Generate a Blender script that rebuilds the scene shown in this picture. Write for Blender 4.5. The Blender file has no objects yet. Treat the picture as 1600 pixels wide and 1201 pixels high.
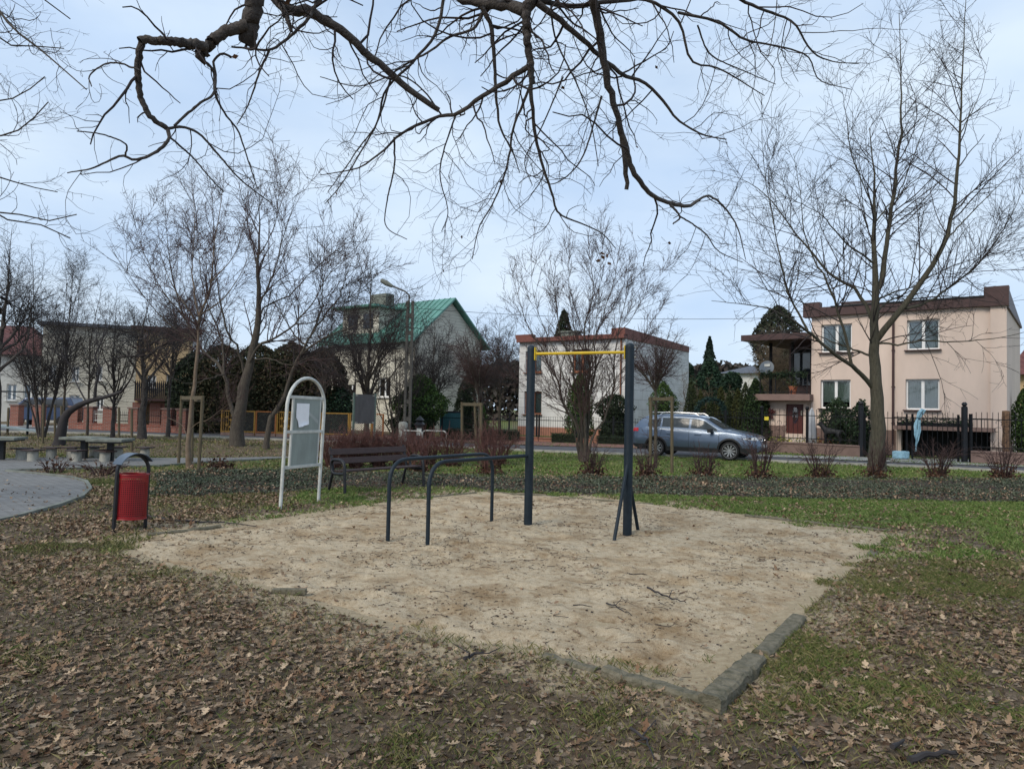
import bpy, bmesh, math, random
import numpy as np
from mathutils import Vector, Matrix
rad = math.radians
random.seed(7); RNG = np.random.default_rng(7)
S = bpy.context.scene
COL = S.collection
# ---------------------------------------------------------------- camera
EYE = 1.7; FPX = 1111.0; PITCH = math.atan(37.5/FPX); ROLL = rad(1.2)
F0 = np.array([0, math.cos(PITCH), math.sin(PITCH)])
R0 = np.array([1., 0, 0]); U0 = np.array([0, -math.sin(PITCH), math.cos(PITCH)])
RT = math.cos(ROLL)*R0 + math.sin(ROLL)*U0
UP = math.cos(ROLL)*U0 - math.sin(ROLL)*R0
cam_d = bpy.data.cameras.new('camera'); cam = bpy.data.objects.new('camera', cam_d); COL.objects.link(cam)
cam_d.sensor_width = 36; cam_d.lens = 36*FPX/1600; cam_d.clip_end = 3000; cam_d.clip_start = .05
cam.matrix_world = Matrix(((RT[0], UP[0], -F0[0], 0), (RT[1], UP[1], -F0[1], 0), (RT[2], UP[2], -F0[2], EYE), (0, 0, 0, 1)))
S.camera = cam
# ---------------------------------------------------------------- world, sun, exposure
SUN_EL, SUN_AZ = rad(38), rad(-140)
w = bpy.data.worlds.new("World"); S.world = w; w.use_nodes = True
nt = w.node_tree; nt.nodes.clear()
def N(t, typ, **kw):
    n = t.nodes.new(typ)
    for k, v in kw.items():
        if k.startswith('i_'):
            key = k[2:]
            n.inputs[int(key) if key.isdigit() else key.replace('_', ' ')].default_value = v
        else: setattr(n, k, v)
    return n
sky = N(nt, 'ShaderNodeTexSky', sky_type='NISHITA', sun_disc=False, sun_elevation=SUN_EL, sun_rotation=SUN_AZ, air_density=1.0, dust_density=1.0)
bg1 = N(nt, 'ShaderNodeBackground', i_Strength=.085)
bg2 = N(nt, 'ShaderNodeBackground', i_Strength=1.0)
tc = N(nt, 'ShaderNodeTexCoord'); mp = N(nt, 'ShaderNodeMapping'); mp.inputs['Scale'].default_value = (1.0, 1.0, 2.6)
n1 = N(nt, 'ShaderNodeTexNoise', i_Scale=1.7, i_Detail=6.0, i_Roughness=.55)
rp = N(nt, 'ShaderNodeValToRGB'); rp.color_ramp.elements[0].position = .36; rp.color_ramp.elements[1].position = .64
rp.color_ramp.elements[0].color = (.78, .78, .78, 1); rp.color_ramp.elements[1].color = (.98, .98, .98, 1)
n2 = N(nt, 'ShaderNodeTexNoise', i_Scale=3.2, i_Detail=5.0)
rp2 = N(nt, 'ShaderNodeValToRGB'); rp2.color_ramp.elements[0].position = .3; rp2.color_ramp.elements[1].position = .7
rp2.color_ramp.elements[0].color = (.375, .49, .66, 1); rp2.color_ramp.elements[1].color = (.51, .60, .70, 1)
mx = N(nt, 'ShaderNodeMixShader'); out = N(nt, 'ShaderNodeOutputWorld')
L = nt.links.new
L(tc.outputs['Generated'], mp.inputs[0]); L(mp.outputs[0], n1.inputs[0]); L(mp.outputs[0], n2.inputs[0])
L(n1.outputs[0], rp.inputs[0]); L(n2.outputs[0], rp2.inputs[0]); L(sky.outputs[0], bg1.inputs[0]); L(rp2.outputs[0], bg2.inputs[0])
L(rp.outputs[0], mx.inputs[0]); L(bg1.outputs[0], mx.inputs[1]); L(bg2.outputs[0], mx.inputs[2]); L(mx.outputs[0], out.inputs[0])
sd = bpy.data.lights.new('sun', 'SUN'); sd.energy = 1.5; sd.angle = rad(25); sd.color = (1, .90, .76)
so = bpy.data.objects.new('sun', sd); COL.objects.link(so)
# sky sun_rotation is measured from +Y clockwise seen from above
sdir = Vector((math.sin(SUN_AZ)*math.cos(SUN_EL), math.cos(SUN_AZ)*math.cos(SUN_EL), math.sin(SUN_EL)))
so.rotation_euler = sdir.to_track_quat('Z', 'Y').to_euler(); so.location = (0, -5, 30)
S.view_settings.view_transform = 'Standard'; S.view_settings.look = 'None'; S.view_settings.exposure = 0.6; S.view_settings.gamma = 1
S.cycles.max_bounces = 6; S.cycles.diffuse_bounces = 3; S.cycles.glossy_bounces = 3; S.cycles.transmission_bounces = 4; S.cycles.transparent_max_bounces = 12
# ---------------------------------------------------------------- pixel helpers (photo coordinates 1600x1201 to metres)
O0 = np.array([0, 0, EYE])
def ray(u, v): return F0*FPX + RT*(u-800) + UP*(600.5-v)
def G(u, v, z=0.):
    d = ray(u, v); return O0 + d*((z-EYE)/d[2])
def P(u, v, Y):
    d = ray(u, v); return O0 + d*(Y/d[1])
def XD(u, Y, v=640): return P(u, v, Y)[0]
# ---------------------------------------------------------------- materials
MATS = {}
def mat(name, col, rough=.8, var=.15, scale=6., bump=.0, bscale=40., metal=0., col2=None, spec=.4, attr=None, detail=6., stretch=None, coat=0., trans=0.):
    if name in MATS: return MATS[name]
    m = bpy.data.materials.new(name); m.use_nodes = True; t = m.node_tree; b = t.nodes['Principled BSDF']
    b.inputs['Roughness'].default_value = rough; b.inputs['Metallic'].default_value = metal; b.inputs['Specular IOR Level'].default_value = spec
    b.inputs['Coat Weight'].default_value = coat
    tcn = N(t, 'ShaderNodeTexCoord'); src = tcn.outputs['Object']
    if stretch:
        mpn = N(t, 'ShaderNodeMapping'); mpn.inputs['Scale'].default_value = stretch; t.links.new(src, mpn.inputs[0]); src = mpn.outputs[0]
    nz = N(t, 'ShaderNodeTexNoise', i_Scale=scale, i_Detail=detail, i_Roughness=.62); t.links.new(src, nz.inputs[0])
    r = N(t, 'ShaderNodeValToRGB'); r.color_ramp.elements[0].position = .32; r.color_ramp.elements[1].position = .68
    c2 = col2 if col2 else tuple(min(1, c*(1+var)) for c in col)
    c1 = col if col2 else tuple(c*(1-var) for c in col)
    r.color_ramp.elements[0].color = (*c1, 1); r.color_ramp.elements[1].color = (*c2, 1)
    t.links.new(nz.outputs[0], r.inputs[0]); colout = r.outputs[0]
    if attr:
        a = N(t, 'ShaderNodeAttribute', attribute_name=attr)
        mm = N(t, 'ShaderNodeMix', data_type='RGBA', blend_type='MULTIPLY'); mm.inputs[0].default_value = 1
        t.links.new(colout, mm.inputs[6]); t.links.new(a.outputs['Color'], mm.inputs[7]); colout = mm.outputs[2]
    t.links.new(colout, b.inputs['Base Color'])
    if bump > 0:
        nb = N(t, 'ShaderNodeTexNoise', i_Scale=bscale, i_Detail=5.0); t.links.new(src, nb.inputs[0])
        bp = N(t, 'ShaderNodeBump', i_Strength=min(1, bump), i_Distance=.02); t.links.new(nb.outputs[0], bp.inputs['Height']); t.links.new(bp.outputs[0], b.inputs['Normal'])
    MATS[name] = m; return m
def brickmat(name, c1, c2, mortar, bw=.25, bh=.08, rough=.85, mort=.012, axis='XZ', bump=.3, offset=.5):
    if name in MATS: return MATS[name]
    m = bpy.data.materials.new(name); m.use_nodes = True; t = m.node_tree; b = t.nodes['Principled BSDF']; b.inputs['Roughness'].default_value = rough
    tcn = N(t, 'ShaderNodeTexCoord'); sp = N(t, 'ShaderNodeSeparateXYZ'); cb = N(t, 'ShaderNodeCombineXYZ'); t.links.new(tcn.outputs['Object'], sp.inputs[0])
    if axis == 'XZ':
        ad = N(t, 'ShaderNodeMath', operation='ADD'); t.links.new(sp.outputs[0], ad.inputs[0]); t.links.new(sp.outputs[1], ad.inputs[1])
        t.links.new(ad.outputs[0], cb.inputs[0]); t.links.new(sp.outputs[2], cb.inputs[1])
    else:
        t.links.new(sp.outputs[0], cb.inputs[0]); t.links.new(sp.outputs[1], cb.inputs[1])
    br = N(t, 'ShaderNodeTexBrick', offset=offset); br.inputs['Scale'].default_value = 1; br.inputs['Brick Width'].default_value = bw; br.inputs['Row Height'].default_value = bh
    br.inputs['Mortar Size'].default_value = mort; br.inputs['Color1'].default_value = (*c1, 1); br.inputs['Color2'].default_value = (*c2, 1); br.inputs['Mortar'].default_value = (*mortar, 1)
    t.links.new(cb.outputs[0], br.inputs[0])
    nz = N(t, 'ShaderNodeTexNoise', i_Scale=1.3, i_Detail=8.0); t.links.new(tcn.outputs['Object'], nz.inputs[0])
    r = N(t, 'ShaderNodeValToRGB'); r.color_ramp.elements[0].color = (.6, .58, .55, 1); r.color_ramp.elements[1].color = (1.15, 1.15, 1.15, 1); t.links.new(nz.outputs[0], r.inputs[0])
    mm = N(t, 'ShaderNodeMix', data_type='RGBA', blend_type='MULTIPLY'); mm.inputs[0].default_value = .8
    t.links.new(br.outputs[0], mm.inputs[6]); t.links.new(r.outputs[0], mm.inputs[7]); t.links.new(mm.outputs[2], b.inputs['Base Color'])
    bp = N(t, 'ShaderNodeBump', i_Strength=bump, i_Distance=.01); bp.invert = True; t.links.new(br.outputs['Fac'], bp.inputs['Height']); t.links.new(bp.outputs[0], b.inputs['Normal'])
    MATS[name] = m; return m
def glassmat(name, tint=(.75, .82, .85), gloss=.25):
    if name in MATS: return MATS[name]
    m = bpy.data.materials.new(name); m.use_nodes = True; t = m.node_tree; t.nodes.clear()
    o = N(t, 'ShaderNodeOutputMaterial'); tr = N(t, 'ShaderNodeBsdfTransparent'); tr.inputs[0].default_value = (*tint, 1)
    gl = N(t, 'ShaderNodeBsdfGlossy'); gl.inputs['Roughness'].default_value = .03; fr = N(t, 'ShaderNodeFresnel'); fr.inputs[0].default_value = 1.5
    ad = N(t, 'ShaderNodeMath', operation='ADD'); ad.inputs[1].default_value = gloss; t.links.new(fr.outputs[0], ad.inputs[0])
    mxx = N(t, 'ShaderNodeMixShader'); t.links.new(ad.outputs[0], mxx.inputs[0]); t.links.new(tr.outputs[0], mxx.inputs[1]); t.links.new(gl.outputs[0], mxx.inputs[2]); t.links.new(mxx.outputs[0], o.inputs[0])
    MATS[name] = m; return m
def attrmat(name, attr='Col', rough=.8, trans=.0, spec=.3):
    if name in MATS: return MATS[name]
    m = bpy.data.materials.new(name); m.use_nodes = True; t = m.node_tree; b = t.nodes['Principled BSDF']; b.inputs['Roughness'].default_value = rough
    b.inputs['Specular IOR Level'].default_value = spec
    a = N(t, 'ShaderNodeAttribute', attribute_name=attr); nz = N(t, 'ShaderNodeTexNoise', i_Scale=35.0, i_Detail=3.0)
    r = N(t, 'ShaderNodeValToRGB'); r.color_ramp.elements[0].color = (.7, .7, .7, 1); r.color_ramp.elements[1].color = (1.2, 1.2, 1.2, 1)
    tcn = N(t, 'ShaderNodeTexCoord'); t.links.new(tcn.outputs['Object'], nz.inputs[0]); t.links.new(nz.outputs[0], r.inputs[0])
    mm = N(t, 'ShaderNodeMix', data_type='RGBA', blend_type='MULTIPLY'); mm.inputs[0].default_value = 1
    t.links.new(a.outputs['Color'], mm.inputs[6]); t.links.new(r.outputs[0], mm.inputs[7]); t.links.new(mm.outputs[2], b.inputs['Base Color'])
    MATS[name] = m; return m
M_post = mat('powder coated navy steel', (.006, .013, .021), .5, .35, 11, .25, 120, spec=.3, col2=(.013, .024, .034), detail=9)
M_yel = mat('yellow painted steel', (.62, .42, .015), .42, .12, 9, .1, 200)
M_black = mat('black painted metal', (.012, .013, .016), .45, .3, 10, .1, 150)
M_fence = mat('black iron', (.008, .009, .011), .55, .3, 10, spec=.25)
M_red = None
M_white = mat('white frame paint', (.50, .51, .48), .5, .22, 5, .1, 80)
M_upvc = mat('white window plastic', (.78, .78, .77), .4, .05, 3)
M_bench = mat('dark brown plank', (.040, .022, .020), .5, .35, 5, .3, 60, stretch=(1.5, 12, 12))
M_conc = mat('concrete', (.33, .32, .28), .9, .25, 6, .4, 60)
M_concd = mat('weathered concrete', (.17, .18, .155), .92, .35, 5, .5, 50)
M_stake = mat('weathered stake wood', (.105, .085, .052), .9, .35, 5, .4, 40, stretch=(10, 10, 1))
M_beam = mat('mossy grey timber', (.075, .072, .045), .95, .4, 18, .9, 60, col2=(.20, .175, .125), detail=10)
M_bark = mat('grey brown bark', (.045, .037, .030), .95, .45, 6, .9, 30, stretch=(6, 6, 1.2), col2=(.12, .102, .08))
M_barkd = mat('dark oak bark', (.040, .033, .031), .95, .4, 9, .9, 45, col2=(.10, .088, .078))
M_barkg = mat('olive grey bark', (.045, .040, .029), .95, .35, 5, .8, 30, stretch=(5, 5, 1), col2=(.095, .088, .062))
M_twig = mat('dark twigs', (.036, .028, .028), .9, .3, 3)
M_twigr = mat('reddish twigs', (.062, .036, .033), .9, .3, 3)
M_twigp = mat('purple brown shoots', (.105, .047, .040), .85, .35, 6)
M_twigb = mat('blackish twigs', (.034, .030, .031), .9, .3, 3)
M_pink = mat('salmon render', (.66, .53, .45), .9, .075, 1.1, .25, 90, stretch=(1, 1, .35), detail=9)
M_maroon = mat('maroon sheet metal', (.060, .030, .028), .5, .2, 3)
M_brownst = mat('brown plinth', (.20, .135, .115), .9, .15, 3, .2, 60)
M_cream = brickmat('cream siding', (.62, .60, .52), (.57, .55, .47), (.34, .33, .28), 3.0, .2, .85, .012)
M_cream2 = mat('cream render', (.58, .55, .46), .9, .1, .8, .2, 60)
M_ochre = mat('ochre render', (.48, .35, .20), .9, .08, .8, .2, 60)
M_whwall = brickmat('white facing slabs', (.76, .76, .75), (.69, .69, .68), (.45, .44, .43), 1.2, .6, .8, .014)
M_redbr = brickmat('red brick', (.30, .085, .05), (.22, .06, .04), (.25, .2, .17), .25, .08)
M_greenroof = mat('green roof sheet', (.095, .24, .195), .4, .2, 1.5, .0)
M_redroof = brickmat('red roof tile', (.16, .055, .045), (.12, .042, .036), (.09, .02, .02), .3, .3, .7, .02)
M_greyroof = mat('grey roof felt', (.09, .10, .12), .8, .15, 2)
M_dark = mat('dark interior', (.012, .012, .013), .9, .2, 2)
M_doorw = mat('mahogany door', (.085, .022, .018), .4, .3, 4, stretch=(8, 8, 1))
M_winwood = mat('brown window wood', (.20, .075, .035), .5, .2, 6)
M_curt = mat('net curtain', (.42, .47, .44), .9, .25, 14, stretch=(9, 9, .4))
M_blind = mat('pale blind', (.55, .60, .47), .8, .08, 12, stretch=(.3, .3, 12))
M_glass = glassmat('window glass', (.7, .76, .78), .10)
M_glassd = mat('dark glass', (.03, .035, .04), .05, .2, 2, spec=.9)
M_asph = mat('asphalt', (.075, .075, .08), .9, .2, 3, .3, 90)
M_blue = mat('pale blue cloth', (.30, .50, .60), .85, .2, 12, .2, 60)
M_paper = mat('white paper', (.82, .83, .86), .8, .04, 8)
M_tyre = mat('tyre rubber', (.015, .015, .016), .85, .2, 10)
# ---------------------------------------------------------------- mesh helpers
def link(name, me, m, parent=None, loc=None):
    o = bpy.data.objects.new(name, me); COL.objects.link(o)
    if m is not None: me.materials.append(m)
    if parent is not None: o.parent = parent
    if loc is not None: o.location = loc
    return o
def np_mesh(name, V, Fq, smooth=False, col=None, uv=None):
    V = np.asarray(V, dtype=np.float32); Fq = np.asarray(Fq, dtype=np.int32); k = Fq.shape[1]
    me = bpy.data.meshes.new(name); me.vertices.add(len(V)); me.vertices.foreach_set('co', V.ravel())
    me.loops.add(Fq.size); me.loops.foreach_set('vertex_index', Fq.ravel())
    me.polygons.add(len(Fq)); me.polygons.foreach_set('loop_start', np.arange(0, Fq.size, k, dtype=np.int32))
    me.update(calc_edges=True)
    me.polygons.foreach_set('use_smooth', np.full(len(Fq), smooth, dtype=bool))
    if col is not None:
        a = me.color_attributes.new('Col', 'FLOAT_COLOR', 'POINT'); c = np.ones((len(V), 4), dtype=np.float32); c[:, :3] = col; a.data.foreach_set('color', c.ravel())
    return me
class MB:
    def __init__(s): s.v = []; s.f = []; s.uv = None
    def add(s, v, f):
        o = len(s.v); s.v += [tuple(map(float, p)) for p in v]; s.f += [tuple(i+o for i in q) for q in f]; return s
    def box(s, c, d, rz=0., M=None):
        x, y, z = [q/2 for q in d]; v = [Vector((a*x, b*y, e*z)) for a in (-1, 1) for b in (-1, 1) for e in (-1, 1)]
        R = M if M is not None else Matrix.Rotation(rz, 3, 'Z'); C = Vector(c)
        return s.add([R@p+C for p in v], [(0, 1, 3, 2), (4, 6, 7, 5), (0, 4, 5, 1), (2, 3, 7, 6), (0, 2, 6, 4), (1, 5, 7, 3)])
    def bar(s, a, b, wd, th, upv=(0, 0, 1)):
        a = Vector(a); b = Vector(b); d = (b-a); l = d.length; d.normalize(); u = Vector(upv); x = d.cross(u)
        if x.length < 1e-4: x = d.cross(Vector((1, 0, 0)))
        x.normalize(); y = x.cross(d).normalized(); R = Matrix((x, d, y)).transposed()
        return s.box((a+b)/2, (wd, l, th), M=R)
    def tube(s, pts, r, n=10, cap=True):
        pts = [Vector(p) for p in pts]; m = len(pts); rr = r if hasattr(r, '__len__') else [r]*m
        T = [(pts[min(i+1, m-1)]-pts[max(i-1, 0)]).normalized() for i in range(m)]
        ref = Vector((0, 0, 1)) if abs(T[0].z) < .9 else Vector((1, 0, 0)); a = T[0].cross(ref).normalized(); v = []
        for i in range(m):
            a = (a - T[i]*a.dot(T[i])).normalized(); b = T[i].cross(a)
            for k in range(n):
                t = 2*math.pi*k/n; v.append(pts[i]+(a*math.cos(t)+b*math.sin(t))*rr[i])
        f = [(i*n+k, i*n+(k+1) % n, (i+1)*n+(k+1) % n, (i+1)*n+k) for i in range(m-1) for k in range(n)]
        if cap: f += [tuple(range(n-1, -1, -1)), tuple(range((m-1)*n, m*n))]
        return s.add(v, f)
    def lathe(s, prof, c=(0, 0, 0), n=20, axis='Z', cap=True, M=None):
        v = []
        for r, z in prof:
            for k in range(n):
                t = 2*math.pi*k/n; p = Vector((r*math.cos(t), r*math.sin(t), z))
                if axis == 'Y': p = Vector((p.x, p.z, p.y))
                if M is not None: p = M@p
                v.append(p+Vector(c))
        m = len(prof); f = [(i*n+k, i*n+(k+1) % n, (i+1)*n+(k+1) % n, (i+1)*n+k) for i in range(m-1) for k in range(n)]
        if cap: f += [tuple(range(n-1, -1, -1)), tuple(range((m-1)*n, m*n))]
        return s.add(v, f)
    def prism(s, poly, y0, y1):           # poly in XZ, extruded along Y
        n = len(poly); v = [(x, y0, z) for x, z in poly]+[(x, y1, z) for x, z in poly]
        return s.add(v, [tuple(range(n)), tuple(range(2*n-1, n-1, -1))]+[(i, i+n, (i+1) % n+n, (i+1) % n) for i in range(n)])
    def slab(s, poly, z0, z1):            # poly in XY
        n = len(poly); v = [(x, y, z0) for x, y in poly]+[(x, y, z1) for x, y in poly]
        return s.add(v, [tuple(range(n-1, -1, -1)), tuple(range(n, 2*n))]+[(i, (i+1) % n, (i+1) % n+n, i+n) for i in range(n)])
    def build(s, name, m, parent=None, smooth=False, bevel=0., loc=None):
        me = bpy.data.meshes.new(name); me.from_pydata(s.v, [], s.f); me.update()
        bm = bmesh.new(); bm.from_mesh(me); bmesh.ops.recalc_face_normals(bm, faces=bm.faces)
        if bevel > 0:
            bmesh.ops.bevel(bm, geom=[e for e in bm.edges if e.calc_face_angle(0) > .6], offset=bevel, segments=2, profile=.6, affect='EDGES')
        bm.to_mesh(me); bm.free()
        if smooth:
            for p in me.polygons: p.use_smooth = True
            try: me.set_sharp_from_angle(angle=rad(40))
            except Exception: pass
        return link(name, me, m, parent, loc)
def tag(o, label=None, cat=None, group=None, kind=None):
    if label: o['label'] = label
    if cat: o['category'] = cat
    if group: o['group'] = group
    if kind: o['kind'] = kind
    return o
def thing(name, label, cat, loc=(0, 0, 0), rz=0., group=None):
    o = bpy.data.objects.new(name, None); COL.objects.link(o); o.location = Vector([float(q) for q in loc]); o.rotation_euler = (0, 0, rz); o.empty_display_size = .2
    return tag(o, label, cat, group)
def copy_tree(o, parent=None):
    c = o.copy(); COL.objects.link(c); c.parent = parent
    for ch in list(o.children): copy_tree(ch, c)
    return c
# ---------------------------------------------------------------- noise and zones
_tab = np.random.default_rng(3).random((256, 256))
def vnoise(x, y):
    x = np.asarray(x, float); y = np.asarray(y, float); xi = np.floor(x).astype(int); yi = np.floor(y).astype(int); fx = x-xi; fy = y-yi
    fx = fx*fx*(3-2*fx); fy = fy*fy*(3-2*fy); g = lambda a, b: _tab[a & 255, b & 255]
    return (g(xi, yi)*(1-fx)+g(xi+1, yi)*fx)*(1-fy)+(g(xi, yi+1)*(1-fx)+g(xi+1, yi+1)*fx)*fy
def fbm(x, y, o=4):
    s = 0; a = .5
    for i in range(o): s = s+a*vnoise(x*2**i+17*i, y*2**i+31*i); a *= .5
    return s/(1-.5**o)
def polyd(px, py, poly):                  # signed distance, positive inside
    px = np.asarray(px, float); py = np.asarray(py, float); d = np.full(px.shape, 1e9); ins = np.zeros(px.shape, bool); n = len(poly)
    for i in range(n):
        ax, ay = poly[i][:2]; bx, by = poly[(i+1) % n][:2]; ex, ey = bx-ax, by-ay
        t = np.clip(((px-ax)*ex+(py-ay)*ey)/(ex*ex+ey*ey+1e-12), 0, 1); d = np.minimum(d, np.hypot(px-ax-t*ex, py-ay-t*ey))
        c = ((ay > py) != (by > py)) & (px < (bx-ax)*(py-ay)/((by-ay) if by != ay else 1e-12)+ax); ins ^= c
    return np.where(ins, d, -d)
def GP(*pts): return [tuple(G(u, v)[:2]) for u, v in pts]
sstep = lambda a, b, x: (lambda t: t*t*(3-2*t))(np.clip((x-a)/(b-a), 0, 1))
SAND = GP((1106, 1084), (1250, 965), (1390, 835), (1180, 806), (1000, 783), (870, 772), (765, 767), (640, 778), (520, 797), (430, 810), (330, 820), (200, 838), (172, 852), (205, 872), (320, 897), (430, 927), (540, 965), (690, 1004), (840, 1020), (980, 1050), (1085, 1082))
PATH1 = GP((-60, 826), (30, 806), (95, 788), (128, 776), (139, 764), (132, 754), (110, 748), (60, 742), (10, 737), (60, 734), (150, 731), (250, 728), (330, 722), (440, 717), (520, 715), (640, 713), (640, 710), (520, 712), (440, 714), (330, 716), (240, 716), (160, 716), (90, 715), (0, 717), (-250, 722), (-330, 830))
BAND = GP((236, 742), (330, 738), (450, 736), (600, 741), (760, 745), (900, 747), (1100, 748), (1350, 749), (1640, 750), (1640, 787), (1400, 783), (1200, 780), (1000, 774), (850, 771), (740, 765), (660, 757), (560, 762), (430, 770), (300, 777), (240, 778))
ROADN = GP((-500, 672), (0, 675), (150, 678), (345, 684), (440, 688), (600, 694), (700, 699), (850, 706), (960, 710), (1074, 714), (1152, 718), (1230, 723), (1400, 729), (1600, 739), (1900, 756))
ROADF = GP((-500, 664), (0, 667), (150, 670), (345, 678), (440, 681), (600, 686), (700, 691), (850, 697), (960, 700), (1074, 704), (1152, 708), (1230, 715.5), (1400, 723), (1600, 731), (1900, 744))
ROAD = ROADN+ROADF[::-1]
def hgt(x, y):
    x = np.asarray(x, float); y = np.asarray(y, float)
    a = 1-sstep(8.5, 11, y)
    h = (fbm(x*.7+5, y*.7, 3)-.5)*.07*a+(fbm(x*3+9, y*3, 3)-.5)*.02*a
    ds = polyd(x, y, SAND); h = h*(1-.6*sstep(-.3, .2, ds)) - .035*sstep(0.0, .35, ds)
    h = h+.22*np.exp(-((x+15)/9)**2-((y-26.5)/3.0)**2)
    return h
def grassy(x, y):                         # 0..1 how green
    n = fbm(x*.55+3, y*.55+8, 4); n2 = fbm(x*1.9, y*1.9+4, 3)
    u = x/np.maximum(y, .1)
    g = sstep(.46, .68, n*.6+n2*.4)*.6+.06
    right = sstep(.05, .5, u)*sstep(2.5, 10.0, y)
    g = np.maximum(g, right*sstep(.42, .68, n*.5+n2*.5)*.55+.10*right)
    g = np.maximum(g, sstep(10, 12.2, y)*sstep(.0, .35, u)*(.45+.5*n2))      # green strip between sandpit and bed
    g = np.maximum(g, sstep(17.2, 18, y)*(1-sstep(30, 33, y))*(.35+.6*n2)*sstep(-.36, -.12, u))
    g = np.maximum(g, sstep(17.5, 18.2, y)*(.2+.45*n2))
    g = g*(1-.65*sstep(-.05, -.3, u)*(1-sstep(12, 13, y))); g = np.where((y > 22) & (u < -.12), g*.6, g)
    lf = np.exp(-((u+.27)/.13)**2)*sstep(16.3, 16.9, y)*(1-sstep(21.6, 22.6, y)); g = np.maximum(g, lf*.95)
    g = np.maximum(g, .5*n2*np.exp(-((u+.2)/.12)**2-((y-13.2)/1.6)**2)*1.6)
    return np.clip(g, 0, 1)
# ---------------------------------------------------------------- ground
def axis(pts):
    o = []
    for (a, b, st) in pts: o += list(np.arange(a, b, st))
    return np.array(o+[pts[-1][1]])
gx = axis([(-900, -100, 100), (-100, -30, 7), (-30, -14, 1), (-14, -6, .25), (-6, 7, .08), (7, 16, .25), (16, 34, 1), (34, 100, 7), (100, 900, 100)])
gy = axis([(-200, -20, 30), (-20, 2.5, 1.5), (2.5, 13, .08), (13, 34, .3), (34, 60, 2), (60, 900, 60)])
X, Y = np.meshgrid(gx, gy); Xf, Yf = X.ravel(), Y.ravel(); Z = hgt(Xf, Yf)
nx, ny = len(gx), len(gy); ii = np.arange((ny-1)*(nx-1)); r_, c_ = ii//(nx-1), ii % (nx-1); a_ = r_*nx+c_
FQ = np.stack([a_, a_+1, a_+nx+1, a_+nx], 1)
gcol = np.zeros((len(Xf), 3)); gcol[:, 0] = grassy(Xf, Yf)
dsd = polyd(Xf, Yf, SAND); gcol[:, 1] = np.clip(sstep(-.85, -.05, dsd+(fbm(Xf*2.2, Yf*2.2)-.5)*1.1), 0, 1)
bandd = polyd(Xf, Yf, BAND); gcol[:, 2] = sstep(-.15, .2, bandd)
gme = np_mesh('ground', np.stack([Xf, Yf, Z], 1), FQ, True, gcol)
def ground_material():
    m = bpy.data.materials.new('leafy soil and grass'); m.use_nodes = True; t = m.node_tree; b = t.nodes['Principled BSDF']; b.inputs['Roughness'].default_value = .92; b.inputs['Specular IOR Level'].default_value = .25
    tcn = N(t, 'ShaderNodeTexCoord'); co = tcn.outputs['Object']
    def ns(sc, d=6., rough=.6):
        n = N(t, 'ShaderNodeTexNoise', i_Scale=sc, i_Detail=d, i_Roughness=rough); t.links.new(co, n.inputs[0]); return n.outputs[0]
    def ramp(src, stops):
        r = N(t, 'ShaderNodeValToRGB'); e = r.color_ramp.elements; e[0].position = stops[0][0]; e[0].color = (*stops[0][1], 1); e[1].position = stops[-1][0]; e[1].color = (*stops[-1][1], 1)
        for p, c in stops[1:-1]: q = e.new(p); q.color = (*c, 1)
        t.links.new(src, r.inputs[0]); return r.outputs[0]
    def mix(f, a, bb, mode='MIX'):
        n = N(t, 'ShaderNodeMix', data_type='RGBA', blend_type=mode)
        if hasattr(f, 'links') or not isinstance(f, float): t.links.new(f, n.inputs[0])
        else: n.inputs[0].default_value = f
        t.links.new(a, n.inputs[6]); t.links.new(bb, n.inputs[7]); return n.outputs[2]
    soil = ramp(ns(9, 9, .7), [(.3, (.042, .030, .019)), (.5, (.105, .077, .050)), (.7, (.18, .135, .09))])
    vor = N(t, 'ShaderNodeTexVoronoi'); vor.inputs['Scale'].default_value = 16.; t.links.new(co, vor.inputs[0])
    lit = ramp(vor.outputs['Color'], [(.2, (.06, .038, .022)), (.5, (.15, .105, .065)), (.8, (.24, .18, .125))])
    soil = mix(ramp(ns(3.2, 8, .7), [(.42, (0, 0, 0)), (.6, (.75,)*3)]), soil, lit)
    grass = ramp(ns(22, 8, .75), [(.3, (.04, .055, .014)), (.5, (.095, .115, .035)), (.72, (.18, .16, .065))])
    grassb = ramp(ns(2.0, 5), [(.35, (.75, 1.05, .7)), (.65, (1.35, 1.1, .95))])
    grass = mix(1.0, grass, grassb, 'MULTIPLY')
    sand = ramp(ns(14, 9, .7), [(.3, (.30, .225, .135)), (.7, (.48, .395, .265))])
    at = N(t, 'ShaderNodeAttribute', attribute_name='Col'); sp = N(t, 'ShaderNodeSeparateColor'); t.links.new(at.outputs['Color'], sp.inputs[0])
    def thr(o, sc, lo, hi, k=.9):
        ad = N(t, 'ShaderNodeMath', operation='MULTIPLY_ADD'); t.links.new(ns(sc, 8, .75), ad.inputs[0]); ad.inputs[1].default_value = k; t.links.new(o, ad.inputs[2])
        mr = N(t, 'ShaderNodeMapRange'); mr.inputs[1].default_value = lo; mr.inputs[2].default_value = hi; t.links.new(ad.outputs[0], mr.inputs[0]); return mr.outputs[0]
    c = mix(thr(sp.outputs[0], 7, .70, 1.0), soil, grass)
    c = mix(thr(sp.outputs[1], 11, .75, 1.15), c, sand)
    bed = ramp(ns(12, 8), [(.35, (.03, .024, .018)), (.65, (.085, .062, .048))])
    c = mix(sp.outputs[2], c, bed)
    t.links.new(c, b.inputs['Base Color'])
    b1 = N(t, 'ShaderNodeBump', i_Strength=.8, i_Distance=.03); t.links.new(ns(30, 10, .75), b1.inputs['Height']); t.links.new(b1.outputs[0], b.inputs['Normal'])
    return m
tag(link('ground', gme, ground_material()), kind='structure')
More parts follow.
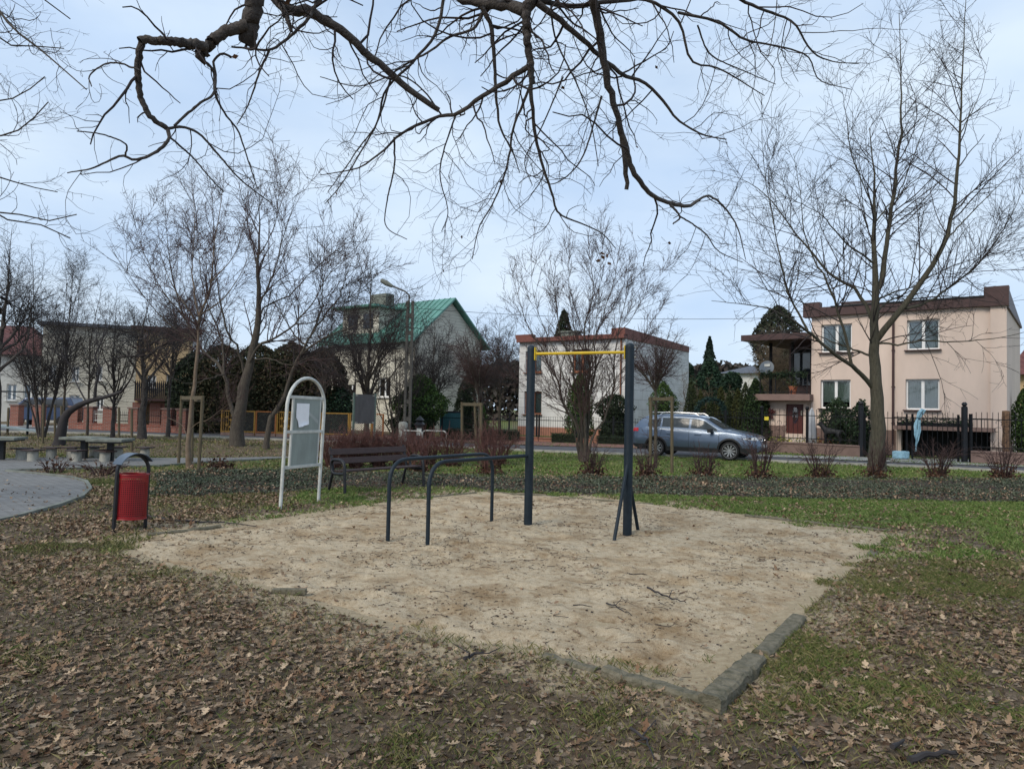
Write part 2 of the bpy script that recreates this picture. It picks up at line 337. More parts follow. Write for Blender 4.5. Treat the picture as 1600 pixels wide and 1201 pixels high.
def sand_material():
    m = bpy.data.materials.new('damp sand'); m.use_nodes = True; t = m.node_tree; b = t.nodes['Principled BSDF']; b.inputs['Roughness'].default_value = .95; b.inputs['Specular IOR Level'].default_value = .2
    tcn = N(t, 'ShaderNodeTexCoord'); co = tcn.outputs['Object']
    def ns(sc, d=6., rough=.6):
        n = N(t, 'ShaderNodeTexNoise', i_Scale=sc, i_Detail=d, i_Roughness=rough); t.links.new(co, n.inputs[0]); return n.outputs[0]
    r1 = N(t, 'ShaderNodeValToRGB'); e = r1.color_ramp.elements; e[0].position = .36; e[0].color = (.30, .215, .125, 1); e[1].position = .54; e[1].color = (.48, .395, .275, 1)
    t.links.new(ns(1.3, 9, .68), r1.inputs[0])
    r2 = N(t, 'ShaderNodeValToRGB'); e = r2.color_ramp.elements; e[0].position = .36; e[0].color = (.50, .40, .28, 1); e[1].position = .52; e[1].color = (1.08, 1.08, 1.08, 1)
    t.links.new(ns(10, 9, .8), r2.inputs[0])
    r3 = N(t, 'ShaderNodeValToRGB'); e = r3.color_ramp.elements; e[0].position = .34; e[0].color = (.45, .4, .36, 1); e[1].position = .46; e[1].color = (1, 1, 1, 1)
    t.links.new(ns(130, 3, .6), r3.inputs[0])
    a = N(t, 'ShaderNodeMix', data_type='RGBA', blend_type='MULTIPLY'); a.inputs[0].default_value = .75; t.links.new(r1.outputs[0], a.inputs[6]); t.links.new(r2.outputs[0], a.inputs[7])
    c = N(t, 'ShaderNodeMix', data_type='RGBA', blend_type='MULTIPLY'); c.inputs[0].default_value = .9; t.links.new(a.outputs[2], c.inputs[6]); t.links.new(r3.outputs[0], c.inputs[7])
    t.links.new(c.outputs[2], b.inputs['Base Color'])
    b1 = N(t, 'ShaderNodeBump', i_Strength=.9, i_Distance=.035); t.links.new(ns(11, 10, .72), b1.inputs['Height']); t.links.new(b1.outputs[0], b.inputs['Normal'])
    return m
sa = np.array(SAND); sx = np.arange(sa[:, 0].min()-.5, sa[:, 0].max()+.5, .05); sy = np.arange(sa[:, 1].min()-.5, sa[:, 1].max()+.5, .05)
_pr = np.random.default_rng(77); _pit = np.stack([_pr.uniform(-5, 7, 420), _pr.uniform(4, 14, 420), _pr.uniform(.06, .14, 420), _pr.uniform(.012, .03, 420), _pr.uniform(0, 3.1, 420)], 1)
_px, _py = np.meshgrid(np.arange(-6, 8, .05), np.arange(3, 15, .05)); _pz = np.zeros(_px.shape)
for a_, b_, r_, d_, th_ in _pit:
    i0, i1 = int((a_-.45+6)/.05), int((a_+.45+6)/.05); j0, j1 = int((b_-.45-3)/.05), int((b_+.45-3)/.05); i0 = max(i0, 0); j0 = max(j0, 0)
    dx_, dy_ = _px[j0:j1, i0:i1]-a_, _py[j0:j1, i0:i1]-b_; u_, v_ = dx_*math.cos(th_)+dy_*math.sin(th_), -dx_*math.sin(th_)+dy_*math.cos(th_); q_ = (u_/(r_*1.5))**2+(v_/r_)**2; _pz[j0:j1, i0:i1] += -d_*np.exp(-q_)+d_*.55*np.exp(-(np.sqrt(q_)-1.5)**2*5)
def pits(x, y):
    i = np.clip(((x+6)/.05).astype(int), 0, _pz.shape[1]-1); j = np.clip(((y-3)/.05).astype(int), 0, _pz.shape[0]-1); return _pz[j, i]
def sandz(x, y):
    d = polyd(x, y, SAND)+(fbm(x*1.7+40, y*1.7, 4)-.5)*.5+(fbm(x*7+4, y*7, 3)-.5)*.22
    return -.07+.062*sstep(-.12, .3, d)+((fbm(x*2.6, y*2.6+7, 4)-.5)*.05+(fbm(x*5.5, y*5.5+3, 3)-.5)*.05+pits(x, y))*sstep(-.1, .4, d)
SX, SY = np.meshgrid(sx, sy); sxf, syf = SX.ravel(), SY.ravel(); szf = sandz(sxf, syf)
n_ = len(sx); ii = np.arange((len(sy)-1)*(n_-1)); a_ = (ii//(n_-1))*n_+ii % (n_-1); FQ = np.stack([a_, a_+1, a_+n_+1, a_+n_], 1)
FQ = FQ[(szf[FQ] > -.068).any(1)]
tag(link('sandpit', np_mesh('sandpit', np.stack([sxf, syf, szf], 1), FQ, True), sand_material()), kind='structure')
def sheet(name, poly, z, m):
    me = bpy.data.meshes.new(name); bm = bmesh.new(); f = bm.faces.new([bm.verts.new((x, y, z)) for x, y in poly]); bmesh.ops.triangulate(bm, faces=[f]); bmesh.ops.recalc_face_normals(bm, faces=bm.faces)
    for f in bm.faces:
        if f.normal.z < 0: f.normal_flip()
    bm.to_mesh(me); bm.free(); return tag(link(name, me, m), kind='structure')
M_pav = brickmat('grey paving blocks', (.23, .23, .225), (.17, .17, .17), (.08, .08, .07), .2, .1, .9, .008, 'XY', .4)
M_pavr = brickmat('red brown paving blocks', (.26, .115, .08), (.19, .085, .06), (.1, .07, .06), .2, .1, .9, .008, 'XY', .4)
M_slab = brickmat('pale paving slabs', (.36, .36, .34), (.30, .30, .29), (.15, .15, .14), .5, .5, .9, .01, 'XY', .3, 0.)
sheet('path', PATH1, .02, M_pav)
sheet('road', ROAD, .012, M_asph)
def strip(name, A, B, z, m): return sheet(name, GP(*A)+GP(*B)[::-1], z, m)
strip('pavement', [(1178, 710.5), (1300, 713.5), (1400, 716.2), (1600, 720), (1800, 722)], [(1178, 713), (1300, 718), (1400, 722.8), (1600, 730.5), (1800, 739)], .03, M_slab)
strip('brick_pavement', [(560, 680), (700, 683), (850, 690.5), (960, 694), (1050, 696), (1200, 700)], [(560, 685), (700, 690), (850, 696.7), (960, 699.7), (1074, 703.7), (1170, 709)], .03, M_pavr)
strip('street_pavement', [(-500, 661), (0, 663), (150, 666), (345, 673), (560, 680)], [(-500, 664), (0, 667), (150, 670), (345, 677.8), (560, 685)], .03, M_slab)
def kerb(name, line, wd, ht, m):
    mb = MB()
    for a, b in zip(line[:-1], line[1:]): mb.bar((*a, ht/2-.04), (*b, ht/2-.04), wd, ht+.08)
    return tag(mb.build(name, m), kind='structure')
kerb('kerb', [(x, y-.08) for x, y in ROADN], .15, .09, M_conc)
kerb('path_edging', [tuple(q) for q in GP((-60, 828), (30, 808), (95, 790), (128, 777.5), (141, 765), (134, 753.5), (110, 747), (60, 741.5), (10, 737))], .07, .05, M_concd)
kerb('path_edging', [tuple(q) for q in GP((10, 736), (60, 734.6), (150, 731.6), (250, 728.6), (330, 722.6), (440, 717.4), (640, 713.2))], .07, .05, M_concd)
# ---------------------------------------------------------------- buildings
class House:
    def __init__(s, name, label, pl, Yl, pr, Yr, z=0.):
        a = P(pl, 690, Yl); b = P(pr, 690, Yr); s.o = np.array([a[0], a[1], z]); d = np.array([b[0]-a[0], b[1]-a[1], 0]); s.w = float(np.linalg.norm(d)); s.u = d/s.w; s.n = np.array([s.u[1], -s.u[0], 0])
        s.root = thing(name, label, 'house', s.o, math.atan2(s.u[1], s.u[0]))
    def uz(s, px, py, back=0.):           # photo pixel -> (along wall, height) on the facade plane pushed back by 'back'
        d = ray(px, py); o = s.o-s.n*back; t = np.dot(o-O0, s.n)/np.dot(d, s.n); p = O0+d*t-s.o
        return float(np.dot(p, s.u)), float(p[2])
    def rect(s, x0, y0, x1, y1, back=0.):
        xm, ym = (x0+x1)/2, (y0+y1)/2
        return s.uz(x0, ym, back)[0], s.uz(x1, ym, back)[0], s.uz(xm, y1, back)[1], s.uz(xm, y0, back)[1]   # u0,u1,z0,z1
def wall(u0, u1, z0, z1, holes=(), y=0., th=.3, topfun=None):
    """front wall in the XZ plane at local y (front face), thickness th towards +y, with rectangular openings"""
    mb = MB(); us = sorted({u0, u1}|{h[0] for h in holes}|{h[1] for h in holes}); zs = sorted({z0, z1}|{h[2] for h in holes}|{h[3] for h in holes})
    for i in range(len(us)-1):
        for j in range(len(zs)-1):
            cu, cz = (us[i]+us[i+1])/2, (zs[j]+zs[j+1])/2
            if any(h[0] < cu < h[1] and h[2] < cz < h[3] for h in holes): continue
            a, b, c, d = us[i], us[i+1], zs[j], zs[j+1]
            mb.add([(a, y, c), (b, y, c), (b, y, d), (a, y, d)], [(0, 1, 2, 3)]); mb.add([(a, y+th, c), (b, y+th, c), (b, y+th, d), (a, y+th, d)], [(3, 2, 1, 0)])
    for h in holes:
        a, b, c, d = h; mb.add([(a, y, c), (b, y, c), (b, y, d), (a, y, d), (a, y+th, c), (b, y+th, c), (b, y+th, d), (a, y+th, d)], [(0, 4, 5, 1), (1, 5, 6, 2), (2, 6, 7, 3), (3, 7, 4, 0)])
    mb.add([(u0, y, z0), (u1, y, z0), (u1, y, z1), (u0, y, z1), (u0, y+th, z0), (u1, y+th, z0), (u1, y+th, z1), (u0, y+th, z1)], [(3, 2, 6, 7), (0, 3, 7, 4), (1, 5, 6, 2)])
    return mb
def window(H, r, m, behind=None, sill=None, mull=True, y=.15, fw=.07, handle=False, behind_frac=1., bars=0):
    a, b, c, d = r; mb = MB(); yc = y+.03
    mb.box(((a+fw/2), yc, (c+d)/2), (fw, .07, d-c)); mb.box(((b-fw/2), yc, (c+d)/2), (fw, .07, d-c)); mb.box(((a+b)/2, yc, c+fw/2), (b-a-2*fw, .07, fw)); mb.box(((a+b)/2, yc, d-fw/2), (b-a-2*fw, .07, fw))
    if mull: mb.box(((a+b)/2, yc-.004, (c+d)/2), (fw*1.7, .07, d-c-2*fw))
    root = mb.build('window', m, H.root)
    MB().box(((a+b)/2, yc+.01, (c+d)/2), (b-a-2*fw, .012, d-c-2*fw)).build('pane', M_glass if behind else M_glassd, root)
    if behind:
        k = behind_frac; z1 = d; z0 = d-(d-c)*k; pm = MB(); n = 40; v = []
        for i in range(n+1):
            u = a+(b-a)*i/n; yy = yc+.10+.015*math.sin(i*1.9); v += [(u, yy, z0), (u, yy, z1)]
        pm.add(v, [(2*i, 2*i+2, 2*i+3, 2*i+1) for i in range(n)]); pm.build('curtain' if behind is M_curt else 'blind', behind, root, True)
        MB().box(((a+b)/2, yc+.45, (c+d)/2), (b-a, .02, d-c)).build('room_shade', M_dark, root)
    if sill: MB().box(((a+b)/2, -.03, c-.035), (b-a+.16, .28, .05)).build('sill', sill, root)
    return root
# --- salmon house
H = House('house', 'two storey salmon pink house with maroon parapet and a raised entrance wing', 1267, 33.4, 1572, 28.7)
tag(H.root, group=None)
zt = H.uz(1270, 495)[1]; zt2 = H.uz(1572, 477)[1]; ZW = (zt+zt2)/2; W_ = H.w
wins = [H.rect(1283, 506, 1331, 552), H.rect(1417, 499, 1468, 546), H.rect(1282, 595, 1329, 640), H.rect(1415, 592, 1468, 640)]
# make the four windows line up in rows
up_z = (wins[1][2], wins[1][3]); lo_z = (wins[3][2], wins[3][3])
wins = [(w_[0], w_[1], *(up_z if i < 2 else lo_z)) for i, w_ in enumerate(wins)]
gar = H.rect(1408, 688, 1548, 716); gar = (gar[0], gar[1], 0.02, max(1.15, gar[3]))
wall(0, W_, 0, ZW, wins+[(gar[0], gar[1], .0, gar[3])]).build('wall', M_pink, H.root)
sw = MB(); D_ = 8.6
sw.box((.15, D_/2+.15, ZW/2), (.3, D_-.3, ZW-.002)); sw.box((W_/2, D_+.15, ZW/2), (W_, .3, ZW))
sw.box((W_-.15, D_/2+.15, ZW/2), (.3, D_-.3, ZW-.002)); sw.build('side_wall', M_pink, H.root)
pil = H.uz(1548, 600)[0]; MB().box(((pil+W_)/2+.02, -.06, ZW/2+.25), (W_-pil+.04, .12, ZW-.5)).build('pilaster', M_pink, H.root)
MB().box((W_/2, D_/2, ZW-.25), (W_-.6, D_-.6, .12)).build('roof', M_greyroof, H.root)
pr = MB(); pr.box((W_/2, -.06, ZW+.2), (W_+.16, .34, .40)); pr.box((.05, -.05, ZW+.31), (.75, .42, .68)); pr.box((W_-.3, -.05, ZW+.37), (.85, .42, .80))
n = 14
pr.add([(-.08, .11, ZW-.04), (-.08, .11, ZW+.34), (-.08, D_+.4, ZW-.04), (-.08, D_+.4, ZW+.05), (.3, .11, ZW-.04), (.3, .11, ZW+.34), (.3, D_+.4, ZW-.04), (.3, D_+.4, ZW+.05)], [(0, 1, 3, 2), (4, 6, 7, 5), (1, 5, 7, 3), (0, 2, 6, 4)])
pr.add([(W_-.3, .16, ZW-.04), (W_-.3, .16, ZW+.78), (W_-.3, D_+.4, ZW-.04), (W_-.3, D_+.4, ZW+.05), (W_+.08, .16, ZW-.04), (W_+.08, .16, ZW+.78), (W_+.08, D_+.4, ZW-.04), (W_+.08, D_+.4, ZW+.05)], [(0, 1, 3, 2), (4, 6, 7, 5), (1, 5, 7, 3), (0, 2, 6, 4)])
pr.build('parapet', M_maroon, H.root)
MB().box((W_/2+.1, -.235, ZW+.395), (W_-1.6, .05, .07)).build('gutter', M_fence, H.root)
ch = MB(); cu = H.uz(1335, 470, 2.)[0]; ch.box((cu, 3.0, ZW+.35), (1.3, .8, 1.1)); cho = ch.build('chimney', M_pink, H.root); MB().box((cu, 3.0, ZW+.94), (1.5, 1.0, .08)).build('chimney_cap', M_maroon, cho)
for i, w_ in enumerate(wins): window(H, w_, M_upvc, M_blind if i == 2 else M_curt, M_maroon, behind_frac=.78 if i == 2 else 1.)
du = H.uz(1396, 600)[0]; dp = MB(); dp.tube([(du, -.08, ZW-.1), (du, -.08, .5)], .05, 8)
for z in (1.4, 3.0, 4.6): dp.box((du, -.05, z), (.14, .1, .04))
dp.build('drainpipe', M_maroon, H.root)
MB().box(((gar[0]-.2)/2, -.02, .55), (gar[0]-.2, .04, 1.1)).build('plinth', M_brownst, H.root)
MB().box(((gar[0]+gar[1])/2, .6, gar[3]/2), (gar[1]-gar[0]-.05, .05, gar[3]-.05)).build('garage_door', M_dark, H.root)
cz = gar[3]; MB().box(((gar[0]+gar[1])/2, -.42, cz+.09), (gar[1]-gar[0]+.35, .84, .16)).build('canopy', M_brownst, H.root)
rl = MB()
for q in np.linspace(gar[0]-.1, gar[1]+.1, 30): rl.box((q, -.8, cz+.35), (.015, .015, .36))
rl.box(((gar[0]+gar[1])/2, -.8, cz+.53), (gar[1]-gar[0]+.3, .03, .03)); rl.build('railing', M_fence, H.root)
# entrance wing to the left of the house
wl = H.uz(1189, 660)[0]; bz0, bz1 = H.uz(1226, 626)[1], H.uz(1226, 616)[1]; dr = H.rect(1226, 631, 1254, 693); dr = (dr[0], dr[1], .78, dr[3])
wall(wl, -.002, 0, bz0, [dr], y=.12).build('entrance_wall', M_pink, H.root)
MB().box((wl+.15, 3.2, bz0/2), (.3, 5.6, bz0-.01)).build('side_wall', M_pink, H.root)
MB().box(((wl+dr[0])/2, .10, .6), (dr[0]-wl-.02, .06, 1.1)).build('plinth', M_brownst, H.root)
door = MB().box(((dr[0]+dr[1])/2, .30, (dr[2]+dr[3])/2), (dr[1]-dr[0], .06, dr[3]-dr[2])).build('door', M_doorw, H.root)
ov = MB(); ov.lathe([(.0, -.02), (.13, -.02), (.13, .02), (.0, .02)], (0, 0, 0), 20, 'Y', False); ovo = ov.build('pane', M_glass, door, loc=((dr[0]+dr[1])/2, .262, (dr[2]+dr[3])/2+.18)); ovo.scale = (1, 1, 3.0)
MB().box((dr[1]-.12, .24, dr[2]+1.0), (.05, .06, .22)).build('handle', M_conc, door)
bl0 = H.uz(1184, 622)[0]; bl1 = H.uz(1271, 620)[0]
MB().box(((bl0+bl1)/2, 1.35, (bz0+bz1)/2+.002), (bl1-bl0, 3.9, bz1-bz0)).build('balcony_slab', M_brownst, H.root, bevel=.02)
bal = MB(); rlz = bz1+.95
x0b, x1b = wl+.1, -.02
for q in (x0b, (x0b*2+x1b)/3, (x0b+2*x1b)/3, x1b-.04): bal.box((q, -.45, bz1+.48), (.04, .04, .95))
for z in (bz1+.1, rlz): bal.box(((x0b+x1b)/2, -.45, z), (x1b-x0b, .03, .03))
xs_ = [x0b, (x0b*2+x1b)/3, (x0b+2*x1b)/3, x1b]
for a, b in zip(xs_[:-1], xs_[1:]): bal.bar((a, -.45, bz1+.1), (b, -.45, rlz), .02, .02); bal.bar((a, -.44, rlz), (b, -.44, bz1+.1), .02, .02)
bal.bar((x0b, -.45, rlz), (x0b, 2.8, rlz), .03, .03)
bal.build('balcony_railing', M_fence, H.root)
rz0 = H.uz(1230, 533)[1]; rz1 = rz0+.28; ru0 = H.uz(1160, 536, -.8)[0]
MB().slab([(ru0, -1.0), (.0, -1.0), (-.002, 4.8), (ru0+.6, 4.8)], rz0, rz1).build('veranda_roof', M_maroon, H.root)
vb = MB(); vb.box(((wl+.3)/2, 3.3, (bz1+rz0)/2), (-wl-.35, .2, rz0-bz1)); vb.build('veranda_wall', M_brownst, H.root)
vp = MB()
for q in (wl+.25, wl+1.3, wl+2.2): vp.box((q, .6, (bz1+rz0)/2), (.12, .12, rz0-bz1))
vp.build('veranda_post', M_dark, H.root)
vc = MB(); vc.box((-.05, 1.6, (bz1+rz0)/2), (.1, 2.6, rz0-bz1)); vc.build('veranda_side', M_brownst, H.root)
MB().box(((wl+.2)/2, 3.1, (bz1+rz0)/2+.2), (-wl-.9, .06, rz0-bz1-.7)).build('veranda_glazing', M_glassd, H.root)
HS = H
def onh(H, u, y, z): p = H.o+H.u*u-H.n*y; return (float(p[0]), float(p[1]), float(z))
# --- white house in the middle
H = House('house', 'white two storey house with flat brown edged roof behind the multi stemmed tree', 809, 46.8, 975, 42.5)
z1 = H.uz(812, 536)[1]; z2 = H.uz(972, 528)[1]; ZW = (z1+z2)/2; W_ = H.w
ws = [H.rect(821, 548, 846, 582), H.rect(895, 546, 922, 581), H.rect(819, 611, 846, 647), H.rect(893, 611, 922, 647)]
ws = [(a[0], a[1], ws[0][2] if i < 2 else ws[2][2], ws[0][3] if i < 2 else ws[2][3]) for i, a in enumerate(ws)]
wall(0, W_, 0, ZW, ws).build('wall', M_whwall, H.root)
sw = MB(); D_ = 10.; sw.box((W_-.15, D_/2+.3, ZW/2+.14), (.3, D_, ZW+.28)); sw.box((.15, D_/2+.3, ZW/2), (.3, D_, ZW-.01)); sw.box((W_/2, D_+.45, ZW/2), (W_, .3, ZW-.01)); sw.build('side_wall', M_whwall, H.root)
bs = MB().box((W_/2+.0, -.03, .28), (W_-.01, .06, .56)).build('plinth', mat('brick red tiles', (.34, .16, .11), .8, .15, 5), H.root)
MB().box((W_/2, D_/2, ZW-.2), (W_-.6, D_-.6, .1)).build('roof', M_greyroof, H.root)
pr = MB(); pr.box((W_/2, -.1, ZW+.13), (W_+.1, .5, .26)); pr.box((.5, -.08, ZW+.36), (1.3, .45, .26)); pr.box((W_-.35, -.08, ZW+.42), (.9, .45, .4)); pr.build('parapet', mat('red brown fascia', (.17, .06, .045), .6, .15, 3), H.root)
pr = MB(); pr.add([(W_-.32, .2, ZW-.02), (W_-.32, .2, ZW+.62), (W_-.32, D_+.5, ZW-.02), (W_-.32, D_+.5, ZW+.38), (W_+.06, .2, ZW-.02), (W_+.06, .2, ZW+.62), (W_+.06, D_+.5, ZW-.02), (W_+.06, D_+.5, ZW+.38)], [(0, 1, 3, 2), (4, 6, 7, 5), (1, 5, 7, 3), (0, 2, 6, 4)])
pr.build('roof_edge', MATS['red brown fascia'], H.root)
for i, a in enumerate(ws): window(H, a, M_winwood, M_curt, M_winwood, fw=.1)
MB().tube([(W_-.25, -.08, ZW), (W_-.25, -.08, .3)], .05, 8).build('drainpipe', M_winwood, H.root)
ch = MB(); cu = H.uz(892, 505, 4.)[0]; ch.box((cu, 4., ZW+.5), (1.3, .7, 1.0)); ch.box((cu, 4., ZW+1.04), (1.5, .9, .1)); ch.build('chimney', M_concd, H.root)
WH = H
# --- house with the green gabled roof
H = House('house', 'cream house with green sheet metal gable roof and dormer behind bare trees', 508, 51., 645, 45.7)
W_ = H.w; D_ = 6.6; ze = 6.3; zr = 9.0
gw = [H.rect(540, 600, 556, 625), H.rect(590, 590, 610, 620)]
wall(0, W_, 0, ze, gw).build('wall', M_cream2, H.root)
g = MB(); g.add([(W_, 0, 0), (W_, D_, 0), (W_, D_, ze), (W_, D_*.5, zr-.1), (W_, 0, ze), (W_-.3, 0, 0), (W_-.3, D_, 0), (W_-.3, D_, ze), (W_-.3, D_*.5, zr-.1), (W_-.3, 0, ze)], [(0, 1, 2, 3, 4), (9, 8, 7, 6, 5), (1, 6, 7, 2), (0, 4, 9, 5)])
g.build('gable_wall', M_cream, H.root)
g = MB(); g.add([(0, .3, 0), (0, D_, 0), (0, D_, ze), (0, D_*.5, zr-.1), (0, .3, ze), (.3, .3, 0), (.3, D_, 0), (.3, D_, ze), (.3, D_*.5, zr-.1), (.3, .3, ze)], [(0, 1, 2, 3, 4), (9, 8, 7, 6, 5)]); g.box((W_/2, D_-.15, ze/2), (W_-.6, .3, ze)); g.build('side_wall', M_cream2, H.root)
rf = MB(); ov = .55; sl = (zr-ze)/(D_/2)
for (ya, yb) in ((-ov, D_/2), (D_+ov, D_/2)):
    za = ze-ov*sl; rf.add([(-ov, ya, za), (W_+ov*.8, ya, za), (W_+ov*.8, yb, zr), (-ov, yb, zr), (-ov, ya, za+.14), (W_+ov*.8, ya, za+.14), (W_+ov*.8, yb, zr+.14), (-ov, yb, zr+.14)], [(0, 1, 2, 3), (7, 6, 5, 4), (0, 4, 5, 1), (1, 5, 6, 2), (0, 3, 7, 4)])
for q in np.arange(-ov+.3, W_+ov*.7, .5): rf.bar((q, -ov, ze-ov*sl+.16), (q, D_/2, zr+.16), .03, .05)
roof = rf.build('roof', M_greenroof, H.root)
d0, d1 = H.uz(548, 500, 1.)[0], H.uz(604, 500, 1.)[0]
dm = MB().box(((d0+d1)/2, 1.7, 7.45), (d1-d0, 2.8, 1.9)).build('dormer', M_cream2, H.root)
MB().box(((d0+d1)/2, 1.5, 8.48), (d1-d0+.7, 3.9, .14)).build('dormer_roof', M_greenroof, dm)
for q in (.3, .72): MB().box((d0+(d1-d0)*q, .28, 7.5), ((d1-d0)*.26, .05, 1.0)).build('pane', M_glassd, dm)
MB().box(((d0+d1)/2-.4, 2.6, 9.1), (1.7, .8, 1.3)).build('chimney', M_concd, roof)
for a in gw: window(H, a, M_upvc, M_curt, M_upvc)
# --- cream house far left, ochre house, red roofs, far grey roof
def simple_house(label, pl, Yl, pr_, Yr, zt, mwall, win, mroof, rooftype='flat', mwin=M_upvc, D_=9., z=0.):
    H = House('house', label, pl, Yl, pr_, Yr, z); W_ = H.w; ws = [H.rect(*q) for q in win]; wall(0, W_, 0, zt, ws).build('wall', mwall, H.root)
    sw = MB(); sw.box((W_-.15, D_/2+.15, zt/2), (.3, D_-.31, zt-.01)); sw.box((.15, D_/2+.15, zt/2), (.3, D_-.31, zt-.01)); sw.box((W_/2, D_+.15, zt/2), (W_, .3, zt-.01)); sw.build('side_wall', mwall, H.root)
    if rooftype == 'flat': MB().box((W_/2, D_/2, zt+.12), (W_+.6, D_+1.0, .22)).build('roof', mroof, H.root)
    else:
        hh = rooftype; MB().add([(-.5, -.6, zt-.1), (W_+.5, -.6, zt-.1), (W_+.5, D_+.6, zt-.1), (-.5, D_+.6, zt-.1), (1.6, D_/2, zt+hh), (W_-1.6, D_/2, zt+hh)], [(0, 1, 5, 4), (1, 2, 5), (2, 3, 4, 5), (3, 0, 4), (3, 2, 1, 0)]).build('roof', mroof, H.root)
    for a in ws: window(H, a, mwin, M_curt, mwin)
    return H
simple_house('long cream house with flat roof behind the bare trees on the left', 60, 50, 213, 52.4, 6.9, M_cream, [(112, 572, 124, 596), (108, 617, 124, 640), (76, 570, 88, 594), (150, 572, 160, 594), (150, 618, 162, 640)], M_greyroof)
HO = simple_house('ochre house with red brick ground floor and a spiky dark balcony railing', 208, 43.2, 290, 44.3, 6.0, M_ochre, [(230, 586, 244, 605), (260, 585, 272, 605), (252, 632, 264, 650)], M_maroon, D_=6.)
MB().box((HO.w*.5, -.5, HO.uz(250, 625)[1]), (HO.w*.95, 1.2, .12)).build('balcony_slab', M_maroon, HO.root)
bz = HO.uz(250, 625)[1]
br = MB()
for q in np.linspace(HO.w*.04, HO.w*.96, 26): br.box((q, -1.05, bz+.5), (.09, .03, .9)); br.add([(q-.05, -1.05, bz+.95), (q+.05, -1.05, bz+.95), (q, -1.05, bz+1.2)], [(0, 1, 2)])
br.build('balcony_railing', M_fence, HO.root)
for q in (.1, .42, .62): MB().box((HO.w*q, -.3, bz/2-.08), (.7, .5, bz-.16)).build('brick_pillar', M_redbr, HO.root)
simple_house('pale house with red tiled roof at the far left edge', -75, 50, 62, 52, 4.9, mat('pale grey render', (.55, .55, .52), .9, .06, 1), [(36, 600, 60, 625), (10, 600, 26, 625)], M_redroof, 2.4)
simple_house('house with red tiled roof peeping out at the right edge behind the salmon house', 1586, 42, 1760, 39, 4.4, M_ochre, [(1610, 610, 1640, 650)], M_redroof, 3.6)
simple_house('distant small white house with grey mono pitch roof between the conifers', 1128, 78, 1178, 76, 6.1, mat('pale grey render', (.55, .55, .52), .9, .06, 1), [(1146, 585, 1153, 594)], M_greyroof, 1.0)
# ---------------------------------------------------------------- fences and walls
def fence(name, label, posts, ht, zb=0., spacing=.13, m=M_fence, finial=True, postw=.09, postx=.15, low=None, group=None, rails=(.12, -.2), ballcap=False):
    a0 = posts[0]; t = thing(name, label, 'fence', (a0[0], a0[1], 0), 0., group); o = np.array([a0[0], a0[1]])
    pk = MB(); rl_ = [MB() for _ in rails]
    for a, b in zip(posts[:-1], posts[1:]):
        a = np.array(a[:2])-o; b = np.array(b[:2])-o; d = b-a; l = np.linalg.norm(d); n = max(2, int(l/spacing))
        for i in range(1, n):
            p = a+d*i/n; pk.box((p[0], p[1], (zb+ht)/2+.03), (.015, .015, ht-zb-.06))
            if finial: pk.lathe([(.0, 0), (.02, .03), (.0, .1)], (p[0], p[1], ht-.01), 4, cap=False)
        for z, rb_ in zip((zb+rails[0], ht+rails[1]), rl_): rb_.bar((*a, z), (*b, z), .03, .035)
    pk.build('pickets', m, t); [rb_.build('rail', m, t) for rb_ in rl_]
    for p in posts:
        q = np.array(p[:2])-o; pb = MB().box((q[0], q[1], (ht+postx)/2), (postw, postw, ht+postx))
        if ballcap: pb.lathe([(.0, -.02), (.05, -.02), (.085, .03), (.085, .07), (.05, .12), (.0, .13)], (q[0], q[1], ht+postx+.02), 10, cap=False)
        pb.build('post', m, t)
    if low is not None:
        lm, lh, lw = low; lb = MB()
        for a, b in zip(posts[:-1], posts[1:]):
            a = np.array(a[:2])-o; b = np.array(b[:2])-o; lb.bar((*a, lh/2), (*b, lh/2), lw, lh); lb.bar((*a, lh+.03), (*b, lh+.03), lw+.08, .06)
        lb.build('low_wall', lm, t)
    return t
def onY(px, py, Y): p = P(px, py, Y); return (p[0], p[1])
fp = [onY(1133, 700, 33.6), onY(1190, 700, 32.2), onY(1261, 700, 30.9), onY(1345, 700, 29.4)]
fence('garden_fence', 'black spear topped iron fence on low wall in front of the salmon house door', fp[1:], 1.86, .55, .19, low=(M_brownst, .42, .25), ballcap=True, postx=.05)
ga, gb = onY(1345, 700, 29.4), onY(1422, 700, 28.2); gc = onY(1507, 700, 27.0); gd = onY(1680, 700, 25.2)
def offs(a, b, s): d = np.array(b)-np.array(a); d /= np.linalg.norm(d); return tuple(np.array(a)+d*s)
fence('driveway_gate', 'black iron driveway gate leaf left of the hanging blue cloth', [offs(ga, gb, .15), offs(gb, ga, .12)], 1.82, .12, .17, postw=.05, postx=0, rails=(.04, -.18))
fence('driveway_gate', 'black iron driveway gate leaf right of the hanging blue cloth', [offs(gb, gc, .08), offs(gc, gb, .2)], 1.82, .12, .17, postw=.06, postx=0, rails=(.04, -.18))
def big_post(p, label, h=2.1):
    t = thing('gate_post', label, 'gate post', (p[0], p[1], 0)); MB().box((0, 0, h/2), (.16, .16, h)).build('shaft', M_black, t, bevel=.01)
    MB().lathe([(0, 0), (.10, 0), (.10, .03), (.05, .05), (.095, .10), (.095, .14), (.05, .2), (0, .2)], (0, 0, h), 12, cap=False).build('ball_cap', M_black, t, True)
big_post(offs(ga, gb, 0), 'thick black gate post in front of the evergreen shrub'); big_post(offs(gc, gb, 0), 'thick black gate post right of the driveway gates')
fence('garden_fence', 'black spear topped iron fence right of the driveway gates', [offs(gc, gd, .2), gd], 1.86, .5, .17, low=(M_brownst, .42, .25), postx=0)
fence('garden_fence', 'black iron fence in front of the thuja row beyond the parked car', [onY(1050, 690, 36.5), onY(1100, 690, 34.8), fp[0], fp[1]], 1.7, .1, .14, low=None)
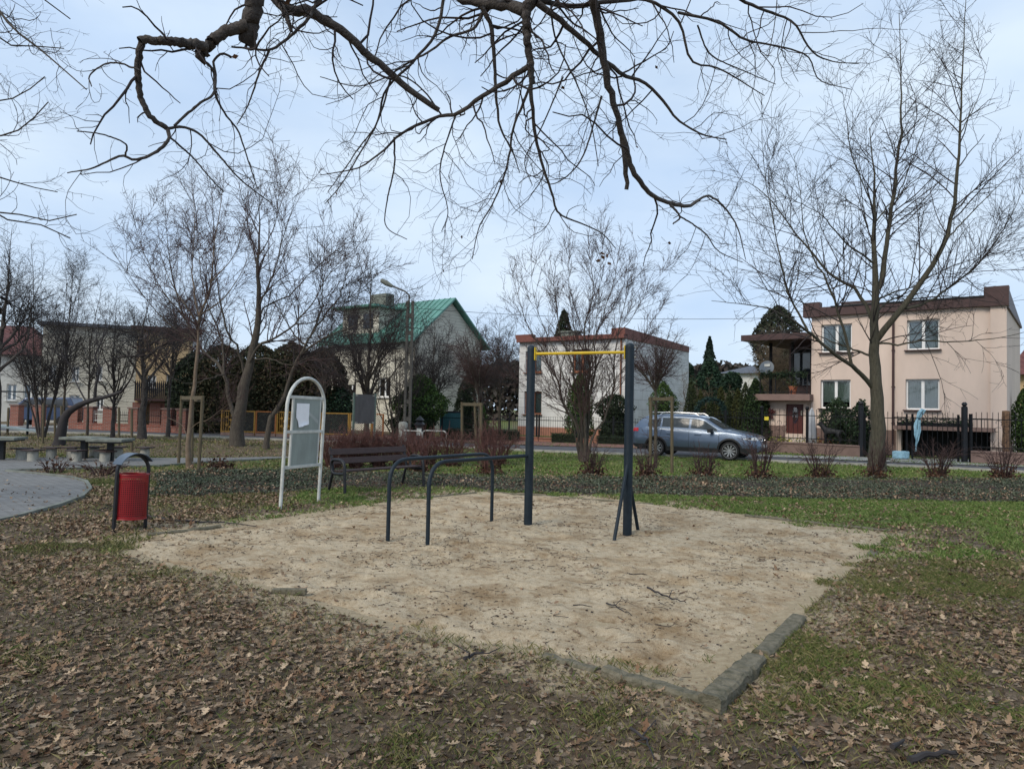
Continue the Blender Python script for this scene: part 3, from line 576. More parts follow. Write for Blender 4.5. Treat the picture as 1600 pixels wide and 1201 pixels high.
# scroll ornaments
def scroll(p, label, ang):
    t = thing('scroll_ornament', label, 'ornament', (p[0], p[1], p[2]), ang); mb = MB()
    for k in range(4):
        c = math.pi/2*k+.78; pts = [(math.cos(c)*.05, 0, math.sin(c)*.05)]
        for s in np.linspace(0, 4.5, 12): r = .14-.022*s; pts.append((math.cos(c)*.2+r*math.cos(c+math.pi+s), 0, math.sin(c)*.2+r*math.sin(c+math.pi+s)))
        mb.tube(pts, .009, 5)
    mb.build('scroll', M_fence, t)
# ornaments sit on the fence rails
fa = math.atan2(fp[2][1]-fp[1][1], fp[2][0]-fp[1][0])
q = P(1221, 665, 31.6); scroll((q[0], q[1]-.04, q[2]), 'black iron scroll ornament on the fence beside the mahogany door', fa)
q = P(1565, 667, 26.35); scroll((q[0], q[1]-.04, q[2]), 'black iron scroll ornament on the fence at the right edge', fa)
fence('garden_fence', 'low black railing fence in front of the white house', [onY(x, 690, y) for x, y in ((690, 39.5), (750, 38.6), (795, 38.), (838, 37.3), (842, 37.2), (900, 36.9), (958, 36.6), (1050, 36.4))], 1.32, .12, .12, finial=False, postx=.1, low=(MATS['brick red tiles'], .18, .2))
# yellow framed mesh fence
def meshmat():
    m = bpy.data.materials.new('chain link mesh'); m.use_nodes = True; t = m.node_tree; b = t.nodes['Principled BSDF']; b.inputs['Base Color'].default_value = (.045, .045, .045, 1); b.inputs['Roughness'].default_value = .6
    tcn = N(t, 'ShaderNodeTexCoord'); sp = N(t, 'ShaderNodeSeparateXYZ'); t.links.new(tcn.outputs['Object'], sp.inputs[0]); fs = []
    for sgn in ('ADD', 'SUBTRACT'):
        a = N(t, 'ShaderNodeMath', operation=sgn); t.links.new(sp.outputs[0], a.inputs[0]); t.links.new(sp.outputs[2], a.inputs[1])
        k = N(t, 'ShaderNodeMath', operation='MULTIPLY'); k.inputs[1].default_value = 9; t.links.new(a.outputs[0], k.inputs[0])
        fr = N(t, 'ShaderNodeMath', operation='FRACT'); t.links.new(k.outputs[0], fr.inputs[0]); l = N(t, 'ShaderNodeMath', operation='LESS_THAN'); l.inputs[1].default_value = .2; t.links.new(fr.outputs[0], l.inputs[0]); fs.append(l)
    mxm = N(t, 'ShaderNodeMath', operation='MAXIMUM'); t.links.new(fs[0].outputs[0], mxm.inputs[0]); t.links.new(fs[1].outputs[0], mxm.inputs[1]); t.links.new(mxm.outputs[0], b.inputs['Alpha']); return m
M_mesh = meshmat(); M_yfr = mat('ochre yellow fence paint', (.27, .15, .025), .55, .2, 6); M_orfr = mat('rusty orange fence paint', (.28, .10, .025), .6, .2, 6)
def mesh_panel(label, pa, pb, h=1.3, m=M_yfr, gate=False):
    d = np.array(pb)-np.array(pa); l = float(np.linalg.norm(d)); t = thing('fence_gate' if gate else 'mesh_fence_panel', label, 'gate' if gate else 'fence', (pa[0], pa[1], 0), math.atan2(d[1], d[0]), 'yellow framed fence panels'); f = MB()
    for x in (.03, l-.03): f.box((x, 0, h/2), (.07, .07, h))
    for z in (.22, h-.03): f.box((l/2, 0, z), (l-.13, .05, .06))
    if gate:
        for x in np.linspace(.15, l-.15, 7): f.box((x, 0, h/2+.08), (.025, .025, h-.34))
        for x, z in ((.3, .95), (.5, .8), (.7, .95), (.3, .55), (.5, .45), (.7, .55)): f.box((l*x, -.02, z), (.13, .02, .13), M=Matrix.Rotation(.78, 3, 'Y'))
        f.box((l/2, -.0, .13), (l-.13, .03, .12))
    f.build('frame', m, t)
    if not gate: MB().add([(.07, 0, .25), (l-.07, 0, .25), (l-.07, 0, h-.06), (.07, 0, h-.06)], [(0, 1, 2, 3)]).build('mesh_infill', M_mesh, t)
    MB().box((l/2, .02, .08), (l-.02, .16, .16)).build('footing', M_brownst, t)
YF = [(345, 37.0), (376, 36.8), (399, 36.6), (432, 36.4), (458, 36.2), (500, 36.0), (546, 35.8), (582, 35.6), (600, 35.5)]
labs = ['ochre yellow ornamental fence gate behind the double trunk tree', 'mesh fence panel just right of the double trunk tree base', 'rusty orange edged mesh fence panel behind the leaning trunk', 'ochre yellow ornamental gate just left of the white display frame', 'mesh fence panel seen through the white display frame', 'wide mesh fence panel right of the white display frame', 'mesh fence panel behind the grey board sign', 'last narrow orange mesh fence panel beside the concrete pole']
for i, lb in enumerate(labs):
    mesh_panel(lb, onY(YF[i][0], 680, YF[i][1]), onY(YF[i+1][0]-1, 680, YF[i+1][1]), 1.3, M_orfr if i in (2, 7) else M_yfr, i in (0, 3))
# brick posts and fence at the left
def brick_pier(px, Y, label, h=1.25):
    p = onY(px, 680, Y); t = thing('brick_pier', label, 'pier', (p[0], p[1], 0), 0, 'red brick fence piers on the left'); MB().box((0, 0, h/2), (.5, .5, h)).build('shaft', M_redbr, t); MB().box((0, 0, h+.04), (.6, .6, .08)).build('cap', M_brownst, t)
LW = [(25, 43), (60, 42.5), (117, 41), (140, 40.5), (170, 40), (210, 39.3), (262, 38.6), (285, 38.3)]
for (x, y_), lb in zip(LW, ['leftmost red brick pier near the slide', 'red brick pier left of the parked blue van', 'red brick pier right of the leaning black trunk', 'red brick pier left of the white mesh gate', 'red brick pier right of the white mesh gate', 'red brick pier behind the black tree stump', 'red brick pier below the ochre house door', 'rightmost red brick pier next to the dark hedge']): brick_pier(x, y_, lb)
for i, lb in ((2, 'dark picket section between brick piers left of the white gate'), (3, 'pale picket gate between brick piers'), (4, 'picket section between brick piers behind black trees'), (5, 'picket section behind the forked black tree'), (6, 'rightmost picket section in front of the ochre house')):
    a, b = onY(LW[i][0], 680, LW[i][1]), onY(LW[i+1][0], 680, LW[i+1][1]); fence('brick_base_fence', lb, [offs(a, b, .26), offs(b, a, .26)], 1.1, .42, .14, m=M_white if i == 3 else M_fence, finial=False, postw=.04, postx=0, low=(M_redbr, .32, .26))
# ---------------------------------------------------------------- outdoor furniture
# pull-up and dip station
A_ = G(825, 819); B_ = G(980, 834.5); t = thing('pull_up_station', 'navy steel exercise station with yellow pull-up bar and low dip rails', 'exercise station', A_)
def rel(p): return tuple(np.array(p)-A_)
def above(base, px, py):                  # height of a pixel on the vertical line over a ground point
    d = ray(px, py); tt = base[1]/d[1]; return float((O0+d*tt)[2])
hA = above(A_, 831, 541); hB = above(B_, 988, 536); hP = (hA+hB)/2
for nm, b_ in (('upright_post', A_), ('upright_post', B_)):
    q = rel(b_); mb = MB(); mb.lathe([(.062, -.2), (.062, hP-.05), (.058, hP-.02), (.04, hP), (0, hP+.012)], (q[0], q[1], 0), 24, cap=False); mb.build(nm, M_post, t, True)
hb = (above(A_, 840, 553.5)+above(B_, 984, 549.5))/2
MB().tube([rel(A_+np.array([0, 0, hb])), rel(B_+np.array([0, 0, hb]))], .021, 16).build('pull_up_bar', M_yel, t, True)
dd = (B_-A_); dd /= np.linalg.norm(dd); pn = np.array([-dd[1], dd[0], 0])
for s_, b_ in ((1, A_), (-1, B_)):
    fl = MB(); c = b_+dd*s_*.068+np.array([0, 0, hb]); fl.box(rel(c), (.014, .075, .19), math.atan2(dd[1], dd[0])); fo = fl.build('flange', M_yel, t, bevel=.004)
    bo = MB()
    for dz in (-.07, .07):
        a = b_+np.array([0, 0, hb+dz])-dd*s_*.09; bo.tube([rel(a), rel(a+dd*s_*.18)], .009, 8)
    bo.build('bolt', M_conc, fo, True)
for px, py, tx, ty in ((958, 843, 984, 722), (999, 829, 985, 742)):
    f_ = G(px, py); z_ = above(B_, tx, ty); MB().tube([rel(f_-np.array([0, 0, .1])), rel(B_+np.array([0, 0, z_])+(f_-B_)*.05)], .024, 12).build('brace', M_post, t, True)
def bendpath(a, b, c, d, r):              # a up to corner b, to corner c, down to d
    pts = [a]; 
    def corner(p, q, s, n=9):
        p, q, s = map(np.array, (p, q, s)); u = (p-q)/np.linalg.norm(p-q); v = (s-q)/np.linalg.norm(s-q); p0 = q+u*r; p1 = q+v*r
        return [(p0*(1-k)**2+2*q*k*(1-k)+p1*k*k) for k in np.linspace(0, 1, n)]
    pts += corner(a, b, c)
    if d is not None: pts += corner(b, c, d)+[d]
    else: pts += [c]
    return [tuple(p) for p in pts]
F1 = G(606, 844); F2 = G(768, 812); F3 = G(668, 850.5); hr = .5*(above(A_, 829, 711.5)+above(G(700, 835), 700, 711))
hr = above(A_, 829, 711.5)
z3 = lambda p, z: np.array([p[0], p[1], z])
MB().tube([rel(p) for p in bendpath(z3(F1, -.1), z3(F1, hr), z3(F2, hr), z3(F2, -.1), .32)], .026, 14).build('dip_rail', M_post, t, True)
MB().tube([rel(p) for p in bendpath(z3(F3, -.1), z3(F3, hr), z3(A_, hr), None, .32)], .026, 14).build('dip_rail', M_post, t, True)
# litter bin
L1, L2 = G(177, 833), G(226.5, 826); c_ = (L1+L2)/2; ang = math.atan2(L2[1]-L1[1], L2[0]-L1[0]); hw = np.linalg.norm(L2-L1)/2+.0
t = thing('litter_bin', 'red perforated litter bin on black arched stand with grey rain hood', 'litter bin', c_, ang); t.rotation_euler = (0, rad(1.5), ang)
fr = MB(); hs = .99; pts = [(-hw, 0, -.1), (-hw, 0, .3), (-hw, 0, hs-hw)]+[(-hw*math.cos(a), 0, hs-hw+hw*math.sin(a)) for a in np.linspace(.15, math.pi-.15, 15)]+[(hw, 0, hs-hw), (hw, 0, .3), (hw, 0, -.1)]
v = []; 
for i, p in enumerate(pts):
    p = Vector(p); T = (Vector(pts[min(i+1, len(pts)-1)])-Vector(pts[max(i-1, 0)])).normalized(); n_ = T.cross(Vector((0, 1, 0)))
    for sx_, sy_ in ((-1, -1), (1, -1), (1, 1), (-1, 1)): v.append(p+n_*.014*sx_+Vector((0, .022*sy_, 0)))
fr.add(v, [(i*4+k, i*4+(k+1) % 4, i*4+4+(k+1) % 4, i*4+4+k) for i in range(len(pts)-1) for k in range(4)]); fr.build('stand', M_black, t)
hd = MB(); v = []; rr_ = hw+.018; aa = np.linspace(math.pi*.13, math.pi*.82, 20)
for a in aa:
    for yy in (-.10, .10): v += [(-rr_*math.cos(a)*1.02, yy, hs-hw+rr_*math.sin(a)), (-(rr_+.008)*math.cos(a)*1.02, yy, hs-hw+(rr_+.008)*math.sin(a))]
f = []
for i in range(len(aa)-1): a = i*4; f += [(a, a+4, a+6, a+2), (a+1, a+3, a+7, a+5), (a, a+1, a+5, a+4), (a+2, a+6, a+7, a+3)]
f += [(0, 2, 3, 1), (len(v)-4, len(v)-3, len(v)-1, len(v)-2)]; hd.add(v, f)
ho = hd.build('rain_hood', mat('blue grey hood metal', (.10, .13, .17), .35, .15, 6, metal=.4), t, True); 
def perf():
    m = bpy.data.materials.new('red perforated steel'); m.use_nodes = True; tt = m.node_tree; b = tt.nodes['Principled BSDF']; b.inputs['Roughness'].default_value = .38
    nz = N(tt, 'ShaderNodeTexNoise', i_Scale=9.0, i_Detail=5.0); r = N(tt, 'ShaderNodeValToRGB'); r.color_ramp.elements[0].color = (.17, .005, .008, 1); r.color_ramp.elements[1].color = (.29, .009, .013, 1); tt.links.new(nz.outputs[0], r.inputs[0]); tt.links.new(r.outputs[0], b.inputs['Base Color'])
    uv = N(tt, 'ShaderNodeUVMap', uv_map='UVMap'); sp = N(tt, 'ShaderNodeSeparateXYZ'); tt.links.new(uv.outputs[0], sp.inputs[0]); ds = []
    for k in (0, 1):
        fr_ = N(tt, 'ShaderNodeMath', operation='FRACT'); tt.links.new(sp.outputs[k], fr_.inputs[0]); sb = N(tt, 'ShaderNodeMath', operation='SUBTRACT'); sb.inputs[1].default_value = .5; tt.links.new(fr_.outputs[0], sb.inputs[0]); ab = N(tt, 'ShaderNodeMath', operation='ABSOLUTE'); tt.links.new(sb.outputs[0], ab.inputs[0]); ds.append(ab)
    mxx = N(tt, 'ShaderNodeMath', operation='MAXIMUM'); tt.links.new(ds[0].outputs[0], mxx.inputs[0]); tt.links.new(ds[1].outputs[0], mxx.inputs[1]); gt = N(tt, 'ShaderNodeMath', operation='GREATER_THAN'); gt.inputs[1].default_value = .26; tt.links.new(mxx.outputs[0], gt.inputs[0]); tt.links.new(gt.outputs[0], b.inputs['Alpha']); return m
rb, z0_, z1_ = hw-.025, .17, .74; n_ = 48; v = [(rb*math.cos(2*math.pi*i/n_), rb*math.sin(2*math.pi*i/n_), z) for z in (z0_, z0_+.035, z1_-.035, z1_) for i in range(n_)]
me = bpy.data.meshes.new('bin_body'); fcs = [(j*n_+i, j*n_+(i+1) % n_, (j+1)*n_+(i+1) % n_, (j+1)*n_+i) for j in range(3) for i in range(n_)]; me.from_pydata(v, [], fcs); uvl = me.uv_layers.new(name='UVMap')
for pi_, p in enumerate(me.polygons):
    j, i = pi_//n_, pi_ % n_
    for li, (du_, dv) in zip(p.loop_indices, ((0, 0), (1, 0), (1, 1), (0, 1))): uvl.data[li].uv = (((i+du_)/n_*46), [.02, .12, 18.1, 18.2][j+dv] if j == 1 else .02)
    p.use_smooth = True
me.update(); body = link('bin_body', me, perf(), t)
for z in (z0_, z1_): MB().tube([((rb+.003)*math.cos(a), (rb+.003)*math.sin(a), z) for a in np.linspace(0, 2*math.pi, 33)], .008, 6).build('rim', mat('red rim', (.27, .01, .012), .4, .1, 8), body, True)
MB().lathe([(0, z0_+.01), (rb-.004, z0_+.01)], n=32, cap=False).build('base', MATS['red rim'], body, True)
ln = MB(); ln.lathe([(rb-.03, z0_+.04), (rb-.03, z1_-.1)], n=24, cap=False); ln.build('liner', mat('dark bin liner', (.03, .004, .004), .5, .1, 8), body, True)
# white arched information frame
q1, q2 = G(438, 795), G(497.5, 783); c_ = (q1+q2)/2; wd = np.linalg.norm(q2-q1); ang = math.atan2(q2[1]-q1[1], q2[0]-q1[0]); hi = above(c_, 479, 588)
t = thing('display_frame', 'white arched steel display frame with frosted panels and a taped white sheet', 'notice board', c_, ang); t.rotation_euler = Matrix.Rotation(ang, 3, 'Z').to_euler(); 
Rl = Matrix.Rotation(rad(1.9), 3, Vector((0, 1, 0)))@Matrix.Rotation(ang, 3, 'Z'); t.rotation_euler = Rl.to_euler()
hw = wd/2; fr = MB(); fr.tube([(-hw, 0, -.15), (-hw, 0, hi-hw*1.0)]+[(-hw*math.cos(a), 0, hi-hw+(hw-.03)*math.sin(a)) for a in np.linspace(.12, math.pi-.12, 17)]+[(hw, 0, hi-hw), (hw, 0, -.15)], .028, 14); fr.build('arched_frame', M_white, t, True)
zz = [above(c_, 470, 726)-.02, above(c_, 474, 674), above(c_, 478, 621)]
pf = MB()
for z in zz: pf.box((0, 0, z), (wd-.05, .035, .05))
for x in (-hw+.16, hw-.13): pf.box((x, 0, (zz[0]+zz[2])/2), (.035, .03, zz[2]-zz[0]))
pf.build('panel_frame', M_white, t, bevel=.004)
M_frost = mat('scratched frosted panel', (.25, .29, .275), .3, .18, 4, .1, 30, spec=.6, stretch=(1, 1, .4))
for a, b in ((0, 1), (1, 2)):
    po = MB().box((.015, 0, (zz[a]+zz[b])/2), (wd-.29-.04, .012, zz[b]-zz[a]-.05)).build('frosted_panel', M_frost, t)
    if a == 1: MB().add([(-.02, -.010, zz[1]+.34), (.36, -.010, zz[1]+.12), (.36, -.010, zz[1]+.19), (.02, -.010, zz[1]+.37)], [(0, 1, 2, 3)]).build('scratch', mat('pale scratch', (.36, .39, .38), .5, .1, 5), po)
pp = MB(); v = []; nU, nV = 8, 10; w0, h0 = .36, .40
x0p = -hw+.24
for j in range(nV+1):
    for i in range(nU+1):
        u, v_ = i/nU, j/nV; zc = zz[2]-.10-h0*v_ + (.05*u*(v_ > .85)); v.append((x0p+w0*u+(.07*v_ if u < .5 else 0)*(1-u)*(v_ > .6), -.013-.012*abs(math.sin(u*7+v_*9))*v_-(.05*(v_-.75)**2*8*(1-abs(u-.4)) if v_ > .75 else 0), zc))
pp.add(v, [(j*(nU+1)+i, j*(nU+1)+i+1, (j+1)*(nU+1)+i+1, (j+1)*(nU+1)+i) for j in range(nV) for i in range(nU)])
tag(pp.build('paper_sheet', M_paper, None, True, loc=c_), 'crumpled white sheet taped to the white arched display frame', 'notice').rotation_euler = Rl.to_euler()
# bench
fl, frr = G(537, 773), G(663.5, 760.5); dB = frr-fl; Lb = np.linalg.norm(dB); ang = math.atan2(dB[1], dB[0])
t = thing('park_bench', 'park bench with dark brown planks and black tubular armrests facing the sandpit', 'bench', (fl+frr)/2, ang)
for s_ in (-1, 1):
    x = s_*(Lb/2-.03)
    fr = MB(); fr.tube([(x, 0, -.05), (x, .02, .3), (x, .035, .50), (x, .06, .58), (x, .12, .63), (x, .2, .645), (x, .36, .645), (x, .42, .62), (x, .45, .56), (x, .43, .44), (x, .39, .39), (x, .32, .375), (x, .05, .385)], .03, 10)
    fr.build('arm_frame', M_black, t, True)
    fr = MB(); fr.tube([(x-s_*.07, .62, -.05), (x-s_*.07, .52, .30), (x-s_*.07, .47, .42), (x-s_*.07, .53, .62), (x-s_*.07, .60, .86)], .028, 10); fr.build('rear_leg', M_black, t, True)
for y_, z_, in ((.10, .435), (.22, .43), (.34, .425)): MB().box((0, y_, z_), (Lb-.1, .105, .035)).build('seat_plank', M_bench, t, bevel=.008)
for z_ in (.60, .775):
    y_ = .455+(z_-.42)*.31; MB().box((0, y_, z_), (Lb-.1, .035, .125), M=Matrix.Rotation(rad(-17), 3, 'X')).build('back_plank', M_bench, t, bevel=.008)
# board sign on two posts behind the shrubs
b1, b2 = G(551, 700), G(584, 699); c_ = (b1+b2)/2; ang = math.atan2(b2[1]-b1[1], b2[0]-b1[0]); h_ = above(c_, 568, 614); hw = np.linalg.norm(b2-b1)/2
t = thing('sign_board', 'blank grey weathered board on two green grey posts behind the red shrubs', 'sign', c_, ang)
for x in (-hw, hw): MB().box((x, 0, h_/2), (.07, .07, h_)).build('post', mat('green grey post', (.13, .17, .14), .6, .2, 5), t)
zb = above(c_, 568, 662); MB().box((0, -.03, (zb+h_)/2-.02), (2*hw-.09, .03, h_-zb-.06)).build('board', mat('grey board', (.11, .10, .10), .8, .2, 5, .3, 30, stretch=(1, 1, .3)), t)
cl = MB()
for x in (-hw+.1, hw-.1):
    for z in (zb+.05, h_-.1): cl.box((x, -.05, z), (.1, .02, .06))
cl.build('clip', M_conc, t)
# metal hoop barriers
for k, (xa, xb, px, py, lb) in enumerate(((625, 659.5, 659.5, 709, 'left galvanised hoop barrier behind the red shrubs'), (658, 697, 697, 706, 'right galvanised hoop barrier behind the red shrubs'))):
    e = G(px, py); h_ = above(e, px-4, 673.5); s0 = np.array([XD(xa, e[1], 700), e[1]+.3, 0]); t = thing('hoop_barrier', lb, 'barrier', e, 0, 'galvanised hoop barriers')
    MB().tube([tuple(np.array(p)-e) for p in bendpath(z3(e, -.1), z3(e, h_), z3(s0, h_), z3(s0, -.1), .16)], .028, 10).build('hoop', mat('galvanised steel', (.34, .35, .34), .45, .2, 8, metal=.5), t, True)
# concrete stone post and black lantern bollard beyond
q = G(629, 697); t = tag(MB().lathe([(0, 0), (.17, 0), (.18, .5), (.2, .95), (.17, 1.02), (0, 1.05)], n=12, cap=False).build('stone_bollard', M_conc, None, True, loc=q), 'pale rounded concrete bollard behind the left hoop barrier', 'bollard')
q = G(655, 697); t = thing('garden_lantern', 'black pagoda topped lantern post behind the hoop barriers', 'lantern', q); MB().box((0, 0, .45), (.3, .3, .9)).build('post', M_black, t); MB().lathe([(.24, .9), (.24, .95), (.12, 1.05), (.16, 1.1), (.2, 1.12), (.02, 1.3)], n=8).build('roof', M_black, t)
MB().box((0, -.16, .62), (.2, .03, .3)).build('panel', M_white, t)
# game tables and stools
def make_table():
    t = thing('game_table', '', 'table'); v = MB(); v.box((0, 0, .60), (.92, .92, .07)); v.build('table_top', M_concd, t, bevel=.01)
    MB().box((0, 0, .545), (.80, .80, .04)).build('under_frame', M_black, t); MB().box((0, 0, .27), (.14, .14, .54)).build('leg', M_black, t); return t
def make_stool():
    t = thing('concrete_stool', '', 'stool'); MB().lathe([(0, -.05), (.135, -.05), (.13, .29), (0, .29)], n=20, cap=False).build('base', M_conc, t, True); MB().box((0, 0, .312), (.40, .40, .035)).build('seat', M_bench, t, bevel=.008); return t
tb0 = make_table(); tabs = [(131, 717, 'grey square game table on one black leg, the middle one of three'), (172, 721, 'grey square game table on one black leg, the right one of three'), (2, 719, 'grey square game table cut by the left picture edge')]
for i, (x, y_, lb) in enumerate(tabs):
    o = tb0 if i == 0 else copy_tree(tb0); q = G(x, y_); o.location = q; o.rotation_euler.z = .12*i; tag(o, lb, 'table', 'square game tables on the paving')
st0 = make_stool(); sts = [(33, 718, 'concrete stool left of the foremost left stool'), (51, 721, 'foremost stool between the left and middle tables'), (80, 716.5, 'stool standing alone left of the middle table'), (119, 721.5, 'near stool in front of the middle table leg'), (112, 716, 'stool half hidden behind the near middle stool'), (147, 714.5, 'stool between the legs of the two right tables'), (163, 722, 'near stool with tilted seat at the right table'), (184, 714.5, 'stool right behind the right table leg'), (226, 715.5, 'rightmost concrete stool standing apart above the litter bin')]
for i, (x, y_, lb) in enumerate(sts):
    o = st0 if i == 0 else copy_tree(st0); q = G(x, y_); o.location = q; o.rotation_euler = (0, rad(5) if i == 6 else 0, random.uniform(-.3, .3)); tag(o, lb, 'stool', 'concrete stools at the game tables')
# timber edging of the sandpit
def beam(label, pts, w, h, zc=.0, seed=1, cat='timber edging'):
    rr = random.Random(seed); mb = MB(); v = []; n = len(pts); c0 = np.array([*pts[0], 0])
    for i, p in enumerate(pts):
        a = np.array(pts[max(0, i-1)]); b = np.array(pts[min(n-1, i+1)]); d = (b-a)/np.linalg.norm(b-a); s_ = np.array([-d[1], d[0]]); ww = w/2*(1+rr.uniform(-.1, .1)); top = zc+h/2+rr.uniform(-.011, .008); ch_ = .018
        for off, z in ((-ww, zc-h/2), (-ww, top-ch_), (-ww+ch_, top), (ww-ch_, top), (ww, top-ch_), (ww, zc-h/2)): q = np.array(p)+s_*off; v.append((q[0]-c0[0], q[1]-c0[1], z))
    mb.add(v, [(i*6+k, i*6+(k+1) % 6, i*6+6+(k+1) % 6, i*6+6+k) for i in range(n-1) for k in range(6)]+[(5, 4, 3, 2, 1, 0), tuple(range((n-1)*6, n*6))])
    return tag(mb.build('edging_beam', M_beam, None, loc=c0), label, cat, 'timber edging beams of the sandpit')
def lerpP(a, b, n, amp=.01, seed=0):
    rr = np.random.default_rng(seed); a, b = np.array(a), np.array(b); return [tuple(a+(b-a)*t_+rr.normal(0, amp, 2)) for t_ in np.linspace(0, 1, n)]
g = lambda u, v, z=0.: tuple(G(u, v, z)[:2])
beam('thick mossy timber beam along the right side of the near sandpit corner', lerpP(g(1108, 1086, .09), g(1182, 1024, .07), 16, .005), .145, .24, -.03)
beam('thinner grey timber continuing behind the near corner beam', lerpP(g(1188, 1016, .06), g(1247, 965, .035), 9, .005, 2), .13, .2, -.04)
beam('low mossy timber running left from the near sandpit corner', lerpP(g(1094, 1082, .06), g(945, 1050, .015), 9, .005, 3), .10, .18, -.035)
beam('half buried plank left along the near sandpit edge', lerpP(g(935, 1045, .01), g(850, 1022, .0), 7, .006, 4), .09, .16, -.065)
beam('thin dark plank at the right corner of the sandpit back edge', lerpP(g(1392, 829, .02), g(1258, 814, .03), 9, .006, 5), .06, .14, -.03)
beam('thin weathered plank along the middle of the sandpit back edge', lerpP(g(1250, 812.5, .03), g(1165, 803.5, .02), 8, .006, 6), .06, .14, -.04)
beam('long thin plank along the far edge of the sand behind the posts', lerpP(g(1020, 786, .02), g(765, 766.5, .02), 12, .01, 7), .06, .14, -.05)
beam('thin dark plank along the left far edge of the sand near the dip rails', lerpP(g(745, 768, .02), g(650, 778, .0), 8, .008, 8), .06, .12, -.04)
beam('dark half buried plank right of the litter bin', lerpP(g(345, 821, .01), g(230, 835, .01), 9, .008, 9), .07, .13, -.04)
beam('bare patch of buried timber in the right sandpit edge', lerpP(g(1382, 848, .0), g(1358, 868, .0), 5, .006, 10), .12, .13, -.055)
# fallen sticks
def stick(label, pix, r, z=.015, m=M_twigb, seed=0, side=True):
    rr = random.Random(seed); P0 = G(*pix[0]); pts = []
    for i in range(len(pix)-1):
        a, b = G(*pix[i], z), G(*pix[i+1], z)
        for k in range(4): s_ = k/4; q = a+(b-a)*s_; pts.append((q[0]-P0[0]+rr.uniform(-.006, .006), q[1]-P0[1], float(hgt(q[0], q[1]))*.0+z+rr.uniform(0, .02)))
    q = G(*pix[-1], z); pts.append((q[0]-P0[0], q[1]-P0[1], z)); n = len(pts); mb = MB(); mb.tube(pts, [r*(1-.65*i/n) for i in range(n)], 7)
    if side:
        for k in (n//3, n//2): p = Vector(pts[k]); mb.tube([p, p+Vector((rr.uniform(-.1, .1), rr.uniform(-.12, .12), .04)), p+Vector((rr.uniform(-.25, .25), rr.uniform(-.2, .2), .03))], [r*.5, r*.35, r*.2], 5)
    tag(mb.build('fallen_stick', m, None, True, loc=(P0[0], P0[1], 0)), label, 'stick', 'sticks lying on the ground')
stick('long black stick lying right of the litter bin', [(228, 806), (262, 812), (300, 815.5), (350, 816.5), (400, 822)], .016, .02, seed=1)
stick('thin crooked stick lying left of the litter bin', [(150, 798), (176, 792), (205, 800)], .010, .02, seed=2)
stick('dark curved stick in the middle of the sand', [(1012, 919), (1035, 930), (1055, 938), (1072, 941)], .010, .0, seed=3)
stick('thin short twig on the sand left of the curved stick', [(948, 942), (965, 950), (988, 962)], .007, .0, seed=4)
stick('straight little twig on the sand below the pull-up post', [(895, 948), (925, 947.5)], .006, .0, seed=5, side=False)
stick('straight twig on the sand near the right brace', [(982, 898), (1012, 898)], .006, .0, seed=6, side=False)
stick('stubby dark branch piece lying at the bottom right corner', [(1422, 1187), (1450, 1180), (1500, 1176)], .020, .02, seed=7, side=False)
stick('short dark twig in the leaves left of the stubby branch piece', [(1395, 1172), (1412, 1155)], .014, .02, seed=8, side=False)
stick('small dark twig pointing up in the leaves at bottom right', [(1240, 1170), (1256, 1192)], .010, .02, seed=9, side=False)
stick('dark stick in the leaves in front of the sand', [(725, 1030), (755, 1018)], .013, .02, seed=10)
stick('thin branched twig in the leaf litter at bottom centre', [(985, 1140), (1010, 1158), (1022, 1185)], .008, .02, seed=11)
q = G(452, 927); tag(MB().box((0, 0, .02), (.30, .07, .05), .1).build('wood_offcut', M_beam, None, loc=q, bevel=.008), 'dark wood offcut at the left near edge of the sand', 'wood piece')
q = G(466, 925.5); tag(MB().box((0, 0, .025), (.14, .05, .03), .15).build('orange_offcut', mat('orange painted wood', (.45, .13, .05), .7, .2, 8), None, loc=q, bevel=.006), 'small orange piece of wood beside the dark offcut', 'wood piece')
# concrete lamp pole
p = onY(636, 672, 31.0); t = thing('street_lamp', 'concrete street lamp pole with curved arm in front of the green roof', 'street lamp', (p[0], p[1], 0)); hp = P(632, 470, 31.)[2]
pl = MB(); pl.box((-.11, 0, hp/2), (.10, .2, hp)); pl.box((.11, 0, hp/2), (.10, .2, hp))
for z in np.arange(.4, hp-.2, .75): pl.box((0, 0, z), (.12, .16, .18))
pl.build('pole', mat('dark aged concrete', (.095, .088, .078), .95, .3, 5, .5, 50), t); hx = P(628, 462, 31.); tp = P(600, 441, 31.)
MB().tube([(-.05, 0, hp-.6), (-.06, 0, hp+.25), (-.25, 0, hp+.42), (tp[0]-p[0]+.35, 0, tp[2]-.15)], .035, 8).build('arm', MATS['dark aged concrete'], t, True)
MB().lathe([(0, -.35), (.07, -.3), (.12, 0), (.09, .25), (0, .3)], (tp[0]-p[0]+.1, 0, tp[2]-.03), 10, cap=False, M=Matrix.Rotation(rad(-62), 3, 'Y')).build('lamp_head', M_concd, t, True)
# overhead cable
wa = np.array([p[0], p[1], hp-.3]); wb = P(1700, 455, 36.); tag(MB().tube([tuple(wa*(1-s_)+wb*s_-np.array([0, 0, .9*4*s_*(1-s_)]) ) for s_ in np.linspace(0, 1, 24)], .010, 5).build('overhead_cable', M_fence, None), 'thin overhead cable crossing the sky between the houses', 'cable')
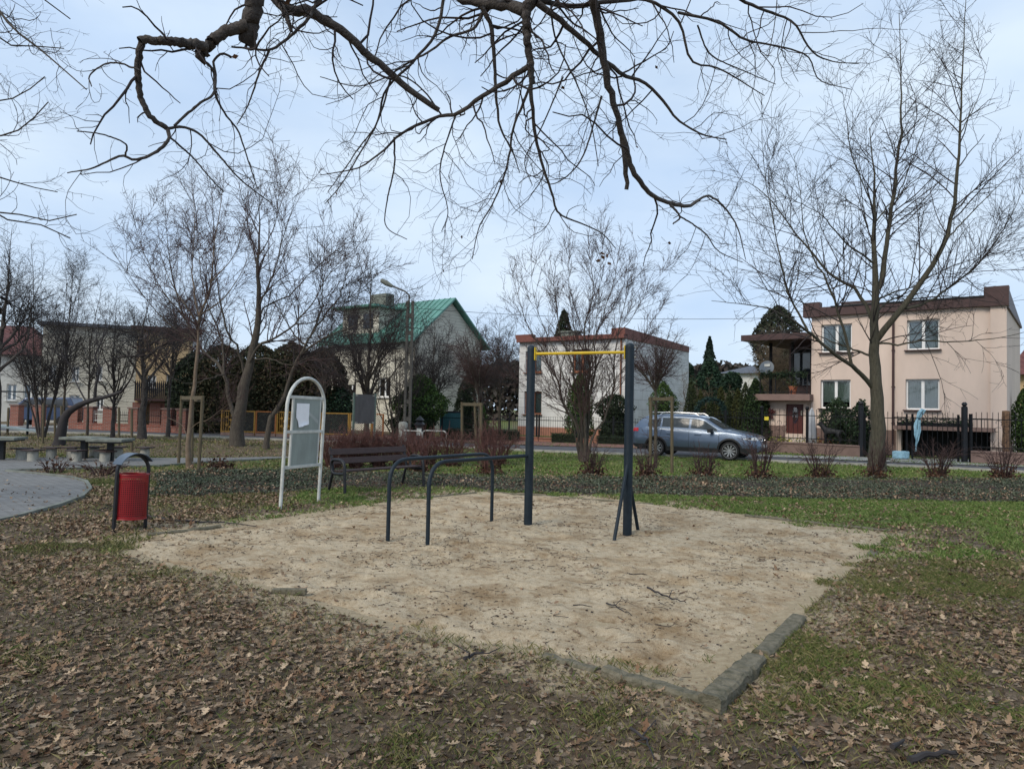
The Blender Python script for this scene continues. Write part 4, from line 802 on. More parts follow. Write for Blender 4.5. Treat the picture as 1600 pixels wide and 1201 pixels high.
# slide end and blue van at far left
sq = onY(22, 672, 33); t = thing('playground_slide', 'grey end of a playground slide at the left edge', 'slide', (sq[0], sq[1], 0)); p1 = P(-20, 663, 33.); p2 = P(62, 677, 33.)
MB().bar(tuple(p1-np.array([sq[0], sq[1], 0])), tuple(p2-np.array([sq[0], sq[1], -.1])), .5, .08).build('chute', mat('grey blue slide metal', (.22, .27, .28), .5, .15, 4), t)
for dx in (-1.2, -.3): MB().box((dx, 0, .6), (.07, .07, 1.3)).build('support', M_stake, t)
MB().bar((-2.5, .1, 2.0), (.55, .1, 2.0), .06, .06).build('crossbar', M_post, t); MB().tube([(.55, .1, 0), (.55, .1, 2.05)], .05, 8).build('post', M_post, t)
# satellite dish, door wreath, plants, cloth, etc.
du, dz = HS.uz(1201, 575, .0); dp = onh(HS, du, -.3, dz); t = thing('satellite_dish', 'dark grey satellite dish at the veranda of the salmon house', 'satellite dish', dp, math.atan2(HS.u[1], HS.u[0]))
Md = Matrix.Rotation(rad(78), 3, 'X'); MB().lathe([(0, .07), (.18, .05), (.34, 0), (.355, .0), (.35, -.01), (.18, .04), (0, .06)], n=28, cap=False, M=Md).build('dish', mat('slate grey dish', (.085, .11, .14), .5, .1, 5), t, True)
MB().box((.06, -.09, .12), (.26, .01, .12)).build('label_plate', M_white, t); MB().tube([(.0, 0, -.35), (.1, -.35, -.28), (.14, -.45, -.12)], .012, 6).build('feed_arm', M_white, t); MB().tube([(0, .05, -.02), (0, .5, -.3), (0, .5, -.9)], .02, 6).build('bracket', M_fence, t)
bu, bz_ = HS.uz(1203, 645, .0); t = thing('door_wreath', 'dark red poinsettia shaped wreath on the wall left of the door', 'wreath', onh(HS, bu, .05, bz_), math.atan2(HS.u[1], HS.u[0])); mb = MB()
for k in range(26): a = random.uniform(0, 6.28); l = random.uniform(.18, .38); c, s = math.cos(a), math.sin(a); y_ = -random.uniform(.02, .16); mb.add([(0, y_, 0), (c*l*.5-s*.07, y_-.03, s*l*.5+c*.07), (c*l, y_, s*l), (c*l*.5+s*.07, y_-.03, s*l*.5-c*.07)], [(0, 1, 2, 3)])
mb.build('leaves', mat('dark red leaves', (.07, .018, .018), .7, .3, 6), t)
q = P(1197, 653.5, 31.9); tag(MB().box((0, -.06, 0), (.19, .012, .16), fa).build('warning_plate', mat('yellow plate', (.62, .50, .04), .6, .1, 5), None, loc=q), 'small yellow plate hanging on the iron fence below the wreath', 'sign')
# blue cloth tied to gate
cb = offs(gb, gc, .12); t = thing('blue_cloth', 'long pale blue cloth knotted to the iron driveway gate', 'cloth', (cb[0], cb[1]-.05, 0)); ht_ = P(1437, 640, 28.)[2]; 
mb = MB(); nn = 16; v = []
for i in range(nn+1):
    s_ = i/nn; z = ht_-.28-(ht_-.28-.35)*s_; wv = .06+.24*math.sin(math.pi*min(1, s_*1.25+.08))**.8*(1-s_*.35)
    for k in range(7): u = k/6-.5; v.append((.06+wv*u+.08*(1-s_)-.03*s_+.012*math.sin(i*1.3+k), -.05+.03*math.sin(k*2.2+i*.4), z))
mb.add(v, [(i*7+k, i*7+k+1, i*7+8+k, i*7+7+k) for i in range(nn) for k in range(6)]); mb.build('hanging_end', M_blue, t, True)
MB().tube([(.1, -.05, ht_-.3), (.16, -.06, ht_-.12), (.26, -.08, ht_), (.36, -.08, ht_-.02), (.3, -.07, ht_-.12), (.2, -.05, ht_-.3)], [.05, .07, .06, .05, .05, .04], 8).build('knot', M_blue, t, True)
q = offs(gb, ga, .35); tag(MB().slab([(-.32, -.1), (.0, -.16), (.28, -.08), (.3, .1), (-.1, .16), (-.34, .1)], .04, .34).build('blue_bundle', M_blue, None, loc=(q[0], q[1]-.1, 0), bevel=.05), 'pale blue folded bundle on the pavement below the hanging cloth', 'bundle')
# trough plants, wall plants
def leafcloud(n, cfun, size, cols, seed=0, up=.3, aspect=.5):
    r = np.random.default_rng(seed); C = cfun(r, n); d = r.normal(size=(n, 3)); d[:, 2] += up; d /= np.linalg.norm(d, axis=1)[:, None]; a = np.cross(d, r.normal(size=(n, 3))); a /= np.linalg.norm(a, axis=1)[:, None]; b = np.cross(d, a)
    s_ = (size*r.uniform(.6, 1.4, n))[:, None]; V = np.stack([C-a*s_*aspect*.5, C+b*s_*.5+0*a, C+a*s_*aspect*.5, C-b*s_*.5], 1).reshape(-1, 3); Fq = np.arange(n*4).reshape(n, 4)
    cols = np.array(cols); ci = r.integers(0, len(cols), n); cc = cols[ci]*r.uniform(.7, 1.3, (n, 1)); return V, Fq, np.repeat(cc, 4, 0)
M_leaf = attrmat('leaf colours')
def cloud_obj(name, V, F_, C, parent=None, loc=None): me = np_mesh(name, V, F_, False, C); return link(name, me, M_leaf, parent, loc)
gcu = (gar[0]+gar[1])/2; t = thing('trough_planting', 'dark green trough plants on the canopy above the garage', 'plants', onh(HS, gcu-.3, -.6, cz+.17), math.atan2(HS.u[1], HS.u[0]))
lw_ = (gar[1]-gar[0])*.42
cloud_obj('leaves', *leafcloud(900, lambda r, n: np.stack([r.uniform(-lw_, lw_, n), r.normal(0, .09, n), np.abs(r.normal(.1, .09, n))+.08], 1), .09, [(.02, .05, .02), (.035, .075, .03), (.015, .035, .02)], 4), t); MB().box((0, 0, .07), (2*lw_, .22, .16)).build('trough', M_fence, t)
t = thing('balcony_garland', 'dark green garland along the balcony railing of the salmon house', 'garland', onh(HS, 0, -.47, rlz), math.atan2(HS.u[1], HS.u[0]))
cloud_obj('leaves', *leafcloud(900, lambda r, n: np.stack([r.uniform(wl+.1, -.05, n), r.normal(0, .07, n), r.normal(-.02, .09, n)], 1), .10, [(.015, .03, .016), (.03, .05, .022)], 5), t)
t = thing('flower_pot', 'terracotta pot on the balcony ledge of the salmon house', 'flower pot', onh(HS, HS.uz(1242, 610)[0], -.3, bz1)); MB().lathe([(0, 0), (.13, 0), (.19, .33), (.21, .33), (.21, .38), (0, .38)], n=16, cap=False).build('pot', mat('terracotta', (.30, .10, .05), .8, .1, 5), t, True)
cloud_obj('leaves', *leafcloud(200, lambda r, n: r.normal(0, .12, (n, 3))+[0, 0, .55], .1, [(.04, .06, .02), (.07, .06, .03)], 6), t)
q = HS.o; p = onY(1268, 690, 31.6); t = thing('white_parasol', 'white folded cover leaning behind the fence right of the door', 'cover', (p[0], p[1], 0)); MB().lathe([(0, .3), (.22, .3), (.2, 1.0), (.12, 1.8), (.03, 2.0), (0, 2.0)], n=9, cap=False).build('cover', mat('pale cover', (.42, .43, .45), .8, .1, 6), t, True)
MB().tube([(0, 0, 0), (0, 0, .4)], .03, 6).build('pole', M_fence, t)
p = onY(1572, 660, 27.2); tag(MB().lathe([(0, 0), (.13, 0), (.12, .4), (.14, .8), (.12, 1.2), (.15, 1.6), (.13, 2.0), (0, 2.02)], n=9, cap=False).build('twisted_trunk_post', mat('mottled trunk', (.17, .10, .06), .9, .5, 8, .8, 20), None, True, loc=(p[0], p[1], 0)), 'bare clipped trunk standing behind the fence at the right edge', 'tree trunk')
# low wall flowers
for px, Yd, cols, lb in ((1250, 31.4, [(.5, .42, .04), (.08, .12, .03), (.6, .6, .55)], 'yellow and white flowers on the low wall below the door'), (1222, 31.8, [(.35, .36, .05), (.07, .1, .03)], 'yellow green plant on the low wall left of the door'), (1281, 31.0, [(.3, .1, .04), (.09, .07, .03), (.25, .2, .08)], 'reddish plants at the foot of the fence near the black dog')):
    p = onY(px, 690, Yd); t = thing('flower_clump', lb, 'flowers', (p[0], p[1], .45)); cloud_obj('leaves', *leafcloud(260, lambda r, n: r.normal(0, 1, (n, 3))*[.3, .1, .09]+[0, 0, .1], .07, cols, int(px)), t)
# ---------------------------------------------------------------- bare trees
def resample(pts, k):
    pts = np.asarray(pts, float); n = len(pts)
    if n > 2:                              # catmull-rom
        q = np.vstack([2*pts[0]-pts[1], pts, 2*pts[-1]-pts[-2]]); o = []
        for i in range(1, n):
            p0, p1, p2, p3 = q[i-1], q[i], q[i+1], q[i+2]
            for t in np.linspace(0, 1, 6, endpoint=False): o.append(.5*((2*p1)+(-p0+p2)*t+(2*p0-5*p1+4*p2-p3)*t*t+(-p0+3*p1-3*p2+p3)*t**3))
        o.append(pts[-1]); pts = np.array(o)
    s = np.r_[0, np.cumsum(np.linalg.norm(np.diff(pts, axis=0), axis=1))]; t = np.linspace(0, s[-1], k)
    return np.stack([np.interp(t, s, pts[:, j]) for j in range(3)], 1)
def tubes(P_, R_, sides):
    N_, k = P_.shape[:2]; T = np.empty_like(P_); T[:, 1:-1] = P_[:, 2:]-P_[:, :-2]; T[:, 0] = P_[:, 1]-P_[:, 0]; T[:, -1] = P_[:, -1]-P_[:, -2]; T /= np.linalg.norm(T, axis=2, keepdims=True)+1e-9
    m = P_[:, -1]-P_[:, 0]; ref = np.where(np.abs(m[:, 2:3]) > .75*np.linalg.norm(m, axis=1, keepdims=True), [[1., .13, 0]], [[0, .13, 1.]])[:, None, :]
    A = np.cross(T, ref); A /= np.linalg.norm(A, axis=2, keepdims=True)+1e-9; B = np.cross(T, A)
    th = 2*np.pi*np.arange(sides)/sides; V = P_[:, :, None, :]+R_[:, :, None, None]*(A[:, :, None, :]*np.cos(th)[:, None]+B[:, :, None, :]*np.sin(th)[:, None])
    base = (np.arange(N_)*k*sides)[:, None, None]; i = np.arange(k-1)[None, :, None]; j = np.arange(sides)[None, None, :]; j2 = (j+1) % sides
    F = np.stack([base+i*sides+j, base+i*sides+j2, base+(i+1)*sides+j2, base+(i+1)*sides+j], -1).reshape(-1, 4)
    return V.reshape(-1, 3), F
def spawn(P_, R_, perm, lo, hi, r, k=5, tmin=.15, ang=(30, 70), up=.0, curl=.0, wob=.12, rr=.6, rmax=.05, rmin=.003, tfade=.5, lmod=None):
    seg = np.linalg.norm(np.diff(P_, axis=1), axis=2); Ls = seg.sum(1); kk = P_.shape[1]
    cnt = r.poisson(perm*DENS*Ls*(1-tmin)); idx = np.repeat(np.arange(len(P_)), cnt); M_ = len(idx)
    if M_ == 0: return np.zeros((0, k, 3)), np.zeros((0, k))
    t = tmin+(1-tmin)*r.random(M_); f = t*(kk-1); i0 = np.minimum(f.astype(int), kk-2); w_ = (f-i0)[:, None]
    p = P_[idx, i0]*(1-w_)+P_[idx, i0+1]*w_; rad_ = R_[idx, i0]*(1-w_[:, 0])+R_[idx, i0+1]*w_[:, 0]; T = P_[idx, i0+1]-P_[idx, i0]; T /= np.linalg.norm(T, axis=1, keepdims=True)+1e-9
    pe = np.cross(T, r.normal(size=(M_, 3))); pe /= np.linalg.norm(pe, axis=1, keepdims=True)+1e-9; a = np.radians(r.uniform(*ang, M_))[:, None]
    d = np.cos(a)*T+np.sin(a)*pe; d[:, 2] += up; d /= np.linalg.norm(d, axis=1, keepdims=True)
    l = r.uniform(lo, hi, M_)*(1-tfade*t)*np.minimum(1, Ls[idx]/hi*1.2)
    if lmod is not None: l = l*lmod(p)
    st = (l/(k-1))[:, None]; out = np.empty((M_, k, 3)); out[:, 0] = p; cur = p; dw = r.normal(size=(M_, 3))*wob
    for q in range(1, k):
        d = d+dw*.6+r.normal(size=(M_, 3))*wob; d[:, 2] += curl; d /= np.linalg.norm(d, axis=1, keepdims=True); cur = cur+d*st; out[:, q] = cur
    r0 = np.minimum(np.minimum(rad_*rr, rmax), .012*l**.9+rmin); r0 = np.maximum(r0, rmin*.9)
    R2 = r0[:, None]*np.linspace(1, .4, k)[None]; R2 = np.maximum(R2, rmin*.55)
    return out, R2
EXPO = 1.35; DENS = 1.4
def build_tree(name, label, cat, loc, limbs, levels, mt, mw, seed=1, group=None, k0=22, sides0=9, wig=.0, thin=1.):
    """limbs: [(points, r0, r1), ...] in world metres"""
    r = np.random.default_rng(seed); loc = np.array(loc, float); t = thing(name, label, cat, loc, 0, group)
    limbs = [(l[0], l[1]*(thin if len(l) < 4 else (1+thin)/2), max(l[2]*thin, .004), *l[3:]) for l in limbs]
    P0 = np.stack([resample(l[0], k0) for l in limbs]); R0_ = np.stack([l[2]+(l[1]-l[2])*(1-np.linspace(0, 1, k0))**EXPO for l in limbs])
    for i, l in enumerate(limbs):
        if len(l) > 3 and l[3]: R0_[i, :3] *= [1.25, 1.07, 1.0]          # root flare
    if wig: P0[:, 2:] += r.normal(size=P0[:, 2:].shape)*wig*np.minimum(1, R0_[:, 2:, None]*30)
    V, F = tubes(P0-loc, R0_*(1+.03*r.normal(size=R0_.shape)), sides0); link('trunk', np_mesh('trunk', V, F, True), mt, t)
    src = [(P0, R0_)]; allV, allF, off = [], [], 0; tot = 0
    for lv in levels:
        lv = dict(lv); sd_ = lv.pop('sides', 4); frm = lv.pop('frm', None); new = []
        for (pp_, rr_) in (src if frm is None else src[-frm:]):
            a, b = spawn(pp_, rr_, r=r, **lv)
            if len(a): new.append((a, b))
        for a, b in new:
            V, F = tubes(a-loc, b, sd_); allV.append(V); allF.append(F+off); off += len(V); tot += len(a)
        byk = {}
        for a, b in new: byk.setdefault(a.shape[1], []).append((a, b))
        src = src+[(np.concatenate([q[0] for q in v_]), np.concatenate([q[1] for q in v_])) for v_ in byk.values()]
    if allV: link('crown', np_mesh('crown', np.concatenate(allV), np.concatenate(allF), True), mw, t)
    print(name, label[:30], 'branches', tot); return t, src
def TR(pts, Y0, Y1=None):
    Y1 = Y0 if Y1 is None else Y1; n = len(pts); return [P(x, y, Y0+(Y1-Y0)*i/(n-1)) for i, (x, y) in enumerate(pts)]
# (A) the oak whose limbs hang into the picture; its trunk stands behind the camera
tp = np.array([.4, -2.6, 0]); oak = []
def down(pts, Y0, Y1, r0, r1, root=None):
    l = TR(pts, Y0, Y1)
    if root is not None: l = [np.array(root)]+l
    oak.append((l, r0, r1))
crotch = np.array([.3, -1.9, 5.4]); oak.append(([tp, tp+[.05, .1, 1.6], tp+[0, .3, 3.2], tp+[-.1, .6, 4.6], crotch], .30, .20, True))
oak.append(([crotch, [.1, .2, 6.4], [-.7, 2.4, 6.6], P(425, -260, 5.4), P(402, -80, 5.5)], .17, .10))
down([(402, -80), (399, -10), (392, 35), (384, 70)], 5.5, 5.7, .098, .088)
down([(386, 40), (372, 42), (350, 50), (326, 70), (314, 90), (311, 80)], 5.6, 5.5, .062, .050)
down([(322, 74), (300, 68), (262, 65), (217, 62)], 5.5, 5.2, .050, .038)
down([(222, 66), (216, 100), (217, 140), (229, 172), (244, 190), (262, 201)], 5.25, 5.5, .034, .025)
down([(262, 201), (263, 218), (245, 237), (212, 250), (190, 243), (165, 254), (140, 264), (105, 270)], 5.5, 5.2, .020, .005)
down([(262, 201), (285, 199), (310, 209), (340, 240), (370, 275), (400, 300), (425, 318)], 5.5, 6.0, .015, .004)
down([(272, 197), (310, 163), (333, 147), (337, 122), (334, 96), (348, 84), (362, 90)], 5.5, 5.7, .013, .013)
down([(312, 90), (334, 112), (336, 145), (352, 178), (372, 205), (386, 245), (402, 295)], 5.5, 6.2, .015, .005)
down([(266, 215), (300, 245), (330, 280), (350, 300)], 5.5, 5.9, .011, .004); down([(196, 243), (196, 225), (160, 210), (120, 205)], 5.3, 5.0, .009, .003)
down([(218, 110), (190, 100), (165, 100), (140, 118), (143, 135)], 5.2, 5.0, .010, .003)
oak.append(([crotch, [.2, .6, 6.6], [-.5, 3.0, 6.9], P(415, -140, 6.0)], .13, .08))
down([(415, -140), (425, -20), (452, 16), (480, 14), (502, 28), (542, 55), (575, 85), (612, 116), (647, 146), (686, 173)], 6.0, 6.8, .075, .034)
down([(432, 0), (445, 20), (456, 50)], 6.1, 6.0, .040, .018); down([(502, -10), (482, 28), (450, 60), (422, 78), (394, 76), (362, 74)], 6.2, 5.8, .022, .010)
down([(421, 78), (404, 116), (396, 142), (384, 172), (370, 195)], 6.1, 6.3, .014, .005)
oak.append(([crotch, [.9, .8, 6.5], [1.0, 3.2, 6.8], P(880, -120, 6.2), P(838, -20, 6.3)], .15, .10))
down([(838, -20), (820, 15), (790, 7), (752, 6), (700, -10), (660, -40)], 6.3, 6.6, .078, .030)
down([(824, 5), (822, 45), (828, 90), (832, 130)], 6.3, 6.5, .058, .035)
down([(828, 100), (831, 160), (836, 210), (848, 260), (862, 300), (872, 332), (900, 346), (940, 364), (962, 388)], 6.4, 7.6, .026, .006)
down([(925, -90), (926, -5), (931, 20), (938, 60), (945, 110), (955, 150), (967, 190), (975, 240), (980, 297)], 6.2, 7.2, .060, .028)
down([(966, 190), (976, 225), (986, 260), (1004, 289), (1022, 306), (1045, 317), (1074, 322), (1092, 313)], 6.8, 7.6, .040, .022)
down([(1090, 313), (1108, 306), (1130, 322), (1152, 355), (1165, 405)], 7.6, 8.0, .018, .005); down([(1045, 317), (1062, 338), (1052, 350)], 7.3, 7.4, .018, .010); down([(1062, 338), (1082, 350), (1105, 368), (1122, 392), (1160, 410)], 7.4, 7.9, .012, .004)
down([(838, 4), (872, 30), (902, 56), (930, 80), (951, 100), (975, 118), (1002, 126), (1030, 150), (1060, 188), (1098, 210), (1135, 218)], 6.3, 7.6, .038, .008)
down([(826, 104), (800, 121), (770, 140), (740, 160), (715, 178), (690, 181), (650, 196), (618, 215), (603, 232), (560, 262), (500, 274)], 6.5, 7.4, .034, .005)
down([(752, 10), (768, 45), (773, 100), (775, 150), (782, 200), (800, 235), (812, 270)], 6.4, 7.0, .030, .006)
down([(758, 12), (740, 45), (702, 58), (672, 80), (642, 96), (612, 116)], 6.5, 6.6, .020, .010)
down([(696, -20), (682, 50), (642, 100), (602, 142), (590, 190), (562, 240), (532, 290), (508, 318)], 6.5, 7.2, .022, .005)
down([(830, 130), (802, 200), (796, 240), (786, 280), (768, 322), (748, 356), (738, 405)], 6.6, 7.5, .018, .005)
down([(940, 150), (916, 232), (896, 266), (864, 288), (842, 278)], 6.8, 7.2, .014, .005); down([(616, 214), (616, 262), (604, 318), (604, 355), (636, 374)], 7.2, 7.5, .014, .004)
down([(712, 180), (692, 240), (688, 280), (700, 330), (690, 362)], 7.0, 7.4, .012, .004); down([(770, 40), (826, 60), (812, 150), (800, 210)], 6.5, 6.9, .012, .005)
down([(690, 180), (660, 140), (620, 118), (560, 135), (500, 120)], 7.0, 6.6, .012, .004); down([(610, 125), (590, 190), (560, 232), (540, 262), (512, 300)], 6.7, 7.0, .013, .004)
down([(835, 0), (900, 10), (960, 2), (1010, 0), (1060, 32), (1080, 95), (1125, 108), (1195, 150)], 6.4, 7.6, .034, .006)
down([(1060, 20), (1120, 34), (1165, 62), (1212, 72), (1262, 88), (1280, 125), (1330, 140)], 6.8, 8.0, .020, .005); down([(1075, -60), (1140, -10), (1190, 15), (1240, 36), (1268, 80), (1300, 96), (1342, 100)], 6.6, 8.0, .026, .005)
down([(1090, 40), (1110, 85), (1160, 110), (1212, 132)], 6.9, 7.6, .012, .004); down([(880, 120), (846, 200), (820, 250), (832, 290)], 6.6, 7.0, .010, .004)
down([(860, -5), (868, 60), (905, 140), (925, 200), (935, 260)], 6.4, 7.0, .013, .004); down([(1215, -10), (1210, 40), (1200, 90)], 7.0, 7.2, .006, .003)
EXPO = 1.0
lvA = [dict(perm=3.6, lo=.3, hi=1.3, k=9, tmin=.04, ang=(30, 80), up=-.03, curl=.0, wob=.24, rr=.5, rmax=.013, rmin=.003, sides=5, tfade=.15, lmod=lambda p: np.where(p[:, 1] < 3.0, .01, 1.)),
       dict(perm=4.4, lo=.12, hi=.5, k=6, tmin=.1, ang=(30, 75), wob=.24, rr=.6, rmin=.0021, sides=3, frm=1, tfade=.2), dict(perm=4.5, lo=.05, hi=.20, k=4, tmin=.1, ang=(30, 75), wob=.2, rr=.6, rmin=.0019, sides=3, frm=1, tfade=.3)]
tA, srcA = build_tree('oak_tree', 'large dark bare oak overhead, its crooked limbs hanging down from the top of the picture', 'tree', tp, oak, lvA, M_barkd, M_twig, 11, k0=30, sides0=10, wig=.006, thin=.77)
EXPO = 1.35
# a few hanging dead leaves
r5 = np.random.default_rng(5); PP = srcA[-1][0]; sel = r5.choice(len(PP), 26); C = PP[sel, -1]-tp; nl = len(C); lv_ = []
C = np.concatenate([C, P(942, 400, 7.6)[None]-tp+r5.normal(0, .045, (9, 3))]); nl = len(C)
V, F_, Cc = leafcloud(nl, lambda r, n: C, .06, [(.11, .05, .02), (.09, .045, .025)], 3, 0, .6); cloud_obj('dead_leaves', V, F_, Cc, tA)
# (B) maple on the right
YB = 20.6; bB = G(1370, 737); YB = bB[1]; q = lambda pts, r0, r1, a=0, b=0: (TR(pts, YB+a, YB+b), r0, r1)
lB = [([bB-[0, 0, .1]]+TR([(1370, 700), (1371, 660), (1369, 600), (1367, 560), (1366, 520), (1366, 480), (1367, 440), (1366, 405), (1366, 340), (1365, 275), (1362, 235), (1359, 200)], YB), .30, .018, True),
      q([(1368, 455), (1378, 439), (1383, 394), (1395, 315), (1406, 225), (1409, 169), (1407, 84), (1405, 20)], .13, .014, 0, 1.2), q([(1367, 535), (1380, 517), (1403, 489), (1431, 450), (1459, 411), (1479, 371), (1490, 315), (1496, 259), (1501, 197), (1504, 112), (1507, 34), (1510, -20)], .15, .012, 0, -2.0),
      q([(1364, 606), (1345, 582), (1327, 567), (1300, 550), (1275, 527), (1260, 515), (1237, 500), (1215, 489), (1200, 481), (1150, 474), (1112, 470)], .115, .010, 0, -2.5), q([(1330, 568), (1322, 530), (1315, 505), (1307, 480), (1300, 457), (1290, 435), (1270, 400), (1256, 362), (1250, 300), (1240, 240)], .07, .008, -.8, -1.5),
      q([(1262, 516), (1257, 507), (1237, 472), (1227, 445), (1222, 420), (1214, 380), (1205, 330), (1196, 280), (1190, 215)], .05, .007, -1.6, -1), q([(1366, 558), (1355, 553), (1335, 547), (1317, 540), (1297, 532), (1270, 520), (1240, 508)], .06, .012, 0, 1.8),
      q([(1364, 505), (1358, 488), (1350, 470), (1335, 452), (1315, 440), (1300, 430), (1290, 420), (1268, 394), (1240, 360), (1206, 315), (1170, 285), (1110, 265)], .09, .008, 0, 2.2), q([(1366, 412), (1341, 394), (1313, 371), (1285, 337), (1245, 315), (1205, 300)], .05, .008, 0, -1.6),
      q([(1415, 482), (1440, 476), (1462, 465), (1487, 447), (1507, 432), (1524, 418), (1560, 371), (1588, 320), (1610, 270)], .065, .008, -.5, 1.2), q([(1370, 537), (1380, 536), (1412, 539), (1437, 532), (1475, 534), (1500, 534), (1550, 529), (1600, 519), (1650, 500)], .05, .008, 0, -1.5),
      q([(1368, 468), (1377, 465), (1400, 455), (1420, 450), (1450, 435), (1490, 415), (1535, 402), (1600, 392)], .045, .007, 0, 2.4), q([(1366, 350), (1385, 325), (1420, 290), (1460, 255), (1490, 200)], .035, .006, 0, .8), q([(1366, 330), (1350, 290), (1330, 240), (1322, 180), (1312, 120)], .035, .006, 0, -1),
      q([(1398, 320), (1425, 250), (1450, 180), (1462, 110), (1470, 60)], .03, .006, .8, 1.6), q([(1480, 372), (1520, 330), (1560, 290), (1600, 240)], .035, .006, -1, -2), q([(1500, 210), (1530, 150), (1545, 90)], .025, .005, -1.8, -1.), q([(1365, 390), (1352, 340), (1345, 290), (1342, 230)], .03, .006, 0, 1.8),
      q([(1300, 457), (1330, 400), (1345, 360)], .02, .005, -1, -2), q([(1290, 437), (1240, 420), (1190, 395), (1130, 380)], .025, .005, 1.4, 2.4), q([(1366, 500), (1376, 480), (1390, 470), (1417, 455), (1430, 400), (1440, 350), (1448, 300)], .05, .007, 0, 2.)]
lvB = [dict(perm=2.6, lo=1.2, hi=3.6, k=8, tmin=.10, ang=(35, 62), up=.12, curl=.025, wob=.07, rr=.55, rmax=.022, rmin=.008, sides=4, lmod=lambda p: np.where(p[:, 2] < 3.6, .02, 1.)),
       dict(perm=2.7, lo=.4, hi=1.6, k=5, tmin=.12, ang=(30, 58), up=.06, curl=.02, wob=.08, rr=.7, rmax=.012, rmin=.0068, sides=3, frm=1), dict(perm=2.0, lo=.15, hi=.7, k=4, tmin=.1, ang=(30, 60), wob=.09, rmin=.0058, sides=3, frm=1, up=.05)]
build_tree('maple_tree', 'tall bare tree with thick forked trunk in front of the salmon house', 'tree', bB, lB, lvB, M_barkg, M_twig, 21, k0=24, wig=.02, thin=.68)
# (C) multi stemmed tree in the middle
bC = G(912, 722); YC = bC[1]; q = lambda pts, r0, r1, a=0, b=0: ([bC+[(pts[0][0]-912)*.004, 0, -.1], bC+[(pts[0][0]-912)*.012, 0, .25]]+TR(pts, YC+a, YC+b), r0, r1)
lC = [q([(905, 675), (895, 655), (882, 635), (875, 602), (868, 587), (855, 565), (845, 540), (825, 510), (812, 470), (800, 430)], .09, .008, 0, 1), q([(908, 650), (900, 605), (896, 580), (885, 545), (875, 522), (871, 490), (865, 440), (858, 400)], .10, .008, 0, -1.2),
      q([(915, 640), (920, 605), (920, 570), (913, 522), (915, 500), (922, 480), (927, 450), (922, 400), (918, 370)], .11, .008, 0, .3), q([(918, 660), (922, 620), (928, 590), (932, 560), (928, 530), (940, 505), (950, 465), (960, 440), (966, 395)], .09, .008, .2, -1), q([(925, 680), (945, 655), (955, 620), (961, 590), (960, 560), (965, 527), (972, 490), (988, 430), (995, 390)], .08, .008, 0, 1),
      q([(905, 672), (889, 640), (875, 625), (855, 615), (838, 610), (815, 600), (790, 585)], .045, .007, -.2, -1.4), q([(895, 660), (872, 615), (860, 600), (835, 594), (812, 575)], .035, .006, -.3, .8), q([(915, 640), (932, 575), (948, 540), (985, 500), (1015, 450), (1040, 420)], .06, .006, .2, 1.4), q([(912, 640), (905, 560), (895, 500), (888, 440), (890, 390)], .06, .006, 0, 1.4),
      q([(920, 660), (950, 610), (985, 560), (1010, 520), (1035, 480)], .05, .006, .2, -1.5), q([(900, 650), (870, 560), (845, 500), (832, 450), (830, 400)], .05, .006, -.2, -1.6), q([(916, 640), (926, 540), (935, 470), (940, 400), (946, 365)], .05, .006, 0, -.8)]
lvC = [dict(perm=3.4, lo=.7, hi=2.3, k=6, tmin=.22, ang=(20, 45), up=.22, curl=.03, wob=.07, rr=.5, rmax=.018, rmin=.0075, sides=4), dict(perm=5., lo=.3, hi=1.1, k=5, tmin=.12, ang=(22, 50), up=.12, curl=.03, wob=.08, rmin=.0062, sides=3, frm=1), dict(perm=5.5, lo=.15, hi=.5, k=4, tmin=.1, ang=(25, 60), wob=.08, rmin=.0052, sides=3, frm=1)]
build_tree('shadbush_tree', 'bare multi stemmed tree fanning out behind the yellow pull-up bar', 'tree', bC, lC, lvC, M_bark, M_twigr, 31, k0=20, wig=.02, thin=.6)
# (D) double trunk tree left
bD = G(371, 703); YD = bD[1]; q = lambda pts, r0, r1, a=0, b=0: (TR(pts, YD+a, YD+b), r0, r1)
lD = [([bD-[0, 0, .1]]+TR([(370, 690), (372, 660), (381, 612), (387, 570), (395, 545), (402, 502), (404, 465), (404, 400), (405, 350), (407, 290)], YD), .33, .012, True),
      q([(371, 668), (362, 640), (355, 615), (350, 585), (342, 570), (325, 558), (312, 535), (290, 500), (272, 440), (262, 380), (258, 330)], .15, .012, 0, 1.5), q([(386, 575), (397, 552), (412, 537), (435, 525), (460, 507), (490, 470), (520, 420), (560, 385)], .10, .010, 0, -1.5), q([(400, 510), (415, 480), (450, 462), (482, 430), (520, 395), (560, 370)], .07, .008, 0, 2),
      q([(383, 590), (372, 545), (362, 533), (352, 510), (340, 450), (335, 380), (332, 310)], .09, .010, 0, -1.5), q([(403, 480), (425, 435), (440, 380), (455, 330), (470, 285)], .07, .008, 0, -1), q([(404, 430), (395, 380), (380, 320), (372, 280)], .05, .007, 0, 1.4), q([(350, 585), (330, 590), (300, 600), (270, 590), (240, 570)], .05, .007, 0, -2), q([(392, 560), (420, 560), (450, 570), (480, 560), (520, 540)], .05, .007, 0, -2.2),
      q([(350, 585), (345, 530), (320, 460), (310, 390), (305, 320)], .07, .008, .4, 2), q([(312, 535), (270, 510), (230, 470), (195, 420), (165, 380)], .05, .007, 1.0, 0), q([(290, 500), (245, 440), (220, 380), (205, 330)], .05, .007, 1.0, 2.), q([(460, 507), (500, 500), (545, 470), (580, 430)], .04, .006, -1., 0), q([(404, 400), (430, 350), (435, 300), (440, 265)], .04, .006, 0, 1)]
